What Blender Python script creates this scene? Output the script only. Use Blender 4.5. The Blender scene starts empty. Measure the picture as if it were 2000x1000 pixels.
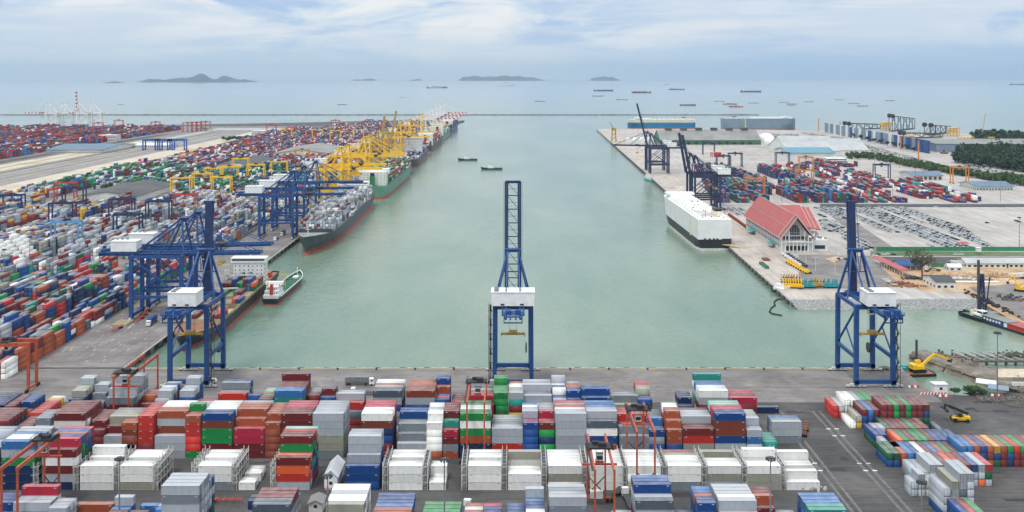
import bpy, bmesh, math, random
import numpy as np
from mathutils import Vector, Matrix
R = math.radians
sc = bpy.context.scene
C = sc.collection
rnd = random.Random(7)

# ---------------------------------------------------------------- camera
F, H, Y0 = 1900.0, 152.0, 147.0           # focal length in photo pixels, drone height, row of the true horizon
cam_d = bpy.data.cameras.new('camera')
cam = bpy.data.objects.new('camera', cam_d)
C.objects.link(cam)
cam.location = (0, 0, H)
cam.rotation_euler = (R(90), 0, 0)
cam_d.sensor_width = 36
cam_d.lens = 36 * F / 2000
cam_d.shift_y = -(500 - Y0) / 2000
cam_d.clip_start = 1
cam_d.clip_end = 200000
sc.camera = cam

# ---------------------------------------------------------------- sky
SUN_EL, SUN_AZ = 64, 215                   # degrees; azimuth from +Y clockwise
w = bpy.data.worlds.new('World')
sc.world = w
w.use_nodes = True
nt = w.node_tree
N, Lk = nt.nodes, nt.links
bg = N['Background']
sky = N.new('ShaderNodeTexSky')
sky.sky_type = 'NISHITA'
sky.sun_disc = False
sky.sun_elevation = R(SUN_EL)
sky.sun_rotation = R(SUN_AZ)
sky.air_density = 1.0
sky.dust_density = 2.0
tc = N.new('ShaderNodeTexCoord')
def wmap(scale, loc=(0, 0, 0)):
    mp = N.new('ShaderNodeMapping')
    mp.inputs['Scale'].default_value = scale
    mp.inputs['Location'].default_value = loc
    Lk.new(tc.outputs['Generated'], mp.inputs[0])
    return mp
def wnoise(mp, sc_, det, rough, dist=0.0):
    n = N.new('ShaderNodeTexNoise')
    n.inputs['Scale'].default_value = sc_
    n.inputs['Detail'].default_value = det
    n.inputs['Roughness'].default_value = rough
    n.inputs['Distortion'].default_value = dist
    Lk.new(mp.outputs[0], n.inputs['Vector'])
    return n
def wramp(src, pts):
    r = N.new('ShaderNodeValToRGB')
    e = r.color_ramp.elements
    while len(e) < len(pts):
        e.new(0.5)
    for k, (p, c) in enumerate(pts):
        e[k].position = p
        e[k].color = (*c, 1) if len(c) == 3 else c
    Lk.new(src, r.inputs[0])
    return r
def wmix(fac, a, b):
    m = N.new('ShaderNodeMix')
    m.data_type = 'RGBA'
    if isinstance(fac, float): m.inputs[0].default_value = fac
    else: Lk.new(fac, m.inputs[0])
    for s, v in ((6, a), (7, b)):
        if isinstance(v, tuple): m.inputs[s].default_value = (*v, 1)
        else: Lk.new(v, m.inputs[s])
    return m.outputs[2]
g = 10.0                                    # the background below is at strength 0.1
n1 = wnoise(wmap((1.6, 1.6, 6.2), (3.1, 0.4, 0.3)), 4.2, 10, 0.58, 0.5)
n2 = wnoise(wmap((0.8, 0.8, 8.0), (0.2, 5.3, 2.2)), 2.2, 5, 0.5, 0.2)
n3 = wnoise(wmap((2.0, 2.0, 30.0), (7.2, 1.3, 0.2)), 3.0, 6, 0.6)
sep = N.new('ShaderNodeSeparateXYZ')
Lk.new(tc.outputs['Generated'], sep.inputs[0])
# cloud brightness from the first noise, blue-grey bellies from the second
cloud = wramp(n1.outputs[0], [(0.41, (.46 * g, .64 * g, .90 * g)), (0.49, (.74 * g, .85 * g, .97 * g)), (0.57, (1.0 * g, 1.0 * g, 1.0 * g))])
belly = wramp(n2.outputs[0], [(0.48, (0, 0, 0)), (0.62, (.75, .75, .75))])
c1 = wmix(belly.outputs[0], cloud.outputs[0], (.60 * g, .74 * g, .92 * g))
streak = wramp(n3.outputs[0], [(0.47, (0, 0, 0)), (0.70, (.7, .7, .7))])
c2 = wmix(streak.outputs[0], c1, (.92 * g, .95 * g, .98 * g))
elev = wramp(sep.outputs[2], [(0.0, (0, 0, 0)), (0.016, (.25, .25, .25)), (0.042, (.97, .97, .97))])
side = wramp(sep.outputs[0], [(0.0, (.68 * g, .82 * g, .93 * g)), (0.28, (.44 * g, .65 * g, .91 * g))])
c3 = wmix(elev.outputs[0], side.outputs[0], c2)
cover = wmix(0.88, sky.outputs[0], c3)      # overcast: the clear sky shows through only a little
zen = wramp(sep.outputs[2], [(0.0, (.5, .5, .5)), (0.09, (.5, .5, .5)), (0.35, (.68, .66, .63)), (1.0, (.93, .89, .83))])   # an overcast sky is brightest overhead
mz = N.new('ShaderNodeMix')
mz.data_type = 'RGBA'
mz.blend_type = 'MULTIPLY'
mz.inputs[0].default_value = 1
Lk.new(cover, mz.inputs[6])
Lk.new(zen.outputs[0], mz.inputs[7])
m2x = N.new('ShaderNodeVectorMath')
m2x.operation = 'SCALE'
m2x.inputs['Scale'].default_value = 2.0
Lk.new(mz.outputs[2], m2x.inputs[0])
Lk.new(m2x.outputs[0], bg.inputs[0])
bg.inputs[1].default_value = 0.1

# ---------------------------------------------------------------- sun (veiled by cloud)
sd = bpy.data.lights.new('sun', 'SUN')
sd.energy = 1.9
sd.angle = R(11)
sd.color = (1, .965, .90)
sun = bpy.data.objects.new('sun', sd)
C.objects.link(sun)
sv = Vector((math.sin(R(SUN_AZ)) * math.cos(R(SUN_EL)), math.cos(R(SUN_AZ)) * math.cos(R(SUN_EL)), math.sin(R(SUN_EL))))
sun.rotation_euler = (-sv).to_track_quat('-Z', 'Y').to_euler()
sun.location = sv * 500

vs = sc.view_settings
vs.view_transform = 'Standard'
vs.look = 'None'
vs.exposure = 0.0
vs.gamma = 1
vs.use_curve_mapping = False

# ---------------------------------------------------------------- helpers
def P(x, y, z=0.0):
    """photo pixel of a point at height z -> its place in the world"""
    d = F * (H - z) / (y - Y0)
    return ((x - 1000) / F * d, d, z)
WZ = -3.5                                   # water level
LQ = lambda Y: -202 + 0.004 * (Y - 504)     # left quay edge
RQ = lambda Y: 188 + 0.0244 * (Y - 656)     # right quay edge

def mat(name, col, rough=.7, var=.18, scale=.15, metal=0, bump=0, col2=None, detail=5, stretch=None, spec=.5):
    m = bpy.data.materials.new(name)
    m.use_nodes = True
    n, l = m.node_tree.nodes, m.node_tree.links
    b = n['Principled BSDF']
    b.inputs['Roughness'].default_value = rough
    b.inputs['Metallic'].default_value = metal
    b.inputs['Specular IOR Level'].default_value = spec
    if var == 0 and col2 is None:
        b.inputs['Base Color'].default_value = (*col, 1)
        return m
    ge = n.new('ShaderNodeNewGeometry')
    mp = n.new('ShaderNodeMapping')
    if stretch: mp.inputs['Scale'].default_value = stretch
    l.new(ge.outputs['Position'], mp.inputs[0])
    t = n.new('ShaderNodeTexNoise')
    t.inputs['Scale'].default_value = scale
    t.inputs['Detail'].default_value = detail
    t.inputs['Roughness'].default_value = .65
    l.new(mp.outputs[0], t.inputs['Vector'])
    r = n.new('ShaderNodeValToRGB')
    a = tuple(c * (1 - var) for c in col)
    c2 = col2 or tuple(min(1, c * (1 + var)) for c in col)
    r.color_ramp.elements[0].position = .34
    r.color_ramp.elements[1].position = .66
    r.color_ramp.elements[0].color = (*a, 1)
    r.color_ramp.elements[1].color = (*c2, 1)
    l.new(t.outputs[0], r.inputs[0])
    l.new(r.outputs[0], b.inputs['Base Color'])
    if bump:
        bp = n.new('ShaderNodeBump')
        bp.inputs['Strength'].default_value = bump
        l.new(t.outputs[0], bp.inputs['Height'])
        l.new(bp.outputs[0], b.inputs['Normal'])
    return m

M = {}
def defm(k, *a, **kw): M[k] = mat(k, *a, **kw)
defm('blue_paint', (.010, .062, .215), .55, .25, .4)
defm('deep_blue_paint', (.010, .026, .095), .55, .25, .4)
defm('navy_paint', (.016, .028, .085), .5, .3, .4)
defm('light_blue_paint', (.13, .30, .52), .5, .2, .4)
defm('yellow_paint', (.84, .50, .015), .5, .15, .4)
defm('old_yellow_paint', (.42, .28, .05), .6, .25, .4)
defm('orange_paint', (.40, .075, .03), .5, .25, .5)
defm('far_orange_paint', (.62, .22, .03), .5, .15, .5)
defm('red_paint', (.46, .055, .035), .5, .2, .5)
defm('green_paint', (.03, .22, .10), .5, .2, .5)
defm('teal_paint', (.015, .30, .33), .5, .2, .5)
defm('white_paint', (.78, .78, .76), .5, .10, .35)
defm('dirty_white', (.62, .61, .57), .6, .22, .5)
defm('cream_paint', (.66, .60, .46), .6, .2, .4)
defm('machine_black', (.018, .018, .02), .6, .4, 1.5)
defm('black_rubber', (.012, .012, .012), .85, .3, 1)
defm('steel', (.22, .23, .24), .5, .3, .8, metal=.3)
defm('dark_steel', (.05, .055, .065), .55, .3, .8)
defm('glass', (.02, .035, .045), .12, 0)
defm('rust', (.20, .07, .035), .8, .35, 1.2)
defm('timber', (.40, .33, .21), .8, .3, 1.2)
defm('concrete', (.36, .345, .32), .85, .2, .08)
defm('wet_concrete', (.12, .115, .10), .7, .3, .2)
defm('grey_roof', (.22, .22, .21), .7, .2, .03, col2=(.28, .275, .26))
defm('sheet_roof', (.40, .41, .41), .6, .15, .05)
defm('dark_roof', (.085, .082, .08), .8, .25, .05)
defm('blue_roof', (.11, .17, .24), .6, .2, .05)
defm('teal_roof', (.0, .17, .25), .5, .15, .06)
defm('white_roof', (.66, .68, .68), .6, .1, .05)
defm('red_roof', (.39, .095, .09), .65, .10, .12)
defm('wall_white', (.66, .66, .63), .7, .1, .1)
defm('hull_grey', (.048, .062, .070), .5, .15, .05)
defm('hull_black', (.018, .020, .026), .5, .25, .05)
defm('hull_green', (.12, .27, .20), .5, .15, .05)
defm('hull_blue', (.03, .12, .26), .5, .2, .05)
defm('hull_white', (.74, .75, .73), .5, .08, .08)
defm('hull_slate', (.20, .26, .33), .5, .1, .05)
defm('boot_red', (.44, .075, .055), .6, .2, .08)
defm('deck_green', (.05, .17, .10), .7, .3, .3)
defm('deck_rust', (.26, .12, .07), .8, .3, .3)
defm('deck_grey', (.22, .23, .235), .8, .3, .3)
defm('leaf', (.06, .115, .035), .8, .45, .25)
defm('leaf_dark', (.03, .062, .030), .8, .45, .1)
defm('leaf_dry', (.085, .09, .055), .85, .3, .4)
defm('bark', (.12, .09, .06), .9, .3, 1)
defm('stripe_red', (.55, .05, .05), .6, .1, 1)
defm('marking_white', (.62, .61, .58), .8, .25, 1.2)
defm('marking_yellow', (.60, .46, .10), .8, .3, 1.2)
defm('cyan_paint', (.02, .33, .50), .5, .2, 1)
defm('car_white', (.72, .73, .74), .3, 0)
defm('car_dark', (.03, .032, .038), .3, 0)
defm('car_red', (.35, .03, .03), .3, 0)

class MB:
    """collects solids and links them as one mesh object"""
    def __init__(s): s.v, s.f, s.m = [], [], []
    def add(s, vs, fs, mi=0):
        o = len(s.v)
        s.v += [tuple(p) for p in vs]
        s.f += [tuple(i + o for i in f) for f in fs]
        s.m += [mi] * len(fs)
        return s
    def box(s, x0, x1, y0, y1, z0, z1, mi=0):
        return s.add([(x0, y0, z0), (x1, y0, z0), (x1, y1, z0), (x0, y1, z0), (x0, y0, z1), (x1, y0, z1), (x1, y1, z1), (x0, y1, z1)],
                     [(3, 2, 1, 0), (4, 5, 6, 7), (0, 1, 5, 4), (1, 2, 6, 5), (2, 3, 7, 6), (3, 0, 4, 7)], mi)
    WS = 1.0
    def beam(s, a, b, w=.5, h=None, mi=0):
        a, b = Vector(a), Vector(b)
        d = b - a
        if d.length < 1e-6: return s
        h = (h or w) * MB.WS; w = w * MB.WS
        up = Vector((0, 0, 1)) if abs(d.normalized().z) < .95 else Vector((1, 0, 0))
        x = d.cross(up).normalized()
        y = x.cross(d).normalized()
        x, y = x * w / 2, y * h / 2
        vs = [a - x - y, a + x - y, a + x + y, a - x + y, b - x - y, b + x - y, b + x + y, b - x + y]
        return s.add(vs, [(3, 2, 1, 0), (4, 5, 6, 7), (0, 1, 5, 4), (1, 2, 6, 5), (2, 3, 7, 6), (3, 0, 4, 7)], mi)
    def cyl(s, a, b, r0, r1=None, n=8, mi=0):
        a, b = Vector(a), Vector(b)
        r1 = r0 if r1 is None else r1
        d = (b - a).normalized()
        up = Vector((0, 0, 1)) if abs(d.z) < .95 else Vector((1, 0, 0))
        x = d.cross(up).normalized()
        y = x.cross(d).normalized()
        vs = []
        for p, r in ((a, r0), (b, r1)):
            for k in range(n):
                t = 2 * math.pi * k / n
                vs.append(p + x * (r * math.cos(t)) + y * (r * math.sin(t)))
        fs = [(k, (k + 1) % n, n + (k + 1) % n, n + k) for k in range(n)]
        fs += [tuple(range(n - 1, -1, -1)), tuple(range(n, 2 * n))]
        return s.add(vs, fs, mi)
    def prism(s, pts, z0, z1, mi=0):
        n = len(pts)
        vs = [(p[0], p[1], z0) for p in pts] + [(p[0], p[1], z1) for p in pts]
        fs = [(k, (k + 1) % n, n + (k + 1) % n, n + k) for k in range(n)] + [tuple(range(n - 1, -1, -1)), tuple(range(n, 2 * n))]
        return s.add(vs, fs, mi)
    def extrude_y(s, pts, y0, y1, mi=0):
        """pts: (x, z) outline pushed along y"""
        n = len(pts)
        vs = [(p[0], y0, p[1]) for p in pts] + [(p[0], y1, p[1]) for p in pts]
        fs = [(k, (k + 1) % n, n + (k + 1) % n, n + k) for k in range(n)] + [tuple(range(n - 1, -1, -1)), tuple(range(n, 2 * n))]
        return s.add(vs, fs, mi)
    def extrude_x(s, pts, x0, x1, mi=0):
        n = len(pts)
        vs = [(x0, p[0], p[1]) for p in pts] + [(x1, p[0], p[1]) for p in pts]
        fs = [(k, (k + 1) % n, n + (k + 1) % n, n + k) for k in range(n)] + [tuple(range(n - 1, -1, -1)), tuple(range(n, 2 * n))]
        return s.add(vs, fs, mi)
    def build(s, name, mats, parent=None, fix=True):
        me = bpy.data.meshes.new(name)
        me.from_pydata(s.v, [], s.f)
        for m in (mats if isinstance(mats, (list, tuple)) else [mats]):
            me.materials.append(M[m] if isinstance(m, str) else m)
        me.polygons.foreach_set('material_index', s.m)
        if fix:
            bm = bmesh.new()
            bm.from_mesh(me)
            bmesh.ops.recalc_face_normals(bm, faces=bm.faces)
            bm.to_mesh(me)
            bm.free()
        me.update()
        o = bpy.data.objects.new(name, me)
        C.objects.link(o)
        if parent: o.parent = parent
        return o

def tag(o, label=None, cat=None, group=None, kind=None):
    if label: o['label'] = label
    if cat: o['category'] = cat
    if group: o['group'] = group
    if kind: o['kind'] = kind
    return o
def struct(o): o['kind'] = 'structure'; return o
def thing(name, label, cat, loc=(0, 0, 0), rz=0, group=None):
    o = bpy.data.objects.new(name, None)
    o.empty_display_size = .5
    C.objects.link(o)
    o.location = loc
    o.rotation_euler = (0, 0, rz)
    return tag(o, label, cat, group)
def copy_tree(o, loc=None, rz=None, label=None, parent=None, group=None):
    c = o.copy()
    C.objects.link(c)
    if parent: c.parent = parent
    if loc is not None: c.location = loc
    if rz is not None: c.rotation_euler = (0, 0, rz)
    if label: c['label'] = label
    if group: c['group'] = group
    for ch in list(o.children): copy_tree(ch, parent=c)
    return c
def inpoly(x, y, poly):
    c = False
    n = len(poly)
    for i in range(n):
        x1, y1 = poly[i]; x2, y2 = poly[i - 1]
        if (y1 > y) != (y2 > y) and x < (x2 - x1) * (y - y1) / (y2 - y1) + x1: c = not c
    return c
def topx(X, Y, z=0): return 1000 + F * X / Y, Y0 + F * (H - z) / Y
ORD = ['zeroth', 'first', 'second', 'third', 'fourth', 'fifth', 'sixth', 'seventh', 'eighth', 'ninth', 'tenth', 'eleventh', 'twelfth', 'thirteenth', 'fourteenth',
       'fifteenth', 'sixteenth', 'seventeenth', 'eighteenth', 'nineteenth', 'twentieth', 'twenty-first', 'twenty-second', 'twenty-third', 'twenty-fourth',
       'twenty-fifth', 'twenty-sixth', 'twenty-seventh', 'twenty-eighth', 'twenty-ninth', 'thirtieth', 'thirty-first', 'thirty-second', 'thirty-third', 'thirty-fourth', 'thirty-fifth', 'thirty-sixth', 'thirty-seventh', 'thirty-eighth', 'thirty-ninth', 'fortieth']

# ================================================================ THE SETTING
# ---- water
def water_material():
    m = bpy.data.materials.new('harbour_water')
    m.use_nodes = True
    n, l = m.node_tree.nodes, m.node_tree.links
    b = n['Principled BSDF']
    b.inputs['Roughness'].default_value = .15
    b.inputs['IOR'].default_value = 1.33
    ge = n.new('ShaderNodeNewGeometry')
    def noise(sx, sy, s, d):
        mp = n.new('ShaderNodeMapping')
        mp.inputs['Scale'].default_value = (sx, sy, 1)
        l.new(ge.outputs['Position'], mp.inputs[0])
        t = n.new('ShaderNodeTexNoise')
        t.inputs['Scale'].default_value = s
        t.inputs['Detail'].default_value = d
        t.inputs['Roughness'].default_value = .6
        l.new(mp.outputs[0], t.inputs['Vector'])
        return t
    silt = noise(1, .35, .0075, 7)
    r = n.new('ShaderNodeValToRGB')
    r.color_ramp.elements[0].position = .35
    r.color_ramp.elements[1].position = .68
    r.color_ramp.elements[0].color = (.098, .178, .128, 1)
    r.color_ramp.elements[1].color = (.212, .268, .200, 1)
    l.new(silt.outputs[0], r.inputs[0])
    fine = noise(1, .5, .35, 5)
    mx = n.new('ShaderNodeMix')
    mx.data_type = 'RGBA'
    mx.blend_type = 'OVERLAY'
    mx.inputs[0].default_value = .16
    l.new(r.outputs[0], mx.inputs[6])
    l.new(fine.outputs['Fac'], mx.inputs[7])
    l.new(mx.outputs[2], b.inputs['Base Color'])
    # turbid green near port; clearer offshore, with reflected sky blue mixed into its colour
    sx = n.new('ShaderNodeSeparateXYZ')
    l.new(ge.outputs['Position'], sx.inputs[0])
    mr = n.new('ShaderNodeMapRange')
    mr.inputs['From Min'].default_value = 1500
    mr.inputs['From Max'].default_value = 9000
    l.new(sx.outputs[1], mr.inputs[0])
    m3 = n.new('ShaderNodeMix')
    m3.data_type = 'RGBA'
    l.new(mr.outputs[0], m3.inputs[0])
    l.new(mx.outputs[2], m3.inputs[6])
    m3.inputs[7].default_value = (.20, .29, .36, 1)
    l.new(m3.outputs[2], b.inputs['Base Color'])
    rip = noise(1, .55, .22, 8)
    bp = n.new('ShaderNodeBump')
    bp.inputs['Strength'].default_value = .33
    bp.inputs['Distance'].default_value = 1.2
    l.new(rip.outputs[0], bp.inputs['Height'])
    l.new(bp.outputs[0], b.inputs['Normal'])
    return m
M['water'] = water_material()
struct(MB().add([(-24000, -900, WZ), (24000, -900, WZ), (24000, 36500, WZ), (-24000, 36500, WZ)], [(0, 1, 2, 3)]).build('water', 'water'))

# ---- land
def ground_material(name, cols, s1, s2, streak, bumpy=.15, rough=.85):
    m = bpy.data.materials.new(name)
    m.use_nodes = True
    n, l = m.node_tree.nodes, m.node_tree.links
    b = n['Principled BSDF']
    b.inputs['Roughness'].default_value = rough
    ge = n.new('ShaderNodeNewGeometry')
    def noise(scale3, s, d, dist=0):
        mp = n.new('ShaderNodeMapping')
        mp.inputs['Scale'].default_value = scale3
        l.new(ge.outputs['Position'], mp.inputs[0])
        t = n.new('ShaderNodeTexNoise')
        t.inputs['Scale'].default_value = s
        t.inputs['Detail'].default_value = d
        t.inputs['Roughness'].default_value = .62
        t.inputs['Distortion'].default_value = dist
        l.new(mp.outputs[0], t.inputs['Vector'])
        return t
    a = noise((1, 1, 1), s1, 7, .4)
    r = n.new('ShaderNodeValToRGB')
    e = r.color_ramp.elements
    e.new(.5)
    for k, (p, c) in enumerate(zip((.33, .5, .67), cols)):
        e[k].position = p
        e[k].color = (*c, 1)
    l.new(a.outputs[0], r.inputs[0])
    t = noise(streak, s2, 7)
    mx = n.new('ShaderNodeMix')
    mx.data_type = 'RGBA'
    mx.blend_type = 'OVERLAY'
    mx.inputs[0].default_value = .6
    l.new(r.outputs[0], mx.inputs[6])
    l.new(t.outputs['Fac'], mx.inputs[7])
    l.new(mx.outputs[2], b.inputs['Base Color'])
    return m
M['asphalt'] = ground_material('asphalt', [(.040, .038, .038), (.070, .066, .065), (.115, .108, .103)], .03, .6, (.12, 1, 1), rough=.9)
M['quay_concrete'] = ground_material('quay_concrete', [(.135, .122, .115), (.185, .168, .158), (.25, .225, .21)], .05, .5, (.1, 1, 1))
M['pale_concrete'] = ground_material('pale_concrete', [(.31, .28, .255), (.38, .35, .32), (.45, .42, .39)], .012, .15, (1, .15, 1))
M['pier_concrete'] = ground_material('pier_concrete', [(.33, .28, .24), (.42, .365, .32), (.47, .42, .38)], .03, .3, (1, .1, 1))
M['sand'] = ground_material('sand', [(.42, .33, .22), (.52, .44, .33), (.56, .50, .42)], .02, .3, (1, 1, 1))
M['dirt'] = ground_material('dirt', [(.30, .17, .08), (.46, .30, .17), (.54, .44, .33)], .05, .5, (1, 1, 1))
M['mud'] = ground_material('mud', [(.10, .085, .065), (.17, .145, .115), (.28, .24, .19)], .12, 1.2, (1, 1, 1))
M['grass'] = ground_material('grass', [(.05, .10, .03), (.085, .14, .05), (.15, .15, .08)], .06, .6, (1, 1, 1))
M['rail_grey'] = ground_material('rail_grey', [(.29, .29, .29), (.36, .36, .355), (.44, .435, .42)], .02, 1.0, (1.2, .02, 1))
M['coal'] = ground_material('coal', [(.035, .033, .032), (.06, .055, .052), (.11, .10, .09)], .12, .8, (1, 1, 1))

left_land = [(-3200, -300), (1500, -300), (1500, 455), (262, 459), (214, 462), (204, 464), (196, 471), (202, 504), (-202, 504),
             (LQ(2900), 2900), (-160, 3270), (-420, 3270), (-700, 3120), (-1180, 2930), (-1500, 2860), (-1700, 2600), (-3200, 2450)]
right_land = [(188, 656), (315, 659), (315, 566), (2600, 566), (2600, 2350), (1320, 2500), (900, 2640), (640, 2740), (300, 2770), (RQ(2750), 2750)]
def land(name, pts, m, z0=-9, z1=0.0):
    me = bpy.data.meshes.new(name)
    bm = bmesh.new()
    vs = [bm.verts.new((p[0], p[1], z1)) for p in pts]
    f = bm.faces.new(vs)
    bmesh.ops.recalc_face_normals(bm, faces=[f])
    if f.normal.z < 0: f.normal_flip()
    ex = bmesh.ops.extrude_edge_only(bm, edges=bm.edges[:])
    for v in ex['geom']:
        if isinstance(v, bmesh.types.BMVert): v.co.z = z0
    bmesh.ops.triangulate(bm, faces=[f])
    bm.to_mesh(me)
    bm.free()
    for k in (m if isinstance(m, (list, tuple)) else [m]): me.materials.append(M[k])
    o = bpy.data.objects.new(name, me)
    C.objects.link(o)
    return struct(o)
land('ground', left_land, 'asphalt')
land('ground', right_land, 'pale_concrete')
PZ = [0]
def patch(name, pts, m, z=.03, px=True):
    PZ[0] += 1
    z += PZ[0] * .0045                      # no two sheets ever lie in one plane
    if px: pts = [P(x, y)[:2] for x, y in pts]
    return struct(MB().prism(pts, 0.001, z).build(name, m))
# the end quay apron, the left apron, the long right pier
patch('quay_apron', [(-1200, 452), (200, 452), (202, 503.5), (-202, 503.5), (-1200, 503)], 'quay_concrete', .03, False)
patch('left_apron', [(LQ(506), 506), (LQ(2890), 2890), (LQ(2890) - 45, 2890), (LQ(506) - 52, 506)], 'quay_concrete', .04, False)
patch('left_yard_ground', [(LQ(506) - 52, 560), (LQ(2890) - 46, 2890), (-640, 2890), (-640, 560)], 'quay_concrete', .025, False)
patch('right_pier_apron', [(RQ(660), 660), (RQ(660) + 45, 660), (RQ(2740) + 40, 2740), (RQ(2740), 2740)], 'pier_concrete', .04, False)
# railway strip and sand on the left
patch('left_back_ground', [(-641, 1150), (-641, 2900), (-1150, 2900), (-1450, 2600), (-1450, 1500), (-900, 1150)], 'quay_concrete', .02, False)
patch('rail_yard_ground', [(-640, 900), (-640, 2800), (-845, 2800), (-845, 900)], 'rail_grey', .05, False)
patch('sand_strip', [(-650, 1150), (-642, 2700), (-690, 2760), (-700, 1150)], 'sand', .08, False)
patch('sand_strip', [(-815, 1150), (-800, 2100), (-860, 2300), (-870, 1150)], 'sand', .08, False)
patch('access_road', [(-600, 1200), (-600, 2900), (-632, 2900), (-632, 1200)], 'pale_concrete', .06, False)
patch('access_road', [(-880, 1300), (-880, 2500), (-905, 2500), (-905, 1300)], 'asphalt', .06, False)
for k, X in enumerate((-718, -733, -757, -781, -805, -822)):
    patch('ballast_strip', [(X, 1150 + k * 30), (X, 2600 - k * 60), (X - 5 - k % 3 * 2, 2600 - k * 60), (X - 4, 1150 + k * 30)], 'sand' if k % 2 else 'concrete', .06, False)
for X in (-835, -790, -745):
    patch('grass_verge', [(X, 1400), (X, 2600), (X - 4, 2600), (X - 4, 1400)], 'grass', .09, False)
tr = MB()
for k in range(16):
    X = -705 - k * 7
    for dx in (-.7, .7):
        tr.box(X + dx - .12, X + dx + .12, 1150, 2700, .055, .22)
    tr.box(X - 1.6, X + 1.6, 1150, 2700, .052, .10, 1)
struct(tr.build('railway_track', ['rust', 'dark_roof']))
# right terminal surfaces
patch('access_road', [(1722, 516), (2100, 516), (2100, 502), (1716, 502)], 'asphalt', .05)
patch('access_road', [(1600, 403), (1623, 403), (1770, 500), (1720, 500)], 'quay_concrete', .05)
patch('grass_verge', [(1700, 499.5), (2100, 501), (2100, 494), (1700, 490)], 'grass', .07)
patch('construction_ground', [(1690, 521), (2100, 521), (2100, 620), (1999, 639), (1884, 572), (1800, 568)], 'dirt', .05)
patch('forecourt', [(1560, 498), (1700, 500), (1760, 560), (1560, 566)], 'quay_concrete', .05)
patch('pale_slab', [(1893, 562), (1985, 556), (2060, 610), (2020, 640)], 'quay_concrete', .4)
patch('lot_line', [(1600, 404.4), (2100, 404.4), (2100, 403.2), (1600, 403.2)], 'asphalt', .3)
# dark dusty yard at the right, beyond the near blocks
patch('dark_yard', [(1880, 768), (2100, 768), (2100, 800), (1975, 795)], 'coal', .05)
# rock slope and embankments
def rocks(name, quad, n, smin, smax, m, label, seed=1):
    """a bank of broken rock: real boulders lying on a sloping quad (4 world corners)"""
    r_ = random.Random(seed)
    a, b, c, d = [Vector(p) for p in quad]
    mb = MB()
    mb.add([a, b, c, d], [(0, 1, 2, 3)], 1)
    for _ in range(n):
        u, v = r_.random(), r_.random()
        p = (a * (1 - u) + b * u) * (1 - v) + (d * (1 - u) + c * u) * v
        s = r_.uniform(smin, smax)
        vs = []
        for sx, sy, sz in ((-1, -1, -.6), (1, -1, -.6), (1, 1, -.6), (-1, 1, -.6), (-.7, -.7, .6), (.7, -.7, .6), (.7, .7, .6), (-.7, .7, .6)):
            vs.append(p + Vector((sx * r_.uniform(.6, 1), sy * r_.uniform(.6, 1), sz * r_.uniform(.5, 1))) * s)
        mb.add(vs, [(4, 5, 6, 7), (0, 1, 5, 4), (1, 2, 6, 5), (2, 3, 7, 6), (3, 0, 4, 7)], 0)
    o = mb.build(name, m, fix=False)
    return tag(o, label, None, None, 'stuff')
defm('riprap', (.33, .335, .33), .9, .45, 1.2)
rocks('riprap', [(190, 644, WZ - .5), (316, 647, WZ - .5), (316, 659, .3), (188, 656, .3)], 4200, .5, 1.3, ['riprap', 'mud'], 'grey broken rock bank along the inner shore of the basin')
em = MB()
def strip(mb, pts, w0, z, mi=0):
    """a low embankment along a line: sloping sides, flat top"""
    for (x0, y0), (x1, y1) in zip(pts, pts[1:]):
        d = Vector((x1 - x0, y1 - y0, 0)).normalized()
        n_ = Vector((-d.y, d.x, 0))
        for a, b, za, zb in ((-w0, -w0 * .55, WZ - 1, z), (-w0 * .55, w0 * .55, z, z), (w0 * .55, w0, z, WZ - 1)):
            q = [Vector((x0, y0, za)) + n_ * a, Vector((x1, y1, za)) + n_ * a, Vector((x1, y1, zb)) + n_ * b, Vector((x0, y0, zb)) + n_ * b]
            mb.add(q, [(0, 1, 2, 3)], mi)
strip(em, [(224, 536), (232, 512), (243, 488), (256, 466)], 7.5, .3)
strip(em, [(240, 497), (268, 495), (330, 492), (700, 490)], 15, .2)
struct(em.build('embankment', 'mud'))
rocks('embankment_rubble', [(217, 534, -1.6), (236, 538, -1.2), (268, 466, .9), (246, 464, .3)], 2300, .25, .95, ['mud', 'mud'], 'brown rubble heaped along the mud embankment', 5)
patch('sand_bank', [(244, 488), (700, 484), (700, 500), (250, 502)], 'sand', .45, False)
struct(MB().box(244, 700, 474.5, 475.2, -1, 2.2).build('retaining_wall', 'dirty_white'))
tag(MB().box(0, 1, 0, 1, 0, 1).build('concrete_blocks', 'concrete'), None) if False else None

# ---- painted marks on the yard and apron
mk = MB()
for k in range(0):                          # RTG lane pairs running away to the right of the blocks
    pass
def line(mb, x0, y0, x1, y1, w, z=.06, mi=0):
    d = Vector((x1 - x0, y1 - y0, 0)).normalized()
    n_ = Vector((-d.y, d.x, 0)) * w / 2
    a, b = Vector((x0, y0, z)), Vector((x1, y1, z))
    mb.add([a - n_, b - n_, b + n_, a + n_], [(0, 1, 2, 3)], mi)
for X in (118.5, 121.5, 136.0, 139.0):      # worn wheel runways
    line(mk, X, 300, X, 440, 1.15, .045, 1)
for Yc in (319, 334, 374, 381, 410, 418):
    for X in (114, 118.5, 136, 139.5):
        line(mk, X - .9, Yc, X + .9, Yc, 1.0, .06, 0)
for Yc in (321, 341, 346, 379, 383, 412, 436):
    line(mk, 112, Yc, 220, Yc, .22, .05, 1)
r_ = random.Random(3)
for k in range(420):                        # faint dashes and tyre marks on the end apron
    X, Y = r_.uniform(-150, 190), r_.uniform(456, 496)
    line(mk, X, Y, X + r_.uniform(1.0, 2.6), Y + r_.uniform(-.3, .3), r_.uniform(.16, .34), .055 + k * .0002, 1)
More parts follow.
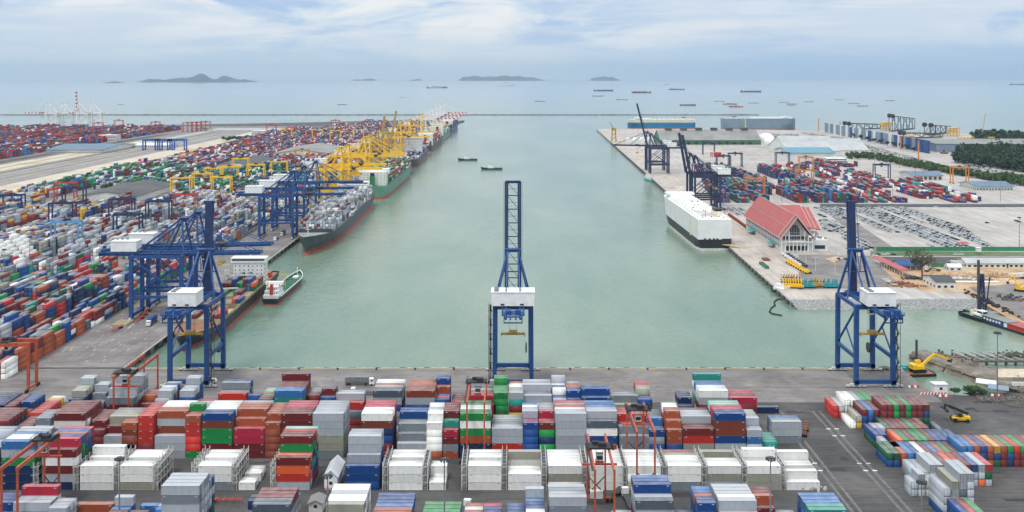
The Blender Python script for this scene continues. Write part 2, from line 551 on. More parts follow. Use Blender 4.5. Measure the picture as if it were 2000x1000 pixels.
for k in range(160):
    Y = r_.uniform(515, 760)
    X = LQ(Y) - r_.uniform(8, 48)
    line(mk, X, Y, X + r_.uniform(-.1, .1), Y + r_.uniform(2, 5), r_.uniform(.12, .3), .06, 0)
for X in (-4, -12, -33, -38):
    line(mk, LQ(520) + X, 520, LQ(2500) + X, 2500, .35, .06, 2)
for Y in (500, 473.5):
    line(mk, -260, Y, 200, Y, .35, .055, 2)
defm('worn_marking', (.14, .135, .13), .85, .3, .5)
struct(mk.build('ground_markings', ['marking_white', 'worn_marking', 'dark_steel']))
tyre = MB()
for k in range(60):
    X, Y = r_.uniform(112, 240), r_.uniform(320, 455)
    line(tyre, X, Y, X + r_.uniform(-30, 30), Y + r_.uniform(-2, 2), r_.uniform(.25, .6), .048 + k * .0004, 0)
for k in range(70):
    X, Y = r_.uniform(-240, 110), r_.choice([r_.uniform(331, 353), r_.uniform(375, 384)])
    line(tyre, X, Y, X + r_.uniform(5, 26), Y + r_.uniform(-.3, .3), r_.uniform(.4, 1.2), .02 + k * .0003, 0)
defm('tyre_marks', (.055, .052, .052), .6, .3, .5)
struct(tyre.build('tyre_marks', 'tyre_marks'))

rep = MB()
for k in range(90):                         # patched and relaid paving
    if k % 3: X, Y = r_.uniform(110, 235), r_.uniform(322, 456)
    else: X, Y = r_.uniform(-230, 110), r_.choice([r_.uniform(335, 352), r_.uniform(436, 454), r_.uniform(376, 383)])
    w_, d_ = r_.uniform(2, 9), r_.uniform(1, 4)
    z = .012 + k * .0003
    rep.add([(X, Y, z), (X + w_, Y, z), (X + w_, Y + d_, z), (X, Y + d_, z)], [(0, 1, 2, 3)], k % 2)
defm('old_repair', (.085, .08, .078), .9, .3, .8)
defm('new_repair', (.034, .032, .033), .9, .3, .8)
struct(rep.build('paving_repairs', ['old_repair', 'new_repair'], fix=False))
# ---- quay edges: coping kerb, wall and piles
qe = MB()
qe.box(-202, 202, 503.5, 504.6, -.8, .28, 0)
qe.beam((LQ(504) + .3, 504, .0), (LQ(2900) + .3, 2900, .0), 1.0, .55, 0)
qe.beam((RQ(656) - .3, 656, 0), (RQ(2750) - .3, 2750, 0), 1.2, .6, 0)
for k in range(0, 200):
    X = -198 + k * 2
    if k % 3 == 0: qe.box(X, X + 1.9, 503.45, 504.62, .28, .34, 1)
for k in range(130):
    Y = 660 + k * 12
    qe.box(RQ(Y) - 1.6, RQ(Y) - .5, Y, Y + 5, WZ - .4, -.3, 2)
for k in range(170):
    Y = 512 + k * 14
    qe.box(LQ(Y) + .3, LQ(Y) + 1.3, Y, Y + 5, WZ - .4, -.4, 2)
struct(qe.build('quay_edge', ['concrete', 'marking_yellow', 'wet_concrete']))
bol = MB().cyl((0, 0, 0), (0, 0, .7), .35, .3, 8).cyl((0, 0, .7), (0, 0, .95), .62, .5, 8).build('bollard', 'machine_black')
tag(bol, 'black bollard on the kerb of the end quay', 'bollard', 'mooring bollards along the end quay')
bol.location = (-150, 502, .03)
for k in range(1, 17):
    o = bol.copy(); C.objects.link(o); o.location = (-150 + k * 20, 502, .03)
fen = MB().box(-1.6, 1.6, -.5, .5, -3, .2).box(-1.3, 1.3, -.9, -.5, -2.8, 0, 1).build('quay_fender', ['black_rubber', 'marking_yellow'])
tag(fen, 'black rubber fender on the end quay wall', 'fender', 'fenders along the end quay')
fen.location = (-148, 505.1, .1)
for k in range(1, 27):
    o = fen.copy(); C.objects.link(o); o.location = (-148 + k * 13, 505.1, .1)

# ---- breakwater
bw = MB()
r_ = random.Random(9)
def bwseg(x0, x1, Y, n):
    for k in range(n):
        a = x0 + (x1 - x0) * k / n
        b = x0 + (x1 - x0) * (k + 1) / n
        h = r_.uniform(2.6, 4.0) + WZ
        bw.add([(a, Y - 12, WZ - 1), (b, Y - 12, WZ - 1), (b, Y - 3, h), (a, Y - 3, h), (a, Y + 3, h), (b, Y + 3, h), (b, Y + 12, WZ - 1), (a, Y + 12, WZ - 1)],
               [(0, 1, 2, 3), (3, 2, 5, 4), (4, 5, 6, 7)])
bwseg(-2300, 960, 3790, 260)
defm('breakwater_rock', (.10, .10, .105), .9, .35, .05)
struct(bw.build('breakwater', 'breakwater_rock'))

# ---- islands and far coast
def island(x0, x1, ybase, prof, depth, m='island_green'):
    """prof: heights in photo pixels along the island"""
    Yc = F * (H - WZ) / (ybase - Y0)
    k = Yc / F
    X0, X1 = (x0 - 1000) * k, (x1 - 1000) * k
    n, q = 64, 12
    mb = MB()
    rr = random.Random(int(x0))
    for i in range(n + 1):
        t = i / n
        p = t * (len(prof) - 1)
        a = int(min(p, len(prof) - 2))
        u = p - a
        u = u * u * (3 - 2 * u)
        hh = (prof[a] * (1 - u) + prof[a + 1] * u) * k * (1 + .06 * math.sin(i * 1.7) + rr.uniform(-.05, .05))
        for j in range(q + 1):
            s = j / q * 2 - 1
            z = hh * (1 - s * s) * (1 + .12 * math.sin(3 * s + i * .6))
            mb.v.append((X0 + (X1 - X0) * t, Yc + s * depth, WZ - 2 + max(z, 0)))
    for i in range(n):
        for j in range(q):
            a = i * (q + 1) + j
            mb.f.append((a, a + q + 1, a + q + 2, a + 1)); mb.m.append(0)
    o = mb.build('island', m)
    for p_ in o.data.polygons: p_.use_smooth = True
    return struct(o)
defm('island_green', (.045, .075, .085), .9, .35, .002)
island(277, 502, 160.5, [0, 5, 7, 6, 3, 6, 9, 8, 7, 12, 17, 13, 8, 6, 11, 12, 7, 4, 6, 3, 0], 500)
island(203, 244, 162, [0, 2, 3.2, 2, 0], 200)
island(893, 1068, 157.3, [0, 7, 9, 8, 8, 7, 9, 9, 9, 8, 7, 6, 3, 0], 700)
island(1150, 1212, 157.3, [0, 5, 6, 7, 8, 6, 7, 3, 0], 500)
island(685, 738, 157.3, [0, 2.5, 1.5, 3.5, 3.6, 0], 300)
island(795, 828, 157.3, [0, 1.5, 3.3, 0], 300)
island(965, 1010, 168, [0, .8, .6, 1.4, 0], 120)
island(1970, 2060, 166, [0, 1.5, 2, 1.8, 2, 1], 200)

# ================================================================ CONTAINERS
COL = {  # key: (linear colour, word)
 'W': ((.80, .80, .77), 'white'), 'L': ((.38, .41, .45), 'light grey'), 'G': ((.20, .23, .26), 'mid grey'), 'D': ((.075, .10, .13), 'slate grey'),
 'B': ((.006, .052, .21), 'blue'), 'b': ((.03, .15, .38), 'pale blue'), 'N': ((.006, .024, .09), 'navy'), 'R': ((.15, .016, .016), 'maroon'),
 'r': ((.46, .028, .020), 'bright red'), 'O': ((.34, .075, .030), 'rusty orange'), 'o': ((.66, .11, .03), 'bright orange'), 'g': ((.008, .22, .05), 'bright green'),
 'k': ((.008, .085, .035), 'dark green'), 't': ((.015, .24, .20), 'teal'), 'm': ((.26, .52, .42), 'mint green'), 'Y': ((.62, .36, .04), 'yellow'),
 'T': ((.31, .31, .25), 'beige grey'), 'c': ((.42, .018, .05), 'crimson'), 'p': ((.31, .32, .37), 'lilac grey'), 'S': ((.19, .040, .020), 'rust brown')}
LEN = {40: 12.19, 20: 6.06}

def cont_material(name, attr):
    m = bpy.data.materials.new(name)
    m.use_nodes = True
    n, l = m.node_tree.nodes, m.node_tree.links
    b = n['Principled BSDF']
    b.inputs['Roughness'].default_value = .6
    b.inputs['Specular IOR Level'].default_value = .3
    if attr:
        a = n.new('ShaderNodeAttribute'); a.attribute_name = 'Col'; src = a.outputs['Color']
    else:
        a = n.new('ShaderNodeObjectInfo'); src = a.outputs['Color']
    ge = n.new('ShaderNodeNewGeometry')
    mp = n.new('ShaderNodeMapping')
    mp.inputs['Scale'].default_value = (1.6, 1.6, .35)
    l.new(ge.outputs['Position'], mp.inputs[0])
    t = n.new('ShaderNodeTexNoise')
    t.inputs['Scale'].default_value = .8
    t.inputs['Detail'].default_value = 6
    t.inputs['Roughness'].default_value = .7
    l.new(mp.outputs[0], t.inputs['Vector'])
    r = n.new('ShaderNodeValToRGB')
    r.color_ramp.elements[0].position = .36
    r.color_ramp.elements[1].position = .62
    r.color_ramp.elements[0].color = (.86, .84, .82, 1)
    r.color_ramp.elements[1].color = (1.04, 1.04, 1.04, 1)
    l.new(t.outputs[0], r.inputs[0])
    mx = n.new('ShaderNodeMix'); mx.data_type = 'RGBA'; mx.blend_type = 'MULTIPLY'; mx.inputs[0].default_value = .8
    l.new(src, mx.inputs[6]); l.new(r.outputs[0], mx.inputs[7])
    # dust lying on upward faces, and a little rust in streaks
    t2 = n.new('ShaderNodeTexNoise'); t2.inputs['Scale'].default_value = .35; t2.inputs['Detail'].default_value = 4
    l.new(ge.outputs['Position'], t2.inputs['Vector'])
    se = n.new('ShaderNodeSeparateXYZ'); l.new(ge.outputs['True Normal'], se.inputs[0])
    mu = n.new('ShaderNodeMath'); mu.operation = 'MULTIPLY'; mu.use_clamp = True
    l.new(se.outputs[2], mu.inputs[0]); l.new(t2.outputs[0], mu.inputs[1])
    mu2 = n.new('ShaderNodeMath'); mu2.operation = 'MULTIPLY'; mu2.inputs[1].default_value = .45; mu2.use_clamp = True
    l.new(mu.outputs[0], mu2.inputs[0])
    m2 = n.new('ShaderNodeMix'); m2.data_type = 'RGBA'
    l.new(mu2.outputs[0], m2.inputs[0]); l.new(mx.outputs[2], m2.inputs[6]); m2.inputs[7].default_value = (.62, .60, .58, 1)
    if attr:                                # dark gaskets round the doors, drawn by each end face's own UV
        uv = n.new('ShaderNodeUVMap'); uv.uv_map = 'UVMap'
        su = n.new('ShaderNodeSeparateXYZ'); l.new(uv.outputs[0], su.inputs[0])
        def absdist(o_, lim):
            a1 = n.new('ShaderNodeMath'); a1.operation = 'SUBTRACT'; a1.inputs[1].default_value = .5; l.new(o_, a1.inputs[0])
            a2 = n.new('ShaderNodeMath'); a2.operation = 'ABSOLUTE'; l.new(a1.outputs[0], a2.inputs[0])
            a3 = n.new('ShaderNodeMath'); a3.operation = 'GREATER_THAN'; a3.inputs[1].default_value = lim; l.new(a2.outputs[0], a3.inputs[0])
            return a2, a3
        ax, ex = absdist(su.outputs[0], .455)
        ay, ey = absdist(su.outputs[1], .455)
        mid = n.new('ShaderNodeMath'); mid.operation = 'LESS_THAN'; mid.inputs[1].default_value = .018; l.new(ax.outputs[0], mid.inputs[0])
        s1 = n.new('ShaderNodeMath'); s1.operation = 'MAXIMUM'; l.new(ex.outputs[0], s1.inputs[0]); l.new(ey.outputs[0], s1.inputs[1])
        s2_ = n.new('ShaderNodeMath'); s2_.operation = 'MAXIMUM'; l.new(s1.outputs[0], s2_.inputs[0]); l.new(mid.outputs[0], s2_.inputs[1])
        en = n.new('ShaderNodeAttribute'); en.attribute_name = 'end'
        s3 = n.new('ShaderNodeMath'); s3.operation = 'MULTIPLY'; l.new(s2_.outputs[0], s3.inputs[0]); l.new(en.outputs['Fac'], s3.inputs[1])
        m4 = n.new('ShaderNodeMix'); m4.data_type = 'RGBA'
        l.new(s3.outputs[0], m4.inputs[0]); l.new(m2.outputs[2], m4.inputs[6]); m4.inputs[7].default_value = (.02, .02, .022, 1)
        l.new(m4.outputs[2], b.inputs['Base Color'])
        return m
    l.new(m2.outputs[2], b.inputs['Base Color'])
    return m
defm('worn_plate', (.42, .42, .41), .6, .3, 2)
M['cont'] = cont_material('container_paint', False)
M['cont_stuff'] = cont_material('container_paint_far', True)

CM = {}
def cont_meshes(size, h):
    k = (size, h)
    if k in CM: return CM[k]
    L, W = LEN[size] / 2, 1.219
    mb = MB()
    i = .07
    mb.box(-L + i, L - i, -W + i, W - i, .12, h - .05)           # panels, set back
    for x in (-L, L - .16):
        for y in (-W, W - .16):
            mb.box(x, x + .16, y, y + .16, 0, h)
    for y in (-W, W - .1):
        mb.box(-L + .16, L - .16, y, y + .1, .0, .16)
        mb.box(-L + .16, L - .16, y, y + .1, h - .12, h - .01)
    for x in (-L, L - .1):
        mb.box(x, x + .1, -W + .16, W - .16, h - .12, h - .01)
        mb.box(x, x + .1, -W + .16, W - .16, 0, .16)
    nrib = int(L * 2 / .56)
    for q in range(1, nrib):                                     # pressed ribs of the side walls
        x = -L + q * (2 * L / nrib)
        for y in (-W + .03, W - .07):
            mb.box(x - .12, x + .12, y, y + .04, .17, h - .13)
    for s in (-1, 1):                                            # small pale plates near the top corners
        mb.box(s * (L - 1.0) - .42, s * (L - 1.0) + .42, -W + .02, -W + .06, h - .62, h - .34, 1)
        mb.box(s * (L - 1.0) - .42, s * (L - 1.0) + .42, W - .06, W - .02, h - .62, h - .34, 1)
    mb.box(L - .05, L - .01, -W + .16, -W + .26, .16, h - .12, 2).box(L - .05, L - .01, W - .26, W - .16, .16, h - .12, 2).box(L - .05, L - .01, -W + .26, W - .26, h - .22, h - .12, 2).box(L - .05, L + .0, -.05, .05, .16, h - .12, 2)
    body = mb.build('body', ['cont', 'worn_plate', 'machine_black'], fix=False)
    d = MB()
    for s in (-1, 1):
        d.box(L - .07, L - .02, .02 * s if s > 0 else -W + .17, W - .17 if s > 0 else -.02, .17, h - .13, 0)
        for q in (.32, .85):
            d.beam((L + .01, s * q, .15), (L + .01, s * q, h - .15), .05, .05, 1)
        d.box(L - .01, L + .03, min(s * .3, s * .75), max(s * .3, s * .75), 1.0, 1.08, 1)
    door = d.build('door', ['cont', 'steel'], fix=False)
    CM[k] = (body.data, door.data)
    bpy.data.objects.remove(body); bpy.data.objects.remove(door)
    return CM[k]

CONT = []      # x, y, z, size, h, rz, colour, block, row words, stack index, tier
def add_stack(x, y, size, cols, rz, block=None, row=None, si=None, th=None, z0=0.0):
    th = th or (2.9 if size == 40 else 2.75)
    z = z0
    for t, c in enumerate(cols):
        CONT.append([x, y, z, size, th, rz, c, block, row, si, t + 1])
        z += th + .07

def block(name, Z0, spec, pitch=2.68, side=1):
    """spec lines: x_px size row0|row1|...   (a row '=' repeats the one before, '-' is empty; letters run bottom to top)"""
    items = []
    for ln in spec.strip().splitlines():
        a, b, c = ln.split(None, 2)
        items.append((float(a), int(b), [q.strip() for q in c.split('|')]))
    items.sort(key=lambda t: t[0])
    for si, (xp, size, rows) in enumerate(items):
        X = (xp - 1000) / F * Z0 + LEN[size] / 2
        prev = ''
        for r in range(6):
            s = rows[r] if r < len(rows) else '='
            if s == '=': s = prev
            elif s == '-': s = ''; 
            if s: prev = s
            if not s: continue
            jx = rnd.uniform(-.12, .12)
            add_stack(X + jx, Z0 + pitch * r + 1.22, size, s, 0 if rnd.random() < .5 else math.pi, name, r, si)

block('nearest block', 311, '''
-75 40 GGB|=|GRL|GLLB
0 40 GGB|GGL|=|GGNL|GBBL|GBBLc
78 20 GN|GNL|GNLL|=|GNLL|GNL
112 40 GB|GBB|=|GN|GO|GNO
190 20 GG|GR|GRR|GRR|GNb|BBBL
232 20 GG|GR|GRR|RRR|GB|-
243 20 GG|GL|GL|GL|bb|bbb
279 20 GG|WL|WL|WL|bbb|WWL
315 40 GLGGLGL|GLbLLLL|GLNLLLL|GLBGLLL|GBNLLG|GRkNLB
466 20 GG|NN|NNN|=|NNNN|NNNN
500 20 G|GD|=|GDD|GDDD|GDDL
492 40 TTTTD|TTTGD|RRTGR|RNTGR|RNTGR|GGTG
572 20 G|R|R|Rr|RR|R
636 40 TTWWT|WTTWW|WWTWW|TWWTL|TWWWW|WWWWW
728 40 RRGO|RRGO|GRNb|GGNB|GGGB|GGGB
812 20 GO|GO|GO|O|-|-
822 40 Rg|Rgg|Rgg|ggg|ggg|ggg
905 20 GO|GR|GW|GGO|GGW|GGO
942 20 BB|BB|BB|BBB|BBB|BBc
990 20 tt|tt|ttB|tBB|tBB|tBB
1028 20 pppW|pGpW|GGpB|GGGB|GGGb|GGGGL
1074 40 GGB|GGB|GGBGL|GGBGL|GGBGG|BGBGL
1203 20 LL|LL|LLL|LLL|LL|LL
1244 40 GGGG|GGGGD|RGRGL|RGRGLB|RGRGLB|RRNGLb
1326 20 GG|GG|GGB|GGB|GG|GG
1366 20 BBBB|BBBBB|BBBBB|BRBBO|BRBBb|BBBBb
1408 40 GLLL|LLLLL|LLLLW|GLLLL|GLLLL|GLLGL
1486 20 SS|SSR|SSRR|SSRRO|SSRRR|SSRRR
1530 20 GL|GL|GLL|GGL|GO|GO
1586 40 Rtt|Rttt|RRtt|RBbb|RBBb|BBBb
''')
block('white reefer block', 356.5, '''
-70 40 NNBBR|NNNRL|=|=|NNLLLL
3 40 NNNgLb|NNNgLW|NNgLbW|NRNgLb|NNNgRL|NNNgLL
83 40 NLRWR|NGRLRc|NGRkgB|NGRkBO|NGNkBb|NRRBRc
156 40 WWW|WWW|-|WWW|WTWW|WWW
235 40 TWW|WWW|-|TWW|WWW|WWW
387 40 GWW|WWW|-|WTW|WWW|WWW
466 20 W|W|-|W|W|W
540 40 LroR|LoRo|RBtNgR|RNtNgR|RNNtRr|RBtNTm
675 40 BBB|BBBp|BBBBLL|BBBRLL|GBBBLL|-
759 40 WWW|WWW|-|WWW|WWW|WTW
838 20 W|W|-|WW|WW|-
914 40 WWW|WWW|-|WTW|WWW|WWW
992 40 WW|WW|WW|-|-|WWT
1071 40 WTW|WWW|WWW|WWW|WWW|WWW
1152 40 WWW|WWW|WWW|WWW|WWW|WWW
1226 40 TWW|WWW|=|WWW|WWW|WWW
1305 40 GWW|TWW|WWW|WWW|WWT|WWO
1383 40 GTW|GTW|WWW|-|WT|WTT
1460 40 TTW|WTW|-|WWWW|-|WWL
1536 40 W|WW|WT|WW|WW|WWW
''')
block('third block', 386, '''
-45 40 RRBRR|=|RBNNR
22 20 NOO|NOOS|=
56 20 GGLL|GLL|GGLLG
92 20 LBG|LLGL
106 40 NOGSWR|=|NOGSSR|NGRRSR
172 20 RSRR|RSRSR
202 40 SLL|SOLR|SOLTT|RRGLT|=|RRRGG
237 20 SSSSO|SSSSO|SSSOO|SSSSO
270 20 RRrrrr|rRrrrr|RRRrrr
302 40 pLL|RRLSLO|RLSLLO|RRLSLW|LLSSLW|TWWLLW
362 20 grrrrO|grrRrO|grrrrrg|grrrg|gkgkg
394 40 SRggSB|SSggSB|SSggSW|SRgkgW|SSggSW|kkgggW
456 40 RRcc|RRccO|SSccOO|SSSSOO|SSSSSO|RSSSOL
518 20 SSSSO|SSSSSO|SSSSSO|=|SSSSOO|RSSSSO
549 40 rrRRRR|rrRRRR|rrRRRR|rBRRRc|=|=
611 40 GTTLLL|GTTLLL|=|GTLLLL|=|GGTLLL
706 40 RRBNSW|RBNRSW|RRNBSW|RRBNSc|RRRRcc|RRNRcc
775 40 GL|GGG|GGDG|GGGG|GGGGB|GGGGB
834 20 OWWWW|OWWWWW|=|OWWWWL|OWWWWW|OWWWWW
865 20 OGRc|OGRSt|OGRtkR|OGRtkR|=|=
898 40 NNOgWg|NNOgWg|NNgOgW|=|NNOggg|NOggWg
961 40 rrLL|rrLL|RRLG|=|RRLL|RRLT
1021 20 BBBBB|BBBBc|BBBBBL|BBBBWL|BBBBBW|BBBBBb
1053 20 NgNgR|NgNgc|NgkgRc|NgNgDp
1085 40 DLpLLL|DLpLLL|DLpLLW|DLpLLc|DLpLLT|DLGLLc
1146 40 SOBWD|SOBWDL|SOBWDL|SOBWDb|SOBWDB|SRBWDb
1210 40 TGG|TGGG|TGGr|TGGrr|TGTGr
1268 20 BBGB|BBGB|BNGBb|BBGBD
1303 20 OBOO|OOBOO|OOBOOO|OOBSOO|OOSOOW|OOBOOW
1335 40 GTrR|GTrR|GGrRL|GGrRL|GTrRL|GTRRR
1397 40 GLBSSB|LLBSSB|GLBSSc|GLBRSc|GLBSSm|RSBSSm
1459 20 GLbL|GLbL|GLLbL|GLLLT|GLbbL|GLBbL
1492 20 c|ct|=|kt|=|t
''')
block('quayside block', 414, '''
-48 40 RRBB|RRBN
0 20 rBSR|=|rBRR|RBSR
26 20 OO|WOO|WWBB|WBBB|WWBB|=
57 20 RBr|Rbr|RBr|=|kBr
76 20 W|W|WW|WW|=|-
100 20 Wb|Wb|Lb|WB|-|LL
134 20 LLLLN|LGLLNT|LLLLNT|LLGLNT|GLLLNTL|=
163 20 DGL|DGLL|=|LGLLG|DGLLGL|=
192 20 RR|RDR|RNDN
207 40 RRLRG|RRLRGL|RSLRLG|RRLSLG|RRLRLGL|=
270 20 RSO|RSOR|RSSRO|=|=|RRB
303 20 LTLBL|DTLBTL|DLBTBL|DLBBTW|DLNBRB|DNBBRL
347 20 BBBL|BBBBBL|BBBBBL|=|BBBBBBL|=
376 40 NRG|NRGL|NRGc|-|-|-
419 40 ggrr|ggrr|ggrrr|ggrNG|ggrBNG|ggrNGB
478 20 OBB|OOBB|OObNB|NBBR|=|-
504 20 OOBgR|OOBgR|OOBgg|OgRgO|OOBgm|kkgBm
536 40 GOLLtb|GOLLtb|SSSSRR|SSSSSR|SSSSRR|SSSSSRR
592 20 BBBB|BBBr|SSSRR|RSSRR|GGGGG|=
624 20 BBBB|BBBBB|BBBBBR|BBBNBD|BBNBb|-
652 40 RRD|RRRr|RRRrL|RRrrL|-|-
728 40 LGGBLD|LGGBLD|LGGBLL|LGGBLO|LGGBLW|LGGBLW
793 40 BBBBLS|BBBBLS|BBBBLS|BBRBLO|BBBBLO|=
849 20 BBBBB|BBBBc|BBBBB|BBBBBO|BBBBBOB|=
880 20 RRR|RRRR|RRRc|RRRR
913 40 GGRc|GGRRc|GGRcc|GGRRD|GGRcL|GGLLGL
964 20 tkkggg|tkkggg|tkgggg|=|tkkgggg|=
994 20 NRYRtL|NRYRtL|NRYRtT|NRYRtW|=|NRSRtO
1022 40 GDDL|GDDGL|GDDGG|GDDGLL|GDDGD|GDDGDL
1080 20 pGLBL|LLGLB|LLGLBW|LLGLBB|LLGLBW|GLGLBWL
1107 20 BBBBB|BBBBBB|BBBBBB|BBBBBO|BBBBBO|BBBBBp
1136 40 GGrBB|GGrBBB|GGrBBB|GGRBB|GGrBB|-
1193 40 TTTT|TTTTG|TTTGG|GGGG|GGGG|-
1246 20 RRRRB|RRRRB|RRRRkT|RRRRTT|RRRRTc|RRRkTc
1326 20 GGGN|GGGGN|GGGGN|GGGGN|-|-
1337 20 R|RR|-|-|-|-
1366 40 GLLRLW|GLLRLW|GLLRLW|GLLRLb|RGttLb|RRRtLWt
1423 40 GRRRc|GRRRR|GRRRc|=|-|-
''')
# the odd low ones by the quay road
add_stack((1468 - 1000) / F * 437 + 6.1, 438.2, 40, 'N', 0, 'quayside block', 6, 90)
for q in range(3):
    add_stack((1508 - 1000) / F * 402 + 6.1, 403.2 + q * 2.68, 40, ['GLL', 'GGG', 'GDb'][q], 0, 'third block', 5, 91 + q)
for q, c in enumerate(['YY', 'YY', 'YW']):
    add_stack((88 - 1000) / F * 437 + 3.1, 438 + q * 2.7, 20, c, 0, 'quayside block', 6, 95 + q)

# ---- right-hand cluster: containers end-on to the quay, long side running towards the basin
def cols_z(x0, zn, name, cols, size=40, th=2.62, pitch=2.58, row=0):
    for k, c in enumerate(cols.split()):
        if c == '-': continue
        add_stack(x0 + 1.25 + k * pitch, zn + LEN[size] / 2, size, c, -math.pi / 2, name, row, k, th)
RC = 'right-hand cluster'
cols_z(145.6, 418.6, RC, 'W YT BBR BBb RNR BGg')
cols_z(142.5, 431.5, RC, 'rr rL WWW WLW NLL gkg BBg', row=1)
cols_z(158.5, 417, RC, 'kkRR kkRR kRgg RRRR kBgg kkRR kkRR kkBR', row=2)
cols_z(179.6, 421, RC, 'N', row=2); cols_z(179.6, 408.4, RC, 'D', row=2)
cols_z(155.6, 404.4, RC, 'kk kR RR RR kg RR kR', row=3)
cols_z(150.4, 404.6, RC, 'WL WL', 20, row=3); cols_z(148.0, 397, RC, 'kB NB', row=3)
cols_z(155.2, 391.2, RC, 'Ro kg RR kg gg RR BB BB BB BB', row=4)
cols_z(151.0, 384.2, RC, 'RB', 20, row=4)
cols_z(151.0, 377.5, RC, 'RO Rb RB RW RR Rb RO Rg RR RBb NNb SOO NBB OSO kBY RRO NBg RRr RRg RBR BRO NBB RRg', row=5)
cols_z(145.6, 377.4, RC, 'Bk Bk', row=5); cols_z(148.2, 390, RC, 'WL', 20, row=5)
cols_z(154.4, 359.6, RC, 'GLL GLL LGR RBo RRr oGR LLB oLL Lkr', row=6)
cols_z(149.2, 359.7, RC, 'GL GL', row=6)
cols_z(144.0, 351, RC, 'LL LLL', 20, row=7); cols_z(149.4, 351, RC, 'LT LW', 20, row=7)
cols_z(147.6, 332.5, RC, 'BLLL', 40, row=8); cols_z(150.2, 332, RC, 'LLLLT LLLDLL NLLLLL', row=8)
cols_z(148.0, 319, RC, 'BBB RRr kkg', row=9); cols_z(155.9, 319, RC, 'SO', row=9)

NEAR_N = len(CONT)
# ---- which of these the photograph shows largest: a small painter's raster in photo pixels
def project(p): return (1000 + F * p[0] / p[1]) / 2, (Y0 + F * (H - p[2]) / p[1]) / 2
def visible_pixels(items):
    buf = np.full((500, 1000), -1, dtype=np.int32)
    order = sorted(range(len(items)), key=lambda i: (-(items[i][1]), items[i][2]))
    for i in order:
        x, y, z, size, h, rz = items[i][:6]
        L = LEN[size] / 2
        hx, hy = (L, 1.22) if abs(math.cos(rz)) > .5 else (1.22, L)
        faces = [[(x - hx, y - hy, z), (x + hx, y - hy, z), (x + hx, y - hy, z + h), (x - hx, y - hy, z + h)],
                 [(x - hx, y - hy, z + h), (x + hx, y - hy, z + h), (x + hx, y + hy, z + h), (x - hx, y + hy, z + h)]]
        sx = x - hx if x > 0 else x + hx
        faces.append([(sx, y - hy, z), (sx, y - hy, z + h), (sx, y + hy, z + h), (sx, y + hy, z)])
        for fc in faces:
            q = [project(p) for p in fc]
            ys = [p[1] for p in q]
            for yy in range(max(0, int(min(ys))), min(499, int(max(ys))) + 1):
                c = yy + .5
                xs = []
                for k in range(4):
                    (x1, y1), (x2, y2) = q[k], q[(k + 1) % 4]
                    if (y1 > c) != (y2 > c): xs.append(x1 + (x2 - x1) * (c - y1) / (y2 - y1))
                if len(xs) == 2:
                    a, b = sorted(xs)
                    a, b = max(0, int(round(a))), min(1000, int(round(b)))
                    if b > a: buf[yy, a:b] = i
    ids, cnt = np.unique(buf[buf >= 0], return_counts=True)
    return dict(zip(ids.tolist(), cnt.tolist()))
vis = visible_pixels(CONT)
chosen = set(sorted(vis, key=lambda i: -vis[i])[:300])

ROWW = ['front row', 'second row', 'third row', 'fourth row', 'fifth row', 'back row', 'behind the back row']
RCW = ['in the right group nearest the quay', 'at the quay end of the right cluster', 'in the tall maroon and green group', 'in the low green and red right group', 'in the right row of ten', 'in the long colourful row',
       'in the group before the long row', 'in the short grey pair of stacks', 'in the tall light grey stacks', 'nearest the camera at right']
used = {}
def cont_label(c):
    x, y, z, size, h, rz, col, blk, row, si, tier = c[:11]
    topm = c[11]
    ln = 'long' if size == 40 else 'short'
    t = 'top' if topm else (['', 'ground', 'second', 'third', 'fourth', 'fifth', 'sixth', 'seventh'][tier])
    if blk == RC:
        s = f"{ln} {COL[col][1]} container, {t} tier of column {ORD_OF(c)} {RCW[row]}"
    else:
        s = f"{ln} {COL[col][1]} container, {t} tier, {ROWW[row]}, {ORD_OF(c)} stack from left, {blk}"
    return s
# position of each stack within its block and row, counted from the left among what the photo shows
sets = {}
for i, c in enumerate(CONT):
    if i in vis: sets.setdefault((c[7], c[8]), set()).add(round(c[0], 1))
def ORD_OF(c):
    xs = sorted(sets[(c[7], c[8])])
    return ORD[min(xs.index(round(c[0], 1)) + 1, 40)]
tops = {}
for c in CONT: tops[(round(c[0], 2), round(c[1], 2))] = max(tops.get((round(c[0], 2), round(c[1], 2)), 0), c[10])
seen = set()
for i, c in enumerate(CONT):
    c.append(c[10] == tops[(round(c[0], 2), round(c[1], 2))])
for i in sorted(chosen):
    c = CONT[i]
    body, door = cont_meshes(c[3], c[4])
    lab = cont_label(c)
    if lab in seen: lab += ' again'
    seen.add(lab)
    t = thing('shipping_container', lab, 'container', (c[0], c[1], c[2]), c[5], 'shipping containers stacked in the yard')
    kk = rnd.uniform(.88, 1.08); col = [min(.85, v * kk * rnd.uniform(.985, 1.015)) for v in COL[c[6]][0]]
    for nm, me in (('body', body), ('door', door)):
        o = bpy.data.objects.new(nm, me)
        C.objects.link(o)
        o.parent = t
        o.color = (*col, 1)
rest = [c for i, c in enumerate(CONT) if i not in chosen]

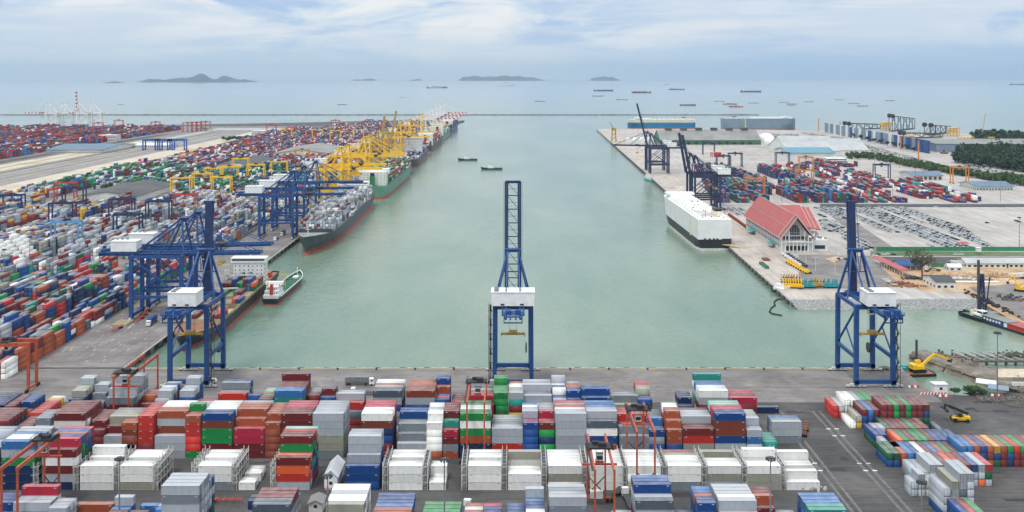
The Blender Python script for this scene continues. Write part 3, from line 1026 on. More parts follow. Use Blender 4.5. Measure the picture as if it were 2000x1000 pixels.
# ---- the far yards
MASK = [(-560, -425, 1130, 1290), (-480, -400, 1520, 1680), (-445, -325, 1770, 1960), (-600, -300, 765, 800), (-470, -300, 1395, 1425)]
def zone(X, Z, r):
    if Z < 765: return r.choice('BBNNBRRrSOLGGtgkWDcBNR' + ('BNBRrBN' if X > -330 else 'LGTWL'))
    if Z < 1130: return r.choice('LLGGGDWLTGDGRLRBOLN' + ('OYYbBR' if X < -430 else 'LGGR'))
    if Z < 1230: return r.choice('LLGWTLRcOBY')
    if Z < 1560: return r.choice('ggkgRRtkBNWgkbW' + ('LW' if X > -300 else 'RB'))
    return r.choice('RRcRrSNBBbWLWOcRNt')
r_ = random.Random(21)
def field(xb, ncol, z0, z1, colour, hmax, fill, step=13.2, hfun=None):
    z = z0
    run = 0
    while z < z1:
        if run <= 0:
            run = r_.randint(4, 14)
            base = r_.uniform(3.0, 5.2) if z < 765 else r_.uniform(1.9, hmax + .4)
            dom = None
            if r_.random() < .55: dom = colour(xb, z, r_)
        run -= 1
        if r_.random() > fill: z += step; continue
        for k in range(ncol):
            X = xb - 1.3 - k * 2.72
            if X < -.57 * z - 30 or X > .57 * z + 30: continue
            if any(a < X < b and c < z < d for a, b, c, d in MASK): continue
            n_ = int(round(base + r_.uniform(-.75, .6) + (r_.choice((-2, -1, 1)) if r_.random() < .12 else 0)))
            if n_ <= 0: continue
            s = dom if dom and r_.random() < .7 else colour(X, z, r_)
            while len(s) < min(n_, 6):           # stacks tend to hold one line's boxes
                s += s[-1] if r_.random() < .55 else colour(X, z, r_)
            if r_.random() < .22:
                add_stack(X, z + 3.1, 20, s, math.pi / 2, th=2.75)
                if r_.random() < .6: add_stack(X, z + 9.4, 20, ''.join(colour(X, z, r_) for _ in range(max(1, n_ - 1))), math.pi / 2, th=2.75)
            else: add_stack(X, z + 6.2, 40, s, math.pi / 2, th=2.75)
        z += step
CONT = []
for k in range(14):
    xb = -253 - k * 26.5
    for (a, b) in ((486 + (k % 2) * 6, 762), (803, 985), (1005, 1185), (1205, 1385), (1425, 1600), (1625, 1790), (1815, 1990), (2020, 2230), (2255, 2470), (2500, 2700), (2730, 2900), (2930, 3080)):
        if a > 2600 and xb < -420 - (3000 - a) * .4: continue
        field(xb, 6, a, b, zone, 4.6 if a < 1600 else 4.2, .96)
red = lambda X, Z, r: r.choice('RRcrRRSRBNRbWcRRrBt')
for k in range(34):
    xb = -925 - k * 27
    for (a, b) in ((1560, 1700), (1725, 1880), (1905, 2080), (2110, 2300), (2330, 2520), (2550, 2740)):
        if b > 2700 and xb < -1450: continue
        if a < 1700 and xb > -1000: continue
        field(xb, 6, a, b, red, 4.8, .9)
# wagons and boxes along the left of the near yard
for z in np.arange(900, 1250, 12.8):
    add_stack(-628, z, 40, r_.choice(['Y', 'R', 'YY', 'O', 'R']), math.pi / 2, th=2.7)
# white pyramid of reefers on the left
for k in range(8):
    for j in range(5):
        add_stack(-404 + k * 2.6, 752 + j * 12.5, 40, 'W' * (7 - min(k, 7) + (1 if j % 2 else 0)), math.pi / 2, th=2.75)
# right terminal yard
rp = [(1395, 398), (1370, 352), (1358, 330), (1400, 328), (1440, 334), (1505, 336), (1545, 322), (1580, 318), (1640, 316), (1720, 338), (1775, 352), (1905, 386), (1918, 394), (1840, 400), (1640, 402), (1570, 396), (1480, 402)]
navy = lambda X, Z, r: r.choice('NNNBDtRRcRSNbNBRNk' if X < 420 else 'RRRcNBRRrSBtW')
for k in range(19):
    xb = 222 + k * 23.5
    z = 1165
    run = 0
    while z < 1900:
        if run <= 0:
            run = r_.randint(2, 7); base = r_.uniform(1.4, 4.6) if xb < 420 else r_.uniform(.8, 2.4); gap = r_.random() < (.2 if xb < 430 else .36)
        run -= 1
        for q in range(6):
            X = xb + q * 2.62
            px, py = topx(X, z)
            if gap or not inpoly(px, py, rp): continue
            n_ = int(round(base + r_.uniform(-1, 1)))
            if n_ > 0:
                s = navy(X, z, r_)
                while len(s) < n_: s += s[-1] if r_.random() < .5 else navy(X, z, r_)
                add_stack(X, z, 40, s, math.pi / 2, th=2.75)
        z += 12.8
for k, (px, py, n_, c) in enumerate([(1452, 365, 3, 'W'), (1390, 306, 3, 'r'), (1562, 381, 3, 'W'), (1590, 383, 2, 'W'), (1640, 371, 2, 'W'), (1880, 392, 1, 'R'), (1840, 300, 1, 'R')]):
    X, Y, _ = P(px, py)
    for q in range(7 if k < 2 else 4): add_stack(X + q * 2.6, Y, 40, c * n_, math.pi / 2, th=2.75)
# small dark and pale reefers stacked in the open at (1560..1640, 350..385)
for q in range(70):
    px, py = r_.uniform(1545, 1650), r_.uniform(352, 392)
    if py > 352 + (px - 1545) * .1:
        X, Y, _ = P(px, py)
        X = round(X / 2.7) * 2.7; Y = round(Y / 12.8) * 12.8
        if not any(abs(c[0] - X) < 2 and abs(c[1] - Y) < 10 for c in CONT[-800:]): add_stack(X, Y, 20, r_.choice(['G', 'GW', 'WG', 'W', 'LL']), math.pi / 2, th=2.75)
YARD = rest + CONT
CONT = []      # what the ships carry is added below, then everything left over becomes one mesh

def build_stuff(items):
    n_ = len(items)
    a = np.array([[c[0], c[1], c[2], LEN[c[3]] / 2, c[4], abs(math.cos(c[5])) > .5] for c in items], dtype=np.float64)
    hx = np.where(a[:, 5] > .5, a[:, 3], 1.22)
    hy = np.where(a[:, 5] > .5, 1.22, a[:, 3])
    sg = np.array([[-1, -1, 0], [1, -1, 0], [1, 1, 0], [-1, 1, 0], [-1, -1, 1], [1, -1, 1], [1, 1, 1], [-1, 1, 1]], dtype=np.float64)
    v = np.zeros((n_, 8, 3))
    v[:, :, 0] = a[:, None, 0] + sg[None, :, 0] * hx[:, None]
    v[:, :, 1] = a[:, None, 1] + sg[None, :, 1] * hy[:, None]
    v[:, :, 2] = a[:, None, 2] + sg[None, :, 2] * a[:, None, 4]
    fq = np.array([[4, 5, 6, 7], [0, 1, 5, 4], [1, 2, 6, 5], [2, 3, 7, 6], [3, 0, 4, 7]])
    f = (fq[None] + (np.arange(n_) * 8)[:, None, None]).reshape(-1)
    me = bpy.data.meshes.new('stacked_containers')
    me.vertices.add(n_ * 8)
    me.vertices.foreach_set('co', v.reshape(-1))
    me.loops.add(len(f))
    me.loops.foreach_set('vertex_index', f)
    me.polygons.add(n_ * 5)
    me.polygons.foreach_set('loop_start', np.arange(0, n_ * 20, 4))
    me.polygons.foreach_set('loop_total', np.full(n_ * 5, 4))
    me.update(calc_edges=True)
    cols = np.array([COL[c[6]][0] for c in items])
    rs = np.random.RandomState(3)
    cols = cols * rs.uniform(.82, 1.15, (n_, 1)) * rs.uniform(.98, 1.02, (n_, 3))
    at = me.attributes.new('Col', 'FLOAT_COLOR', 'FACE')
    at.data.foreach_set('color', np.repeat(np.concatenate([cols, np.ones((n_, 1))], 1), 5, axis=0).astype(np.float32).reshape(-1))
    uvl = me.uv_layers.new(name='UVMap')
    uvl.data.foreach_set('uv', np.tile(np.array([0, 0, 1, 0, 1, 1, 0, 1], dtype=np.float32), n_ * 5))
    ae = me.attributes.new('end', 'FLOAT', 'FACE')
    ef = np.zeros((n_, 5), dtype=np.float32)
    lx_ = a[:, 5] > .5
    ef[lx_, 2] = 1; ef[lx_, 4] = 1; ef[~lx_, 1] = 1; ef[~lx_, 3] = 1
    ae.data.foreach_set('value', ef.reshape(-1))
    me.materials.append(M['cont_stuff'])
    o = bpy.data.objects.new('stacked_containers', me)
    C.objects.link(o)
    return tag(o, 'hundreds of smaller containers of every colour stacked across the far yards and ship decks', 'containers', None, 'stuff')

# ---- reefer racks: white steel frames with grey walkways between the white stacks
def rack_proto(h, depth):
    t = thing('reefer_rack', '', 'rack')
    fr, wk = MB(), MB()
    for y in np.linspace(0, depth, 6):
        for x in (-.85, .85):
            fr.beam((x, y, 0), (x, y, h + (1.4 if abs(x) > 0 else 0)), .2)
        for z in np.arange(2.7, h + .2, 2.9): fr.beam((-.85, y, z), (.85, y, z), .14)
    for z in np.arange(2.7, h + .2, 2.9):
        for x in (-.85, .85):
            fr.beam((x, 0, z + 1.1), (x, depth, z + 1.1), .1)
            fr.beam((x, 0, z), (x, depth, z), .18)
        wk.box(-.75, .75, .1, depth - .1, z - .02, z + .05)
    for z in np.arange(.5, h, .55): fr.beam((-.35, -.15, z), (.35, -.15, z), .07)
    for x in (-.35, .35): fr.beam((x, -.15, 0), (x, -.15, h + 1), .07)
    fr.build('frame', 'dirty_white', t)
    wk.build('walkway', 'dark_steel', t)
    return t
RX = [(70, 'left of the leftmost white stacks'), (148, 'right of the maroon and white stack'), (227, 'between the two leftmost white stacks'), (304, 'at the open right side of the second white stacks'),
      (379, 'left of the third white stacks'), (458, 'right of the third white stacks'), (533, 'left of the orange and red stack'), (752, 'right of the blue stack'),
      (830, 'right of the fourth white stacks'), (906, 'beside the dark empty bay'), (985, 'left of the low white stack'), (1063, 'right of the low white stack'),
      (1143, 'behind the red gantry legs'), (1219, 'right of the cyan truck'), (1298, 'in the middle of the white block'), (1376, 'left of the stained grey reefers'),
      (1454, 'right of the stained grey reefers'), (1530, 'last one at the right end of the white block')]
rp_ = rack_proto(8.9, 16)
for k, (px, s) in enumerate(RX):
    o = rp_ if k == 0 else copy_tree(rp_)
    o.location = ((px - 1000) / F * 356.5, 356.4, 0)
    tag(o, 'white steel reefer rack with walkways, ' + s, 'rack', 'steel racks between the refrigerated containers')

# ================================================================ CRANES
def truss(mb, a, b, d, n, w, side=(0, 0, 1)):
    """zigzag between two parallel chords a->b, offset d along side"""
    a, b, s = Vector(a), Vector(b), Vector(side) * d
    for k in range(n):
        p, q = a.lerp(b, k / n), a.lerp(b, (k + 1) / n)
        mb.beam(p, q + s, w) if k % 2 == 0 else mb.beam(p + s, q, w)

LW = {}
def sts_crane(name, label, loc, rz, paint='blue_paint', boom=84, house=(14, 12), gauge=27, legy=9, zg=40, apex=62, blen=58, tip=None, back=27, boompaint=None, tower=True, group='ship to shore cranes', banded=False, detail=True, mono=False, tside=1):
    """x: outreach over the water (0 = waterside rail), y: along the quay"""
    t = thing(name, label, 'crane', loc, rz, group)
    bp = boompaint or paint
    G = -gauge
    lw = 2.0 if detail else 1.6
    for x in (0, G):
        for y in (-legy, legy):
            lg = MB()
            lg.beam((x, y, 1.8), (x, y * (.98), zg), lw, lw * 1.1)
            lg.box(x - 1.1, x + 1.1, y - 1.1, y + 1.1, 1.4, 3.6)
            lg.box(x - 1.05, x + 1.05, y - 1.0, y + 1.0, 7.2, 8.0)
            lg.build('leg', paint, t)
    for x in (0, G):
        MB().beam((x, -legy, 2.9), (x, legy, 2.9), 1.5, 1.9).build('sill_beam', paint, t)
    for y in (-legy, legy): MB().beam((0, y, 14.5), (G, y, 14.5), 1.2, 1.7).build('portal_beam', paint, t)
    ub = MB()
    for x in (0, G): ub.beam((x, -legy, zg - .8), (x, legy, zg - .8), 1.5, 2.2)
    for y in (-legy, legy): ub.beam((0, y, zg - .8), (G, y, zg - .8), 1.1, 1.6)
    ub.build('upper_frame', paint, t)
    for y in (-legy, legy):
        MB().beam((0, y, 15), (G, y, zg - 1.5), .8).beam((G, y, 15), (G * .45, y, zg * .66), .6).build('brace', paint, t)
    # girders from the back reach to the hinge
    gw = 3.4
    gd = MB()
    for y in (-gw, gw):
        gd.beam((2.5, y, zg), (G - back, y, zg), 1.1, 1.9)
        if detail: gd.beam((2.5, y * 1.45, zg + 1.9), (G - back, y * 1.45, zg + 1.9), .1); gd.beam((2.5, y * 1.45, zg + .7), (G - back, y * 1.45, zg + .7), 1.0, .1)
    for x in np.linspace(0, G - back, 6): gd.beam((x, -gw, zg + .3), (x, gw, zg + .3), .6)
    if detail:
        for x in np.linspace(0, G - back, 16):
            for y in (-gw, gw): gd.beam((x, y * 1.45, zg + .7), (x, y * 1.45, zg + 1.9), .08)
    gd.build('girder', paint, t)
    if detail:                               # winch platform at the end of the back reach
        xe = G - back
        pl = MB().box(xe, xe + 7, -5, 5, zg + .95, zg + 1.15).box(xe + 1, xe + 3.4, -3.6, -1, zg + 1.15, zg + 3).box(xe + 1.4, xe + 3.8, .8, 3.4, zg + 1.15, zg + 2.6)
        for x in (xe, xe + 7):
            for z in (zg + 1.7, zg + 2.3): pl.beam((x, -5, z), (x, 5, z), .1)
        for y in np.linspace(-5, 5, 7): pl.beam((xe, y, zg + 1.1), (xe, y, zg + 2.3), .1)
        for y in (-3.4, -1.2, 1.2, 3.4): pl.cyl((xe + .2, y - .3, zg - .2), (xe + .2, y + .3, zg - .2), 1.0, n=10)
        pl.beam((xe + .5, -4.4, zg - 2.6), (xe + .5, 4.4, zg - 2.6), .5); pl.beam((xe + .5, -4.2, zg - 2.6), (xe + .5, -4.2, zg + 1), .4); pl.beam((xe + .5, 4.2, zg - 2.6), (xe + .5, 4.2, zg + 1), .4)
        pl.build('winch_platform', [paint], t)
    # boom
    A = R(boom)
    bv = Vector((math.cos(A), 0, math.sin(A)))
    bn = Vector((-math.sin(A), 0, math.cos(A)))
    h0 = Vector((3, 0, zg))
    bm_ = MB()
    hb = h0 + bv * blen
    nb = 12
    if mono:
        bm_.beam(h0, hb, 3.6, 2.4)
        for y in (-1.95, 1.95): bm_.beam(h0 + Vector((0, y, 0)) - bn * 1.0, hb + Vector((0, y, 0)) - bn * 1.0, .35, .5)
    for y in () if mono else (-gw + .4, gw - .4):
        for k in range(nb):
            a, b = h0.lerp(hb, k / nb), h0.lerp(hb, (k + 1) / nb)
            bm_.beam(a + Vector((0, y, 0)), b + Vector((0, y, 0)), 1.15, 1.9, (k % 2) if banded else 0)
        if detail: bm_.beam(h0 + Vector((0, y * 1.6, 0)) + bn * 1.8, hb + Vector((0, y * 1.6, 0)) + bn * 1.8, .12)
    if not mono and detail:
        for y in (-gw - .6, gw + .6): bm_.beam(h0 + Vector((0, y, 0)), hb + Vector((0, y, 0)), .7, .2)
        for k in range(17): bm_.beam(h0.lerp(hb, k / 16) + Vector((0, -gw - .9, 0)) + bn * .9, h0.lerp(hb, k / 16) + Vector((0, gw + .9, 0)) + bn * .9, .16)
    for k in range(0 if mono else 9):
        a = h0.lerp(hb, k / 8)
        bm_.beam(a + Vector((0, -gw + .4, 0)), a + Vector((0, gw - .4, 0)), .45)
    if detail and not mono:
        for k in range(8):
            a, b = h0.lerp(hb, k / 8), h0.lerp(hb, (k + 1) / 8)
            bm_.beam(a + Vector((0, -gw + .4, 0)), b + Vector((0, gw - .4, 0)), .22)
    bm_.beam(hb + Vector((0, -gw - .6 + mono * 1.2, 0)), hb + Vector((0, gw + .6 - mono * 1.2, 0)), 1.3)
    bm_.build('boom', [bp, 'stripe_red'], t)
    # A-frame
    af = MB()
    ap = Vector((-1.5, 0, apex))
    for y in (-1, 1):
        af.beam((1.2, y * legy * .93, zg), ap + Vector((0, y * 2.6, 0)), 1.0)
        af.beam((G * .45, y * legy * .9, zg), ap + Vector((-1, y * 2.6, 0)), .8)
        af.beam((G, y * gw, zg + 1), ap + Vector((-1, y * 2.6, 0)), .65)
        if house[0] > 18: af.beam((G - 8, y * gw, zg + 8), ap + Vector((-1, y * 2.4, 0)), .5)
    af.beam(ap + Vector((0, -3.4, 0)), ap + Vector((0, 3.4, 0)), 1.4)
    af.beam((-.2, -5.2, zg + (apex - zg) * .5), (-.2, 5.2, zg + (apex - zg) * .5), .5)
    af.box(-3, 1.5, -4.4, 4.4, apex + .6, apex + .9)
    if detail:
        for y in (-4.3, 4.3): af.beam((-3, y, apex + 2), (1.5, y, apex + 2), .1)
    af.build('apex_frame', paint, t)
    st = MB()
    for y in (-2.6, 2.6):
        if boom < 30:
            for f in (.45, .93):
                st.beam(ap + Vector((0, y, 0)), h0.lerp(hb, f) + Vector((0, y, .8)), .38)
        else:
            for f in (.45, .93):
                mid = h0.lerp(hb, f * .5) + bn * 3.5
                st.beam(ap + Vector((0, y, 0)), mid + Vector((0, y, 0)), .24)
                st.beam(mid + Vector((0, y, 0)), h0.lerp(hb, f) + Vector((0, y, 0)), .24)
    st.build('stay', paint, t)
    # machinery house behind the landside legs
    hw, hd = house
    x1 = G + 1.5
    mh = MB().box(x1 - hd, x1, -hw / 2, hw / 2, zg + 1.6, zg + 8.0)
    for k in range(int(hw)): mh.box(x1 - hd - .06, x1 - hd + .01, -hw / 2 + k + .3, -hw / 2 + k + .42, zg + 1.8, zg + 7.8, 0)
    for k in (.25, .7): mh.box(x1 - hd - .12, x1 - hd, -hw / 2 + hw * k, -hw / 2 + hw * k + 1.8, zg + 2.0, zg + 2.7, 1)
    ho = mh.build('machinery_house', ['white_paint', 'machine_black'], t)
    rf = MB().box(x1 - hd - .25, x1 + .25, -hw / 2 - .25, hw / 2 + .25, zg + 8.0, zg + 8.3)
    for q in range(3): rf.box(x1 - hd + 1 + q * 3.2, x1 - hd + 2.2 + q * 3.2, hw / 2 - 3.4, hw / 2 - 1.2, zg + 8.3, zg + 9.0, 1)
    rf.build('roof', ['white_paint', 'steel'], ho)
    # trolley, cab and spreader
    tx = G + 3 if boom > 30 else 14
    if tx > 0: tp = zg - .4
    tr_ = MB().box(tx - 3, tx + 3, -4, 4, zg + .6, zg + 2.0).box(tx - 2, tx + 2, -4.6, -3.4, zg - .4, zg + .6).box(tx - 2, tx + 2, 3.4, 4.6, zg - .4, zg + .6)
    tr_.build('trolley', 'machine_black', t)
    cb = MB().box(tx - 4.8, tx - 2.4, 1.0, 3.4, zg - 4.2, zg - 1.4).box(tx - 5, tx - 2.2, .8, 3.6, zg - 1.4, zg - 1.1)
    co = cb.build('operator_cab', 'white_paint', t)
    MB().box(tx - 4.9, tx - 4.8, 1.2, 3.2, zg - 3.4, zg - 1.8).box(tx - 4.6, tx - 2.6, .9, 1.0, zg - 3.4, zg - 1.8).build('window', 'glass', co)
    zs = zg - (15 if boom > 30 else 12)
    sp = MB().box(tx - 1.1, tx + 1.1, -5.9, 5.9, zs, zs + .7).box(tx - 1.6, tx + 1.6, -2, 2, zs + .7, zs + 1.9)
    for sx in (-1.1, 1.1):
        for sy in (-5.8, 5.8): sp.box(tx + sx - .2, tx + sx + .2, sy - .2, sy + .2, zs - .7, zs)
    so = sp.build('spreader', 'old_yellow_paint', t)
    rp = MB()
    for sx in (-1, 1):
        for sy in (-1.8, 1.8): rp.beam((tx + sx, sy, zs + 1.8), (tx + sx, sy, zg + .6), .09)
    rp.build('hoist_rope', 'dark_steel', so)
    for x in (0, G):
        for y in (-legy, legy):
            bg_ = MB()
            for q in range(4):
                yy = y - 3.9 + q * 2.6
                bg_.box(x - .45, x + .45, yy - .95, yy + .95, .55, 1.3, 0)
                for d_ in (-.55, .55): bg_.cyl((x - .3, yy + d_, .42), (x + .3, yy + d_, .42), .42, n=8, mi=1)
            bg_.box(x - .5, x + .5, y - 2.8, y + 2.8, 1.3, 1.9, 0)
            bg_.build('bogie', ['dirty_white', 'machine_black'], t)
    if tower:                                # zigzag stairs and cable reel on one landside leg
        sr = MB()
        yy = (legy + 1.9) * tside
        for q in range(11):
            z = 2 + q * 3.5
            a, b = (G - 1.4, G + 1.8) if q % 2 else (G + 1.8, G - 1.4)
            sr.beam((a, yy, z), (b, yy, z + 3.5), .8, .18)
            sr.beam((a, yy + .5 * tside, z + 1), (b, yy + .5 * tside, z + 4.5), .1)
            sr.box(b - .7, b + .7, yy - .9, yy + .8, z + 3.4, z + 3.55)
            for xx in (b - .7, b + .7): sr.beam((xx, yy + .8 * tside, z + 3.5), (xx, yy + .8 * tside, z + 4.6), .09)
        for xx in (G - 1.9, G + 2.3): sr.beam((xx, yy + .9 * tside, 1), (xx, yy + .9 * tside, zg), .2)
        sr.build('stairway', 'dark_steel', t)
        rl = MB().cyl((-.2, -legy + 1.9, 12), (-.2, -legy + 2.6, 12), 2.6, n=18).cyl((-.2, -legy + 1.8, 12), (-.2, -legy + 2.7, 12), .6, n=10)
        rl.build('cable_reel', 'dark_steel', t)
    return t

# three with raised booms on the end quay: rotated so that the boom points away over the basin
for X, hs, lab in ((-157.5, (13.5, 11), 'blue quay crane with raised dark boom at the left corner of the end quay'),
                   (0.5, (20.5, 10), 'blue quay crane with raised open boom in the middle of the end quay'),
                   (176.5, (13.5, 11), 'blue quay crane with raised boom at the right end of the end quay')):
    sts_crane('quay_crane', lab, (X, 500.5, .05), R(90), boom=86.5, house=hs, boompaint='deep_blue_paint', blen=56.5 if 0 < X < 1 else 46, tside=1 if 0 < X < 1 else -1,
              group='blue ship to shore cranes', back=24, mono=bool(X > 1 or X < 0))
# blue ones along the left quay, booms down over the ships
for Y, lab in ((612, 'blue quay crane with lowered boom reaching over the black feeder ship, nearest on left quay'),
               (640, 'blue quay crane with lowered boom directly behind the nearest one on left quay'),
               (913, 'blue quay crane with lowered boom over the bow stacks of the grey container ship'),
               (962, 'blue quay crane with lowered boom, middle of the three over the grey ship'),
               (1018, 'blue quay crane with lowered boom over the bridge of the grey container ship')):
    sts_crane('quay_crane', lab, (LQ(Y) - 3.5, Y, .05), 0, boom=1.0 if Y != 640 else 1.6, house=(9, 16), blen=44, group='blue ship to shore cranes', back=22, gauge=31)
MB.WS = 1.2
YL = [(1215, 1, 'yellow quay crane with lowered boom behind the first yellow one', 42), (1163, 1, 'yellow quay crane with lowered boom beside the white bridge of the green ship', 44),
      (1347, 1, 'yellow quay crane with lowered boom over the far stacks of the green ship', 48), (1385, 1, 'yellow quay crane with lowered boom, rear one of the near yellow cluster', 48),
      (1475, 84, 'yellow quay crane with upright boom, left of the two upright ones', 50), (1585, 80, 'yellow quay crane with slightly leaning raised boom, right of the two upright ones', 54),
      (1760, 1, 'yellow quay crane with lowered boom before the white house of the dark ship', 48), (1917, 1, 'yellow quay crane over the red container ship, nearer of the far yellow pair', 50),
 (2171, 1, 'yellow quay crane next to the white cranes, farthest yellow one', 54)]
for Y, a, lab, bl in YL:
    sts_crane('quay_crane', lab, (LQ(Y) - 3.5, Y, .05), 0, 'old_yellow_paint' if a > 30 else 'yellow_paint', boom=a, house=(9, 15), blen=bl, group='yellow ship to shore cranes', back=24, gauge=30, apex=66, tower=False, detail=False)
MB.WS = 1.4
for k, Y in enumerate((2440, 2560, 2700, 2830)):
    sts_crane('quay_crane', ['white quay crane with red banded boom, nearest white one at the basin mouth', 'white quay crane with red banded boom, second white one at the basin mouth',
              'white quay crane with red banded boom, third white one at the basin mouth', 'white quay crane with red banded boom, farthest one at the basin mouth'][k],
              (LQ(Y) - 3.5, Y, .05), 0, 'white_paint', boom=2, house=(10, 14), blen=62, group='white ship to shore cranes at the basin mouth', back=22, gauge=30, apex=74, zg=42, tower=False, detail=False, banded=True)
for k, (X, Y, a) in enumerate(((-1352, 2830, 1), (-1318, 2850, 1), (-1262, 2830, 87), (-1228, 2840, 1))):
    sts_crane('quay_crane', ['white quay crane with red banded boom reaching left, far left shore, leftmost', 'white quay crane with red banded boom reaching left, second on far left shore',
              'white quay crane with upright red banded boom on the far left shore', 'white quay crane with lowered boom, rightmost on the far left shore'][k],
              (X, Y, .05), R(180), 'white_paint', boom=a, house=(10, 12), blen=62, group='white ship to shore cranes on the far left shore', back=20, gauge=30, apex=72, zg=42, tower=False, detail=False, banded=True)
MB.WS = 1.0
for k, (Y, a, lab, bl) in enumerate(((1085, 78, 'dark blue quay crane with raised boom just behind the white carrier', 46), (1120, 80, 'dark blue quay crane with raised boom, rear of the pair at the carrier', 46),
                           (1500, 76, 'dark blue quay crane with tall raised boom on the right quay', 70), (1550, 1, 'dark blue quay crane with lowered boom reaching left from the right quay', 50))):
    sts_crane('quay_crane', lab, (RQ(Y) + 4, Y, .05), R(180), 'navy_paint', boom=a, house=(9, 14), blen=bl, group='dark blue cranes on the right quay', back=26, gauge=28, tower=False)

MB.WS = 1.0
# ---- rubber tyred and rail gantries in the yards
def gantry(name, label, loc, rz, paint, span=24, wb=6.6, h=22.5, group='yard gantry cranes', near=False, trol=.5):
    t = thing(name, label, 'gantry crane', loc, rz, group)
    for x in (-span / 2, span / 2):
        for y in (-wb / 2, wb / 2):
            MB().beam((x, y, 1.6), (x, y, h), .62 if near else 1.15, .62 if near else 1.15).build('leg', paint, t)
        MB().beam((x, -wb / 2 - 2, 1.5), (x, wb / 2 + 2, 1.5), .8, .9).build('sill_beam', paint, t)
    for y in (-wb / 2, wb / 2):
        g_ = MB().beam((-span / 2 - .6, y, h + .6), (span / 2 + .6, y, h + .6), .65 if near else 1.2, 1.2 if near else 1.8)
        g_.build('girder', paint, t)
    tx = (trol - .5) * span
    tl = MB().box(tx - 2.6, tx + 2.6, -wb / 2 - .6, wb / 2 + .6, h + 1.4, h + 1.9).box(tx - 1.8, tx + .4, -2.2, .4, h + 1.9, h + 3.2).box(tx + .8, tx + 2, .2, 2.4, h + 1.9, h + 2.8)
    if near:
        for q in range(9): tl.cyl((tx - 2.4 + q * .6, -wb / 2 - 1.1, h + 1.5), (tx - 2.4 + q * .6, -wb / 2 - 1.1, h + 2.6), .16, n=5)
        for y in (-wb / 2 - 1.2, wb / 2 + 1.2):
            tl.beam((tx - 3, y, h + 2.6), (tx + 3, y, h + 2.6), .1); tl.box(tx - 3, tx + 3, y - .4, y + .4, h + 1.35, h + 1.5)
            for q in range(5): tl.beam((tx - 3 + q * 1.5, y, h + 1.5), (tx - 3 + q * 1.5, y, h + 2.6), .1)
    tl.build('trolley', 'machine_black', t)
    cb = MB().box(tx - 1.2, tx + 1.0, -1.2, 1.2, h - 3.0, h - .8).build('operator_cab', 'dirty_white', t)
    MB().box(tx - 1.25, tx - 1.2, -1, 1, h - 2.6, h - 1.3).box(tx - .9, tx + .7, -1.25, -1.2, h - 2.6, h - 1.3).build('window', 'glass', cb)
    sp = MB().beam((tx, -6, h - 4.6), (tx, 6, h - 4.6), 1.0, .5).box(tx - .9, tx + .9, -1.4, 1.4, h - 4.3, h - 3.3)
    if near:
        for sx in (-.8, .8):
            for sy in (-1.2, 1.2): sp.beam((tx + sx, sy, h - 3.3), (tx + sx, sy, h + 1.4), .08)
        sp.build('spreader', 'red_paint', t)
        for x in (-span / 2, span / 2):
            MB().beam((x, -wb / 2, 3), (x, wb / 2, 9.5), .3).beam((x, wb / 2, 3), (x, -wb / 2, 9.5), .3).build('brace', 'machine_black', t)
        MB().box(span / 2 - 1.6, span / 2 + .4, -wb / 2 + .9, wb / 2 - .9, 2.0, 4.6).build('power_unit', 'dirty_white', t)
        cr = MB().beam((-span / 2, wb / 2 + .9, h + 2.0), (span / 2, wb / 2 + .9, h + 2.0), .1)
        for q in range(13): cr.beam((-span / 2 + q * span / 12, wb / 2 + .9, h + .7), (-span / 2 + q * span / 12, wb / 2 + .9, h + 2.0), .08)
        cr.beam((-span / 2, wb / 2 + .75, h + .7), (span / 2, wb / 2 + .75, h + .7), .7, .1)
        cr.build('walkway', 'dark_steel', t)
    for x in (-span / 2, span / 2):
        for y in (-wb / 2 - 1.6, wb / 2 + 1.6):
            wl = MB().cyl((x - .4, y - .8, .75), (x + .4, y - .8, .75), .75, n=10).cyl((x - .4, y + .8, .75), (x + .4, y + .8, .75), .75, n=10)
            wl.build('wheel', 'black_rubber', t)
    return t
G1 = 'orange yard gantries in the near yard'
for px0, px1, Z, sp_, tr_, lab in ((222, 251, 412, 34, .15, 'orange yard gantry at the road corner left of the quay crane'),
                         (912, 946, 380, 30, .82, 'orange yard gantry over the green containers left of centre'),
                         (1244, 1279, 349, 30, .75, 'orange yard gantry over the white reefers right of centre'),
                         (1162, 1200, 315, 31, .60, 'orange yard gantry in the foreground beside the cyan truck'),
                         (3, 34, 317, 29, .82, 'orange yard gantry at the bottom left corner')):
    xc = ((px0 + px1) / 2 - 1000) / F * Z
    gantry('yard_gantry', lab, (xc, Z + sp_ / 2, .03), R(90), 'orange_paint', sp_, (px1 - px0) / F * Z, 23.2, G1, True, tr_)
YG = [  # px of centre at the ground, colour, label
 (470, 1, 'green'),]
def far_gantry(px, py, paint, lab, rz=0, span=24, grp='distant yard gantries', h=22, wb=8):
    X, Y, _ = P(px, py)
    gantry('yard_gantry', lab, (X, Y, .05), rz, paint, span, wb, h, grp)
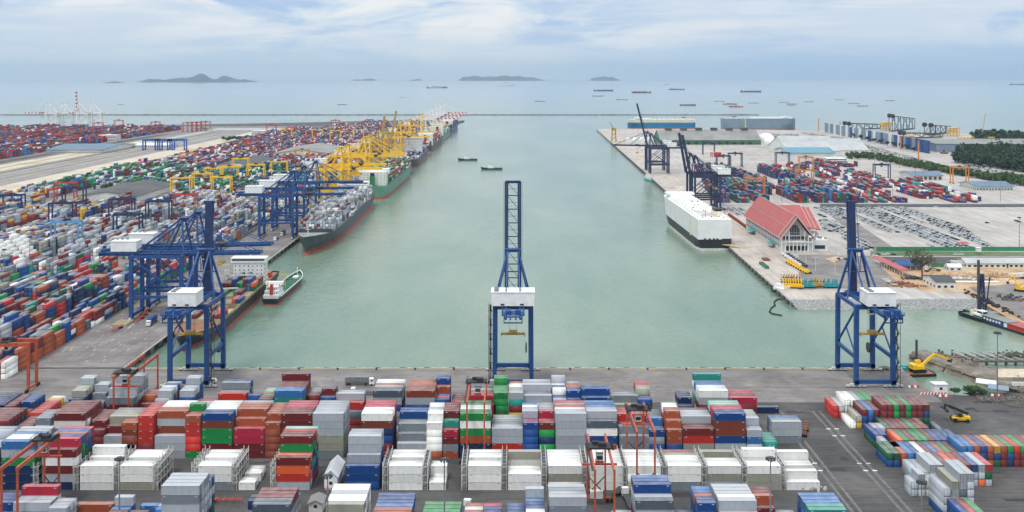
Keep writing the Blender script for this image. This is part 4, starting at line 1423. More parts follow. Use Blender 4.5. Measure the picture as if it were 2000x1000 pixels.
for px, py, p_, lab in [
 (15, 760, 'orange_paint', 'orange yard gantry at the left edge over maroon containers'),
 (145, 405, 'deep_blue_paint', 'dark blue yard gantry among grey stacks, front of the red one at left'), (128, 393, 'red_paint', 'dark red yard gantry behind the dark blue one at left'),
 (24, 422, 'deep_blue_paint', 'dark blue yard gantry at the far left edge'), (122, 440, 'deep_blue_paint', 'dark blue yard gantry in grey stacks, second row at left'),
 (238, 431, 'deep_blue_paint', 'dark blue yard gantry in the middle of the grey stacks'), (250, 466, 'deep_blue_paint', 'dark blue yard gantry left of the quay crane apex'),
 (130, 482, 'light_blue_paint', 'light blue yard gantry above the white reefer pyramid'), (362, 420, 'red_paint', 'red yard gantry in the white stacks left of the upright boom'),
 (354, 382, 'yellow_paint', 'yellow yard gantry at the right end of the dark roofed shed'), (433, 380, 'yellow_paint', 'yellow yard gantry among green containers, front right'),
 (417, 360, 'yellow_paint', 'yellow yard gantry among green containers, behind left'), (448, 356, 'yellow_paint', 'yellow yard gantry among green containers, behind right'),
 (366, 325, 'far_orange_paint', 'orange yard gantry by the railway sheds'), (478, 300, 'red_paint', 'red yard gantry beside the green trees'),
 (493, 296, 'red_paint', 'red yard gantry behind the one beside the trees'), (232, 252, 'red_paint', 'red yard gantry standing alone at the far shore'),
 (304, 256, 'red_paint', 'low red yard gantry on the far shore, right of the lone one'), (192, 258, 'red_paint', 'red yard gantry by the white far left cranes'),
 (530, 262, 'red_paint', 'red yard gantry left of the yellow ones near the far shore'), (560, 272, 'yellow_paint', 'yellow yard gantry near the far shore, leftmost'),
 (620, 274, 'yellow_paint', 'yellow yard gantry near the far shore, second'), (655, 276, 'yellow_paint', 'yellow yard gantry near the far shore, third'), (700, 274, 'yellow_paint', 'yellow yard gantry near the far shore, fourth'),
 (655, 252, 'red_paint', 'red yard gantry at the far shore in the middle'), (716, 256, 'red_paint', 'red yard gantry at the far shore nearest the basin'),
 (590, 318, 'far_orange_paint', 'orange yard gantry over white containers left of the yellow cranes'), (395, 372, 'yellow_paint', 'yellow yard gantry between the two front ones over green boxes'), (500, 352, 'yellow_paint', 'yellow yard gantry left of the white machinery houses'), (470, 338, 'yellow_paint', 'yellow yard gantry behind the green stacks'),
 (310, 436, 'deep_blue_paint', 'dark blue yard gantry above the apex of the near left crane'), (545, 345, 'yellow_paint', 'yellow yard gantry behind the blue crane machinery house')]:
    far_gantry(px, py, p_, lab, h=24 if py < 300 else 22)
for k in range(5):                           # row of red gantries and a row of blue rail gantries by the railway
    far_gantry(366 + k * 9, 258 + k * -.6, 'red_paint', 'red yard gantry in the row of five on the far shore', grp='row of five red gantries', h=24)
defm('gantry_blue', (.012, .09, .36), .5, .1, .4)
MB.WS = 2.0
for k in range(3):
    X, Y, _ = P(298 + k * 24, 293)
    gantry('rail_gantry', ['blue rail gantry over the tracks, left of three', 'blue rail gantry over the tracks, middle of three', 'blue rail gantry over the tracks, right of three'][k],
           (X, Y, .1), 0, 'gantry_blue', 34, 14, 20, 'blue rail gantries over the railway', False)
MB.WS = 1.0
for px, py, p_, lab in [
 (1384, 302, 'navy_paint', 'dark blue yard gantry over red containers before the long warehouse'), (1413, 332, 'navy_paint', 'dark blue yard gantry, left one of the pair in right yard'),
 (1436, 326, 'navy_paint', 'dark blue yard gantry, rear one of the pair in right yard'), (1528, 325, 'navy_paint', 'dark blue yard gantry left of the teal roof'),
 (1475, 382, 'far_orange_paint', 'orange yard gantry nearest the red roofed hall'), (1571, 364, 'far_orange_paint', 'orange yard gantry over the small grey boxes'),
 (1574, 335, 'far_orange_paint', 'orange yard gantry before the teal roof'), (1874, 358, 'far_orange_paint', 'orange yard gantry beside the low shed and hedge'),
 (1722, 352, 'navy_paint', 'dark blue yard gantry in the middle of the red containers')]:
    far_gantry(px, py, p_, lab, span=22)

# ---- truss steps, reach stacker
def reach_stacker():
    X, Y, _ = P(1875, 823)
    t = thing('reach_stacker', 'yellow reach stacker with long dark boom on the grey yard at right', 'reach stacker', (X, Y, .03), R(178))
    b = MB().box(-3.6, 3.2, -1.5, 1.5, .9, 1.7).box(-3.9, -1.6, -1.6, 1.6, 1.2, 2.5).box(-1.4, 2.6, 1.1, 1.7, 1.5, 2.0).box(-1.4, 2.6, -1.7, -1.1, 1.5, 2.0)
    b.build('chassis', 'yellow_paint', t)
    for x, r in ((2.7, .95), (-2.6, .8)):
        for y in (-1.75, 1.75):
            MB().cyl((x, y - .35, r), (x, y + .35, r), r, n=14).build('wheel', 'black_rubber', t)
    bo = MB().beam((-3.4, 0, 3.4), (4.6, 0, 6.6), 1.0, 1.2).beam((4.6, 0, 6.6), (6.6, 0, 7.4), .7, .8)
    bo.build('boom', 'machine_black', t)
    MB().beam((.8, .7, 1.8), (2.6, .7, 5.4), .35).beam((.8, -.7, 1.8), (2.6, -.7, 5.4), .35).build('cylinder', 'steel', t)
    c = MB().box(-.8, 1.0, -.75, .75, 1.8, 3.4).build('cab', 'machine_black', t)
    MB().box(1.0, 1.05, -.6, .6, 2.2, 3.2).build('window', 'glass', c)
    MB().beam((6.6, 0, 7.2), (6.6, 0, 5.8), .7).box(6.1, 7.1, -2.9, 2.9, 5.2, 5.7).box(6.0, 7.2, -3.1, -2.7, 4.9, 5.4).box(6.0, 7.2, 2.7, 3.1, 4.9, 5.4).build('spreader', 'machine_black', t)
reach_stacker()

# ================================================================ SHIPS
def hull(t, L, B, Dk, matn, boot='boot_red', bz=1.6, rake=6, bowlen=.22, transom=.82, sheer=2.5, band=None, bulb=False):
    """+x bow; z from the water. One continuous hull, boot topping and deck as their own parts"""
    n = 26
    zs = [-1.5, 0, bz, bz + .01, Dk * .6, Dk] if not band else [-1.5, 0, bz, bz + .01, band, Dk]
    top, bot = MB(), MB()
    rings = []
    for i in range(n + 1):
        u = i / n
        ring = []
        for j, z in enumerate(zs):
            zz = max(0, z) / Dk
            sf = 1 - bowlen * (1.35 - .35 * zz)
            if u < sf: wdt = 1.0
            else:
                q = (u - sf) / (1 - sf)
                wdt = max(0, (1 - q ** (1.7 + .9 * zz)))
            if u < .12: wdt *= transom + (1 - transom) * math.sin(u / .12 * math.pi / 2) if zz < .6 else .93 + .07 * u / .12
            x = -L / 2 + L * u + (rake * zz * max(0, (u - .8) / .2))
            sz = z + (sheer * max(0, (u - .80) / .20) ** 1.5 if j == len(zs) - 1 else 0)
            ring.append((x, wdt * B / 2, sz))
        rings.append(ring)
    def skin(mb, j0, j1, mi=0):
        for i in range(n):
            for j in range(j0, j1):
                for s in (1, -1):
                    a, b, c, d = rings[i][j], rings[i + 1][j], rings[i + 1][j + 1], rings[i][j + 1]
                    mb.add([(p[0], p[1] * s, p[2]) for p in (a, b, c, d)], [(0, 1, 2, 3)], mi if not band else (1 if j >= 4 else 0))
        for j in range(j0, j1):
            a, b = rings[0][j], rings[0][j + 1]
            mb.add([(a[0], -a[1], a[2]), (a[0], a[1], a[2]), (b[0], b[1], b[2]), (b[0], -b[1], b[2])], [(0, 1, 2, 3)], mi if not band else (1 if j >= 4 else 0))
    skin(top, 2, 5)
    top.build('hull', matn if isinstance(matn, list) else [matn, matn], t)
    skin(bot, 0, 2)
    if bulb:
        bot.cyl((L / 2 - 6, 0, -.6), (L / 2 + 5, 0, -.4), 2.2, 1.2, 10)
    bot.build('waterline_band', [boot, boot], t)
    dk = MB()
    for i in range(n):
        a, b = rings[i][-1], rings[i + 1][-1]
        dk.add([(a[0], -a[1], a[2] - 1.0), (a[0], a[1], a[2] - 1.0), (b[0], b[1], b[2] - 1.0), (b[0], -b[1], b[2] - 1.0)], [(0, 1, 2, 3)])
    return dk, rings

def window_rows(mb, x, y0, y1, z0, nz, dz, ny, mi=0, hx=.06, w=.8, h=.8):
    for k in range(nz):
        for q in range(ny):
            y = y0 + (y1 - y0) * (q + .5) / ny
            mb.box(x - hx, x + hx, y - w / 2, y + w / 2, z0 + k * dz, z0 + k * dz + h, mi)

def box_ship(name, label, loc, rz, L, B, Dk, matn, house_x, house_h, stacks, palette, seed, deckm='deck_rust', funnel='red_paint', bulb=False, house_l=12, group=None, boot='boot_red', bz=1.6, hull_kw={}):
    """container ship: hull, deck, hatch covers, bridge house, funnel, mast; the boxes on deck join CONT.
    stacks: list of (x0, x1, max tiers)"""
    t = thing(name, label, 'container ship', loc, rz, group)
    dk, rings = hull(t, L, B, Dk, matn, boot, bulb=bulb, bz=bz, **hull_kw)
    dk.build('deck', deckm, t)
    hc = MB()
    rr = random.Random(seed)
    cz = math.cos(rz); sz_ = math.sin(rz)
    for x0, x1, mx in stacks:
        x = x0
        while x + 12.4 < x1:
            u = (x + 6.2 + L / 2) / L
            ring = rings[min(25, int(u * 26))][-1]
            hw = min(ring[1], rings[min(26, int(u * 26) + 1)][-1][1]) - .8
            if hw > 3:
                hc.box(x, x + 12.5, -hw, hw, Dk - 1, Dk + 1.1)
                ncol = int(hw * 2 / 2.56)
                base = max(0, mx + rr.uniform(-1.2, .4))
                for q in range(ncol):
                    yy = (q - (ncol - 1) / 2) * 2.56
                    nt = int(round(base + rr.uniform(-.9, .7)))
                    if nt <= 0 or rr.random() < .04: continue
                    lx, ly = x + 6.2, yy
                    wx, wy = loc[0] + lx * cz - ly * sz_, loc[1] + lx * sz_ + ly * cz
                    zz = loc[2] + Dk + 1.12
                    for k in range(min(nt, 7)):
                        CONT.append([wx, wy, zz, 40, 2.6, rz, rr.choice(palette), 'ship', 0, 0, k]); zz += 2.63
            x += 13.6
    hc.build('hatch_cover', 'timber' if deckm == 'deck_rust' else 'deck_grey', t)
    hb = B * .86
    z0 = Dk - .9
    h = MB().box(house_x, house_x + house_l, -hb / 2, hb / 2, z0, z0 + house_h * .82)
    h.box(house_x + house_l * .3, house_x + house_l + .6, -B * .5, B * .5, z0 + house_h * .82, z0 + house_h)
    ho = h.build('bridge_house', 'white_paint', t)
    wn = MB()
    nz = int(house_h * .8 / 2.8)
    window_rows(wn, house_x + house_l, -hb / 2, hb / 2, z0 + 1.6, nz, 2.8, int(hb / 3))
    window_rows(wn, house_x, -hb / 2, hb / 2, z0 + 1.6, nz, 2.8, int(hb / 4))
    wn.box(house_x + house_l + .5, house_x + house_l + .72, -B * .46, B * .46, z0 + house_h - 1.9, z0 + house_h - .7)
    for k in range(nz):
        for s in (-1, 1):
            for q in range(4): wn.box(house_x + 1.2 + q * 2.8, house_x + 2.1 + q * 2.8, s * hb / 2 - .06, s * hb / 2 + .06, z0 + 1.6 + k * 2.8, z0 + 2.4 + k * 2.8)
    wn.build('glazing', 'glass', ho)
    MB().box(house_x - 6, house_x - 2, -3, 3, z0, z0 + house_h * .6).box(house_x - 5.4, house_x - 2.6, -2.4, 2.4, z0 + house_h * .6, z0 + house_h * .78, 1).build('funnel', [funnel, 'machine_black'], t)
    ms = MB().cyl((house_x + house_l * .6, 0, z0 + house_h), (house_x + house_l * .6, 0, z0 + house_h + 8), .35, .15, 6).beam((house_x + house_l * .6, -2.5, z0 + house_h + 5), (house_x + house_l * .6, 2.5, z0 + house_h + 5), .2)
    ms.cyl((L / 2 - 8, 0, Dk), (L / 2 - 8, 0, Dk + 11), .45, .2, 6).beam((L / 2 - 8, -2, Dk + 8), (L / 2 - 8, 2, Dk + 8), .3)
    ms.build('mast', 'white_paint', t)
    return t
W_ = WZ
SL = lambda Y, B: LQ(Y) + 1.6 + B / 2
rz_n = R(-90) + .012        # bow towards the camera on the left quay
rz_f = R(90) - .012
# feeder at the corner
s1 = box_ship('feeder_ship', 'black hulled feeder ship with red waterline and white bridge house at the near left quay', (SL(640, 25) + .5, 642, W_), rz_n, 188, 25, 7.5, 'hull_black',
         -62, 19, [(-46, -18, 3.6), (-18, 4, 1.2), (4, 30, .5), (30, 62, 1.5)], 'RRNBkgGoRb', 4, funnel='red_paint', boot='boot_red', bz=1.8, group=None)
cr = MB()
for x in (-34, 8):                           # deck cranes of the feeder
    cr.cyl((x, -10.6, 6.5), (x, -10.6, 20), 1.1, .9, 8, 0); cr.beam((x, -10.6, 16), (x + 3, 9, 17.5), .9, .9, 0); cr.box(x - 1.5, x + 1.5, -12, -9.4, 17, 20, 0)
cr.build('deck_crane', 'dirty_white', s1)
lb = MB()
for q in range(20): lb.box(-44 + q * 5.2, -42 + q * 5.2, 11.5, 12.4, 6.5, 8.8, 0)
lb.build('lashing_bridge', 'timber', s1)
MB().box(-86, -70, -6, 6, 6.5, 9.5).box(-82, -74, 6.4, 9.4, 7.5, 10, 1).build('stern_house', ['cream_paint', 'red_paint'], s1)
s2 = box_ship('container_ship', 'dark grey container ship with bulbous red bow loaded with pale grey boxes', (SL(1010, 36), 1008, W_), rz_n, 330, 36, 12.5, 'hull_grey', -116, 22,
         [(-158, -130, 4), (-100, -60, 5.5), (-60, 20, 5.2), (20, 75, 5.2), (75, 122, 4.6)], 'LLLGGTWWLRLGD', 5, deckm='deck_grey', bulb=True, bz=3.3, hull_kw={'sheer': 4.5, 'rake': 11, 'bowlen': .25}, group='container ships along the left quay')
bw_ = MB()
for q in range(14):
    y = -8 + q * 1.25
    bw_.beam((134 + abs(q - 6.5) * -1.1, y, 11.5), (137 + abs(q - 6.5) * -1.1, y * .9, 13.2), .35)
for q in range(6): bw_.cyl((140, -5 + q * 2, 11.6), (140, -5 + q * 2, 12.9), .7, n=8)
bw_.build('mooring_winch', 'white_paint', s2)
MB().box(119, 121.5, -15, 15, 11.5, 15.5).build('breakwater_plate', 'hull_grey', s2)
box_ship('container_ship', 'green hulled container ship with big white bridge near its stern', (SL(1395, 40), 1398, W_), rz_f, 350, 40, 15, 'hull_green', -150, 21,
         [(-170, -160, 1), (-134, -60, 4.2), (-60, 60, 3.4), (60, 150, 3.6)], 'gkgRkrRmgSW', 6, deckm='deck_green', funnel='green_paint', house_l=16, bz=2.4, hull_kw={'sheer': 3}, group='container ships along the left quay')
box_ship('container_ship', 'dark grey ship with red waterline and bow towards the camera, beyond the green ship', (SL(1760, 34), 1762, W_), rz_n, 290, 34, 12, 'hull_grey', -20, 30,
         [(-130, -30, 3), (-4, 60, 2.0), (60, 110, 1.2)], 'NBpRWDNp', 7, deckm='deck_grey', bz=3, funnel='white_paint', hull_kw={'sheer': 4, 'rake': 9}, group='container ships along the left quay')
box_ship('container_ship', 'blue black ship stacked with maroon boxes, stern towards the camera', (SL(2110, 34), 2125, W_), rz_f, 300, 34, 12, 'hull_grey', -120, 28,
         [(-147, -128, 3.5), (-104, 130, 4.2)], 'RRRScRpW', 8, deckm='deck_grey', group='container ships along the left quay')
box_ship('container_ship', 'green grey ship with wide white house, fifth along the left quay', (SL(2420, 32), 2430, W_), rz_f, 260, 32, 13, 'hull_green', -108, 27,
         [(-92, 110, 3.4)], 'kWgWmR', 9, deckm='deck_green', group='container ships along the left quay')
box_ship('container_ship', 'blue ship at the far end of the left quay beneath the white cranes', (SL(2750, 34), 2740, W_), rz_f, 270, 34, 12, 'hull_blue', -110, 26,
         [(-130, -116, 4), (-94, 110, 4.6)], 'BNbRBpN', 10, deckm='deck_grey', group='container ships along the left quay')

def tanker():
    t = thing('tanker', 'small white and green tanker moored outside the black feeder ship', 'tanker', (-162.5, 697, W_), R(88.5))
    t.scale = (.88, .9, .95)
    dk, rings = hull(t, 90, 12.5, 4.6, 'hull_black', 'boot_red', 1.0, rake=4, sheer=2.4)
    dk.build('deck', 'deck_green', t)
    z = 3.7
    h = MB().box(-43, -26, -5.8, 5.8, z, z + 3).box(-41, -27, -5.2, 5.2, z + 3, z + 5.8).box(-39, -29, -4.6, 4.6, z + 5.8, z + 8.4).box(-34, -29, -6.6, 6.6, z + 8.4, z + 10.6)
    ho = h.build('bridge_house', 'white_paint', t)
    wn = MB()
    for zz, xf, hw in ((z + 1, -26, 5.6), (z + 3.8, -27, 5), (z + 6.6, -29, 4.4), (z + 9, -29, 6.2)):
        window_rows(wn, xf, -hw, hw, zz, 1, 1, 8, w=.8, h=.8); window_rows(wn, -43 + (zz - z) * .5, -hw, hw, zz, 1, 1, 6, w=.7, h=.8)
    for s in (-1, 1):
        for q in range(6): wn.box(-41 + q * 2.4, -40 + q * 2.4, s * 5.25 - .62 * (1 if s > 0 else -1) + .55 * s, s * 5.9, z + 1, z + 1.8)
    wn.build('window', 'glass', ho)
    MB().cyl((-41, 0, z + 3), (-41, 0, z + 10.5), 1.5, 1.2, 10).build('funnel', 'red_paint', t)
    MB().beam((-40, 3, z + 6), (-40, 3, z + 15), .5).beam((-42, 3, z + 15), (-38, 3, z + 15), .4).beam((0, 0, z), (0, 0, z + 10), .5).beam((0, -4, z + 9), (0, 5, z + 10), .4).build('mast', 'yellow_paint', t)
    pp = MB()
    for q in range(5): pp.beam((-24, -3 + q * 1.5, z + .8), (34, -3 + q * 1.5, z + .8), .35)
    for x in (-18, -6, 6, 18, 28): pp.cyl((x, -4.4, z), (x, -4.4, z + 1.4), .9, n=8); pp.cyl((x, 4.4, z), (x, 4.4, z + 1.4), .9, n=8); pp.beam((x, -5, z + .9), (x, 5, z + .9), .3)
    pp.build('deck_pipes', 'deck_green', t)
    rl = MB()
    for i in range(2, 26):
        for s in (1, -1):
            a, b = rings[i][-1], rings[min(i + 1, 26)][-1]
            rl.beam((a[0], a[1] * s, a[2] + .5), (b[0], b[1] * s, b[2] + .5), .35, 1.0)
    rl.build('bulwark', 'white_paint', t)
    MB().cyl((40, 0, z + 2), (40, 0, z + 8), .3, n=6).box(32, 38, -2, 2, z, z + 1.8).build('forecastle_gear', 'white_paint', t)
tanker()

defm('carrier_blue', (.01, .17, .36), .5, .1, .05)
def car_carrier(label, loc, rz, L, B, Ht, hm, upper, lowz, white_low=None, group=None, strip=False):
    t = thing('car_carrier', label, 'car carrier', loc, rz, group)
    n = 30
    zs = [-1.5, 2.0, 2.01, lowz, lowz + .01, Ht]
    rings = []
    for i in range(n + 1):
        u = i / n
        ring = []
        for z in zs:
            zz = max(0, min(1, z / Ht))
            st = .70 + .14 * min(1, zz * 1.6)
            q = max(0, (u - st) / (1 - st))
            wd = max(0, 1 - q ** (1.8 + 3.0 * zz))
            if zz > .55: wd = max(wd, 0)
            if u < .06 and zz < .3: wd *= .82 + .18 * u / .06
            ring.append((-L / 2 + L * u, wd * B / 2, z))
        rings.append(ring)
    mbs = [MB(), MB(), MB()]
    for i in range(n):
        for j, k in ((0, 0), (2, 1), (4, 2)):
            for s in (1, -1):
                a, b, c, d = rings[i][j], rings[i + 1][j], rings[i + 1][j + 1], rings[i][j + 1]
                mbs[k].add([(p[0], p[1] * s, p[2]) for p in (a, b, c, d)], [(0, 1, 2, 3)])
    for j, k in ((0, 0), (2, 1), (4, 2)):
        a, b = rings[0][j], rings[0][j + 1]
        mbs[k].add([(a[0], -a[1], a[2]), (a[0], a[1], a[2]), (b[0], b[1], b[2]), (b[0], -b[1], b[2])], [(0, 1, 2, 3)])
    mbs[0].build('waterline_band', white_low or 'boot_red', t)
    mbs[1].build('hull', hm, t)
    up = mbs[2]
    for i in range(n):
        a, b = rings[i][-1], rings[i + 1][-1]
        up.add([(a[0], -a[1], Ht), (a[0], a[1], Ht), (b[0], b[1], Ht), (b[0], -b[1], Ht)], [(0, 1, 2, 3)])
    up.build('upper_hull', upper, t)
    z = Ht
    h = MB().box(-L * .05 + L * .2, L * .40, -B * .36, B * .36, z + .01, z + 2.6).box(L * .32, L * .385, -B * .49, B * .49, z + 2.6, z + 5.0).build('bridge_house', 'white_paint', t)
    MB().box(L * .385, L * .387, -B * .46, B * .46, z + 3.3, z + 4.3).build('window', 'glass', h)
    MB().box(-L * .38, -L * .31, -B * .42, -B * .16, z + .01, z + 4).box(-L * .375, -L * .315, -B * .40, -B * .18, z + 4, z + 6, 1).build('funnel', ['cream_paint', 'machine_black'], t)
    if strip: MB().box(-L * .12, L * .44, -B * .44, B * .44, z + .01, z + 3.4).build('white_superstructure', 'white_paint', t)
    v = MB()
    rr = random.Random(5)
    for k in range(26):
        x = -L * .46 + L * .86 * (k // 2) / 13
        s = -1 if k % 2 else 1
        v.box(x, x + L * .03, s * B * .40 - 1.2, s * B * .40 + 1.2, z + .01, z + 1.9)
        v.cyl((x + 4, s * B * .26, z), (x + 4, s * B * .26, z + rr.uniform(.9, 1.9)), .8, n=8)
    v.build('roof_vent', 'white_paint', t)
    sm = MB()
    for k in range(40):
        x, y = rr.uniform(-L * .45, L * .38), rr.uniform(-B * .4, B * .4)
        sm.box(x, x + rr.uniform(.4, 2), y, y + rr.uniform(.3, 1.2), z + .02, z + rr.uniform(.4, 1.3))
    for q in range(4): sm.beam((-L * .42 + q * 9, -B * .3, z + .5), (-L * .40 + q * 9, B * .3, z + .9), .35)
    sm.beam((-L * .44, B * .2, z), (-L * .44, B * .2, z + 7), .35)
    sm.build('deck_gear', 'rust', t)
    ml = MB().cyl((L * .35, 0, z + 5), (L * .35, 0, z + 11), .4, .2, 6).beam((L * .35, -3, z + 9), (L * .35, 3, z + 9), .25).build('mast', 'dirty_white', t)
    return t
cc = car_carrier('white and black car carrier with stern ramp lowered onto the right quay', (177.8, 957, W_), R(91.4), 188, 30, 27.5, 'hull_black', 'hull_white', 9.8, 'dirty_white', None)
rm = MB()
rm.add([(-94.2, -15, 5.5), (-94.2, -6, 5.5), (-104, -22, 3.9), (-101, -32, 3.7), (-94.2, -15, 5.0), (-94.2, -6, 5.0), (-104, -22, 3.5), (-101, -32, 3.4)], [(0, 1, 2, 3), (4, 5, 6, 7), (0, 1, 5, 4), (1, 2, 6, 5), (2, 3, 7, 6), (3, 0, 4, 7)])
rm.build('stern_ramp', 'timber', cc)
MB().box(-94.3, -94.15, -14.5, -6, 5.6, 10.5).build('stern_door', 'machine_black', cc)
pt = MB()
for y in (-3, 0, 4, 8): pt.box(-94.25, -94.1, y, y + 1.8, 9.6, 10.8)
pt.build('mooring_port', 'machine_black', cc)
MB().box(-64, -60.5, 14.2, 15.6, 8.5, 27.4).build('side_fairing', 'cream_paint', cc)
car_carrier('cream and blue car carrier moored beyond the long warehouse', (438, 2860, W_), R(180), 197, 32, 26, 'carrier_blue', 'cream_paint', 17, group='car carriers beyond the far quay')
car_carrier('slate grey car carrier with white top moored beyond the domes', (712, 2810, W_), 0, 212, 32, 31, 'hull_slate', 'hull_slate', 15, strip=True, group='car carriers beyond the far quay')

defm('tug_green', (.012, .07, .045), .5, .2, .3)
def tug(label, px, py, rz, L=26, hm='deck_green', group='green tugboats in the basin'):
    X, Y, _ = P(px, py, WZ)
    t = thing('tugboat', label, 'tugboat', (X, Y, W_), rz, group)
    dk, r0 = hull(t, L, L * .31, 2.6, hm, 'hull_black', .5, rake=2, sheer=1.8, bowlen=.3)
    dk.build('deck', 'deck_green', t)
    h = MB().box(-2, 7, -2.6, 2.6, 1.6, 4.2).box(1, 6, -2, 2, 4.2, 6.6).build('wheelhouse', 'white_paint', t)
    MB().box(6, 6.1, -1.8, 1.8, 5, 6.1).box(1.4, 5.6, -2.06, -2.0, 5, 6.1).box(-1.5, 6.5, -2.66, -2.6, 2.4, 3.2).build('window', 'glass', h)
    MB().box(-4.4, -2.6, -2.2, -.8, 1.6, 6).box(-4.4, -2.6, .8, 2.2, 1.6, 6).build('funnel', 'cream_paint', t)
    MB().cyl((2, 0, 6.6), (2, 0, 14), .25, .1, 6).beam((2, -1.5, 10), (2, 1.5, 10), .15).build('mast', 'machine_black', t)
    fd = MB()
    for k in range(8): fd.cyl((-9 + k * 2.2, -L * .16, 1.2), (-9 + k * 2.2, -L * .16 - .4, 1.2), .7, n=8)
    fd.build('tyre_fender', 'black_rubber', t)
    return t
tug('green tugboat, left and farther of the two in mid basin', 914, 313, R(178), 34, 'tug_green')
tug('green tugboat, right and nearer of the two in mid basin', 961, 331, R(178), 34, 'tug_green')
tug('dark tugboat with white wheelhouse tied to the right quay corner', 1530, 574, R(125), 20, 'hull_black', None)
tug('dark tugboat lying alongside the blue and red barge', 1910, 624, R(-72), 26, 'hull_black', None)
def workboat():
    X, Y, _ = P(1271, 353, WZ)
    t = thing('supply_boat', 'small teal decked supply boat moored under the right quay cranes', 'boat', (X - 1, Y, W_), R(100))
    dk, r0 = hull(t, 40, 9, 2.4, 'teal_paint', 'hull_black', .4, rake=2, sheer=1)
    dk.build('deck', 'teal_paint', t)
    MB().box(2, 16, -3.6, 3.6, 1.4, 5).box(6, 15, -3, 3, 5, 8).build('wheelhouse', 'dirty_white', t)
workboat()

# ---- ships at anchor
AN = [(853, 172, 40, 'hull_blue', 'blue ship with white squares along its side, alone above the basin mouth'), (1178, 178, 38, 'hull_grey', 'grey container ship at anchor, largest of the left cluster'),
 (1167, 188, 22, 'hull_grey', 'small grey ship below the largest one of the left cluster'), (1253, 181.5, 38, 'hull_grey', 'grey ship with yellow cranes, middle of the left cluster'),
 (1302, 165.5, 10, 'hull_grey', 'tiny grey ship high near the horizon'), (1322, 175.5, 30, 'hull_blue', 'blue grey ship right of the cluster'), (1286, 156.8, 12, 'hull_grey', 'faint ship on the horizon line'),
 (1466, 180, 40, 'hull_grey', 'long dark container ship with stacked deck, alone at right'), (1343, 206, 31, 'hull_grey', 'dark general cargo ship above the far car carriers'), (1215, 195, 22, 'hull_slate', 'low barge left of the raised crane boom'),
 (1055, 198, 20, 'hull_blue', 'small dark blue coaster in mid water'), (1405, 198, 20, 'hull_slate', 'thin pale barge, uppermost above the red one'), (1426, 204, 27, 'hull_green', 'green low ship just above the red one'),
 (1438, 209, 27, 'boot_red', 'red low ship at anchor'), (1472, 201.5, 19, 'hull_slate', 'small purple grey ship right of the red one'), (1530, 200, 18, 'hull_slate', 'thin grey barge, leftmost of the trio'),
 (1547, 203.5, 20, 'hull_grey', 'grey barge, middle of the trio'), (1545, 206, 16, 'hull_slate', 'grey barge, lowest of the trio'), (1580, 199, 17, 'hull_grey', 'small grey ship right of the trio'),
 (1639, 195, 15, 'hull_grey', 'small grey ship above the far steel frames'), (1667, 202.5, 22, 'hull_slate', 'grey barge pair, upper'), (1685, 207.5, 21, 'hull_grey', 'grey barge pair, lower'),
 (1738, 197, 18, 'hull_grey', 'small grey ship, rightmost of the anchored group'), (1604, 158.5, 8, 'hull_grey', 'tiny ship on the horizon at right'), (668, 204.5, 17, 'hull_blue', 'small dark blue barge above the red yard'),
 (235, 204.5, 11, 'hull_grey', 'tiny dark barge at far left'), (790, 190.5, 20, 'hull_white', 'white fast ferry left of centre'), (1990, 165.8, 34, 'hull_grey', 'low dark ship at the right edge on the horizon')]
for px, py, ln, hm, lab in AN:
    X, Y, _ = P(px, py, WZ)
    L = ln / F * Y
    t = thing('anchored_ship', lab, 'ship', (X, Y, W_), rnd.choice([0, math.pi]), 'ships at anchor outside the port')
    big = ln > 26
    D = L * (.055 if big else .04)
    dk, r0 = hull(t, L, L * .15, D, hm, 'boot_red', D * .2, rake=L * .03, sheer=D * .35)
    dk.build('deck', 'deck_grey', t)
    hx = -L * .40
    MB().box(hx, hx + L * .08, -L * .055, L * .055, D * .8, D * .8 + L * .085).cyl((hx + L * .04, 0, D + L * .08), (hx + L * .04, 0, D + L * .13), L * .005, n=5).build('bridge_house', 'white_paint', t)
    MB().box(hx - L * .04, hx - L * .012, -L * .02, L * .02, D * .8, D + L * .07).build('funnel', hm, t)
    c = MB()
    rr = random.Random(int(px))
    nb_ = 9
    for k in range(nb_):
        x = -L * .28 + k * L * .075
        if big: c.box(x, x + L * .062, -L * .06, L * .06, D * .8, D + L * rr.uniform(.008, .045))
        else: c.box(x, x + L * .066, -L * .05, L * .05, D * .8, D + L * .008)
    c.build('cargo' if big else 'hatch_cover', ['hull_slate' if big else 'deck_grey'], t)
    if px in (1253, 1343):
        k_ = MB()
        for x in (-.18, 0, .18): k_.beam((x * L, 0, D), (x * L, 0, D + L * .10), L * .012); k_.beam((x * L, 0, D + L * .09), (x * L + L * .07, 0, D + L * .07), L * .009)
        k_.build('deck_crane', 'yellow_paint', t)
    if px == 853:
        sq = MB()
        for k in range(7):
            for s in (-1, 1): sq.box(-L * .34 + k * L * .09, -L * .29 + k * L * .09, s * L * .076 - .3, s * L * .076 + .3, D * .3, D * 1.05)
        sq.build('side_panel', 'white_paint', t)

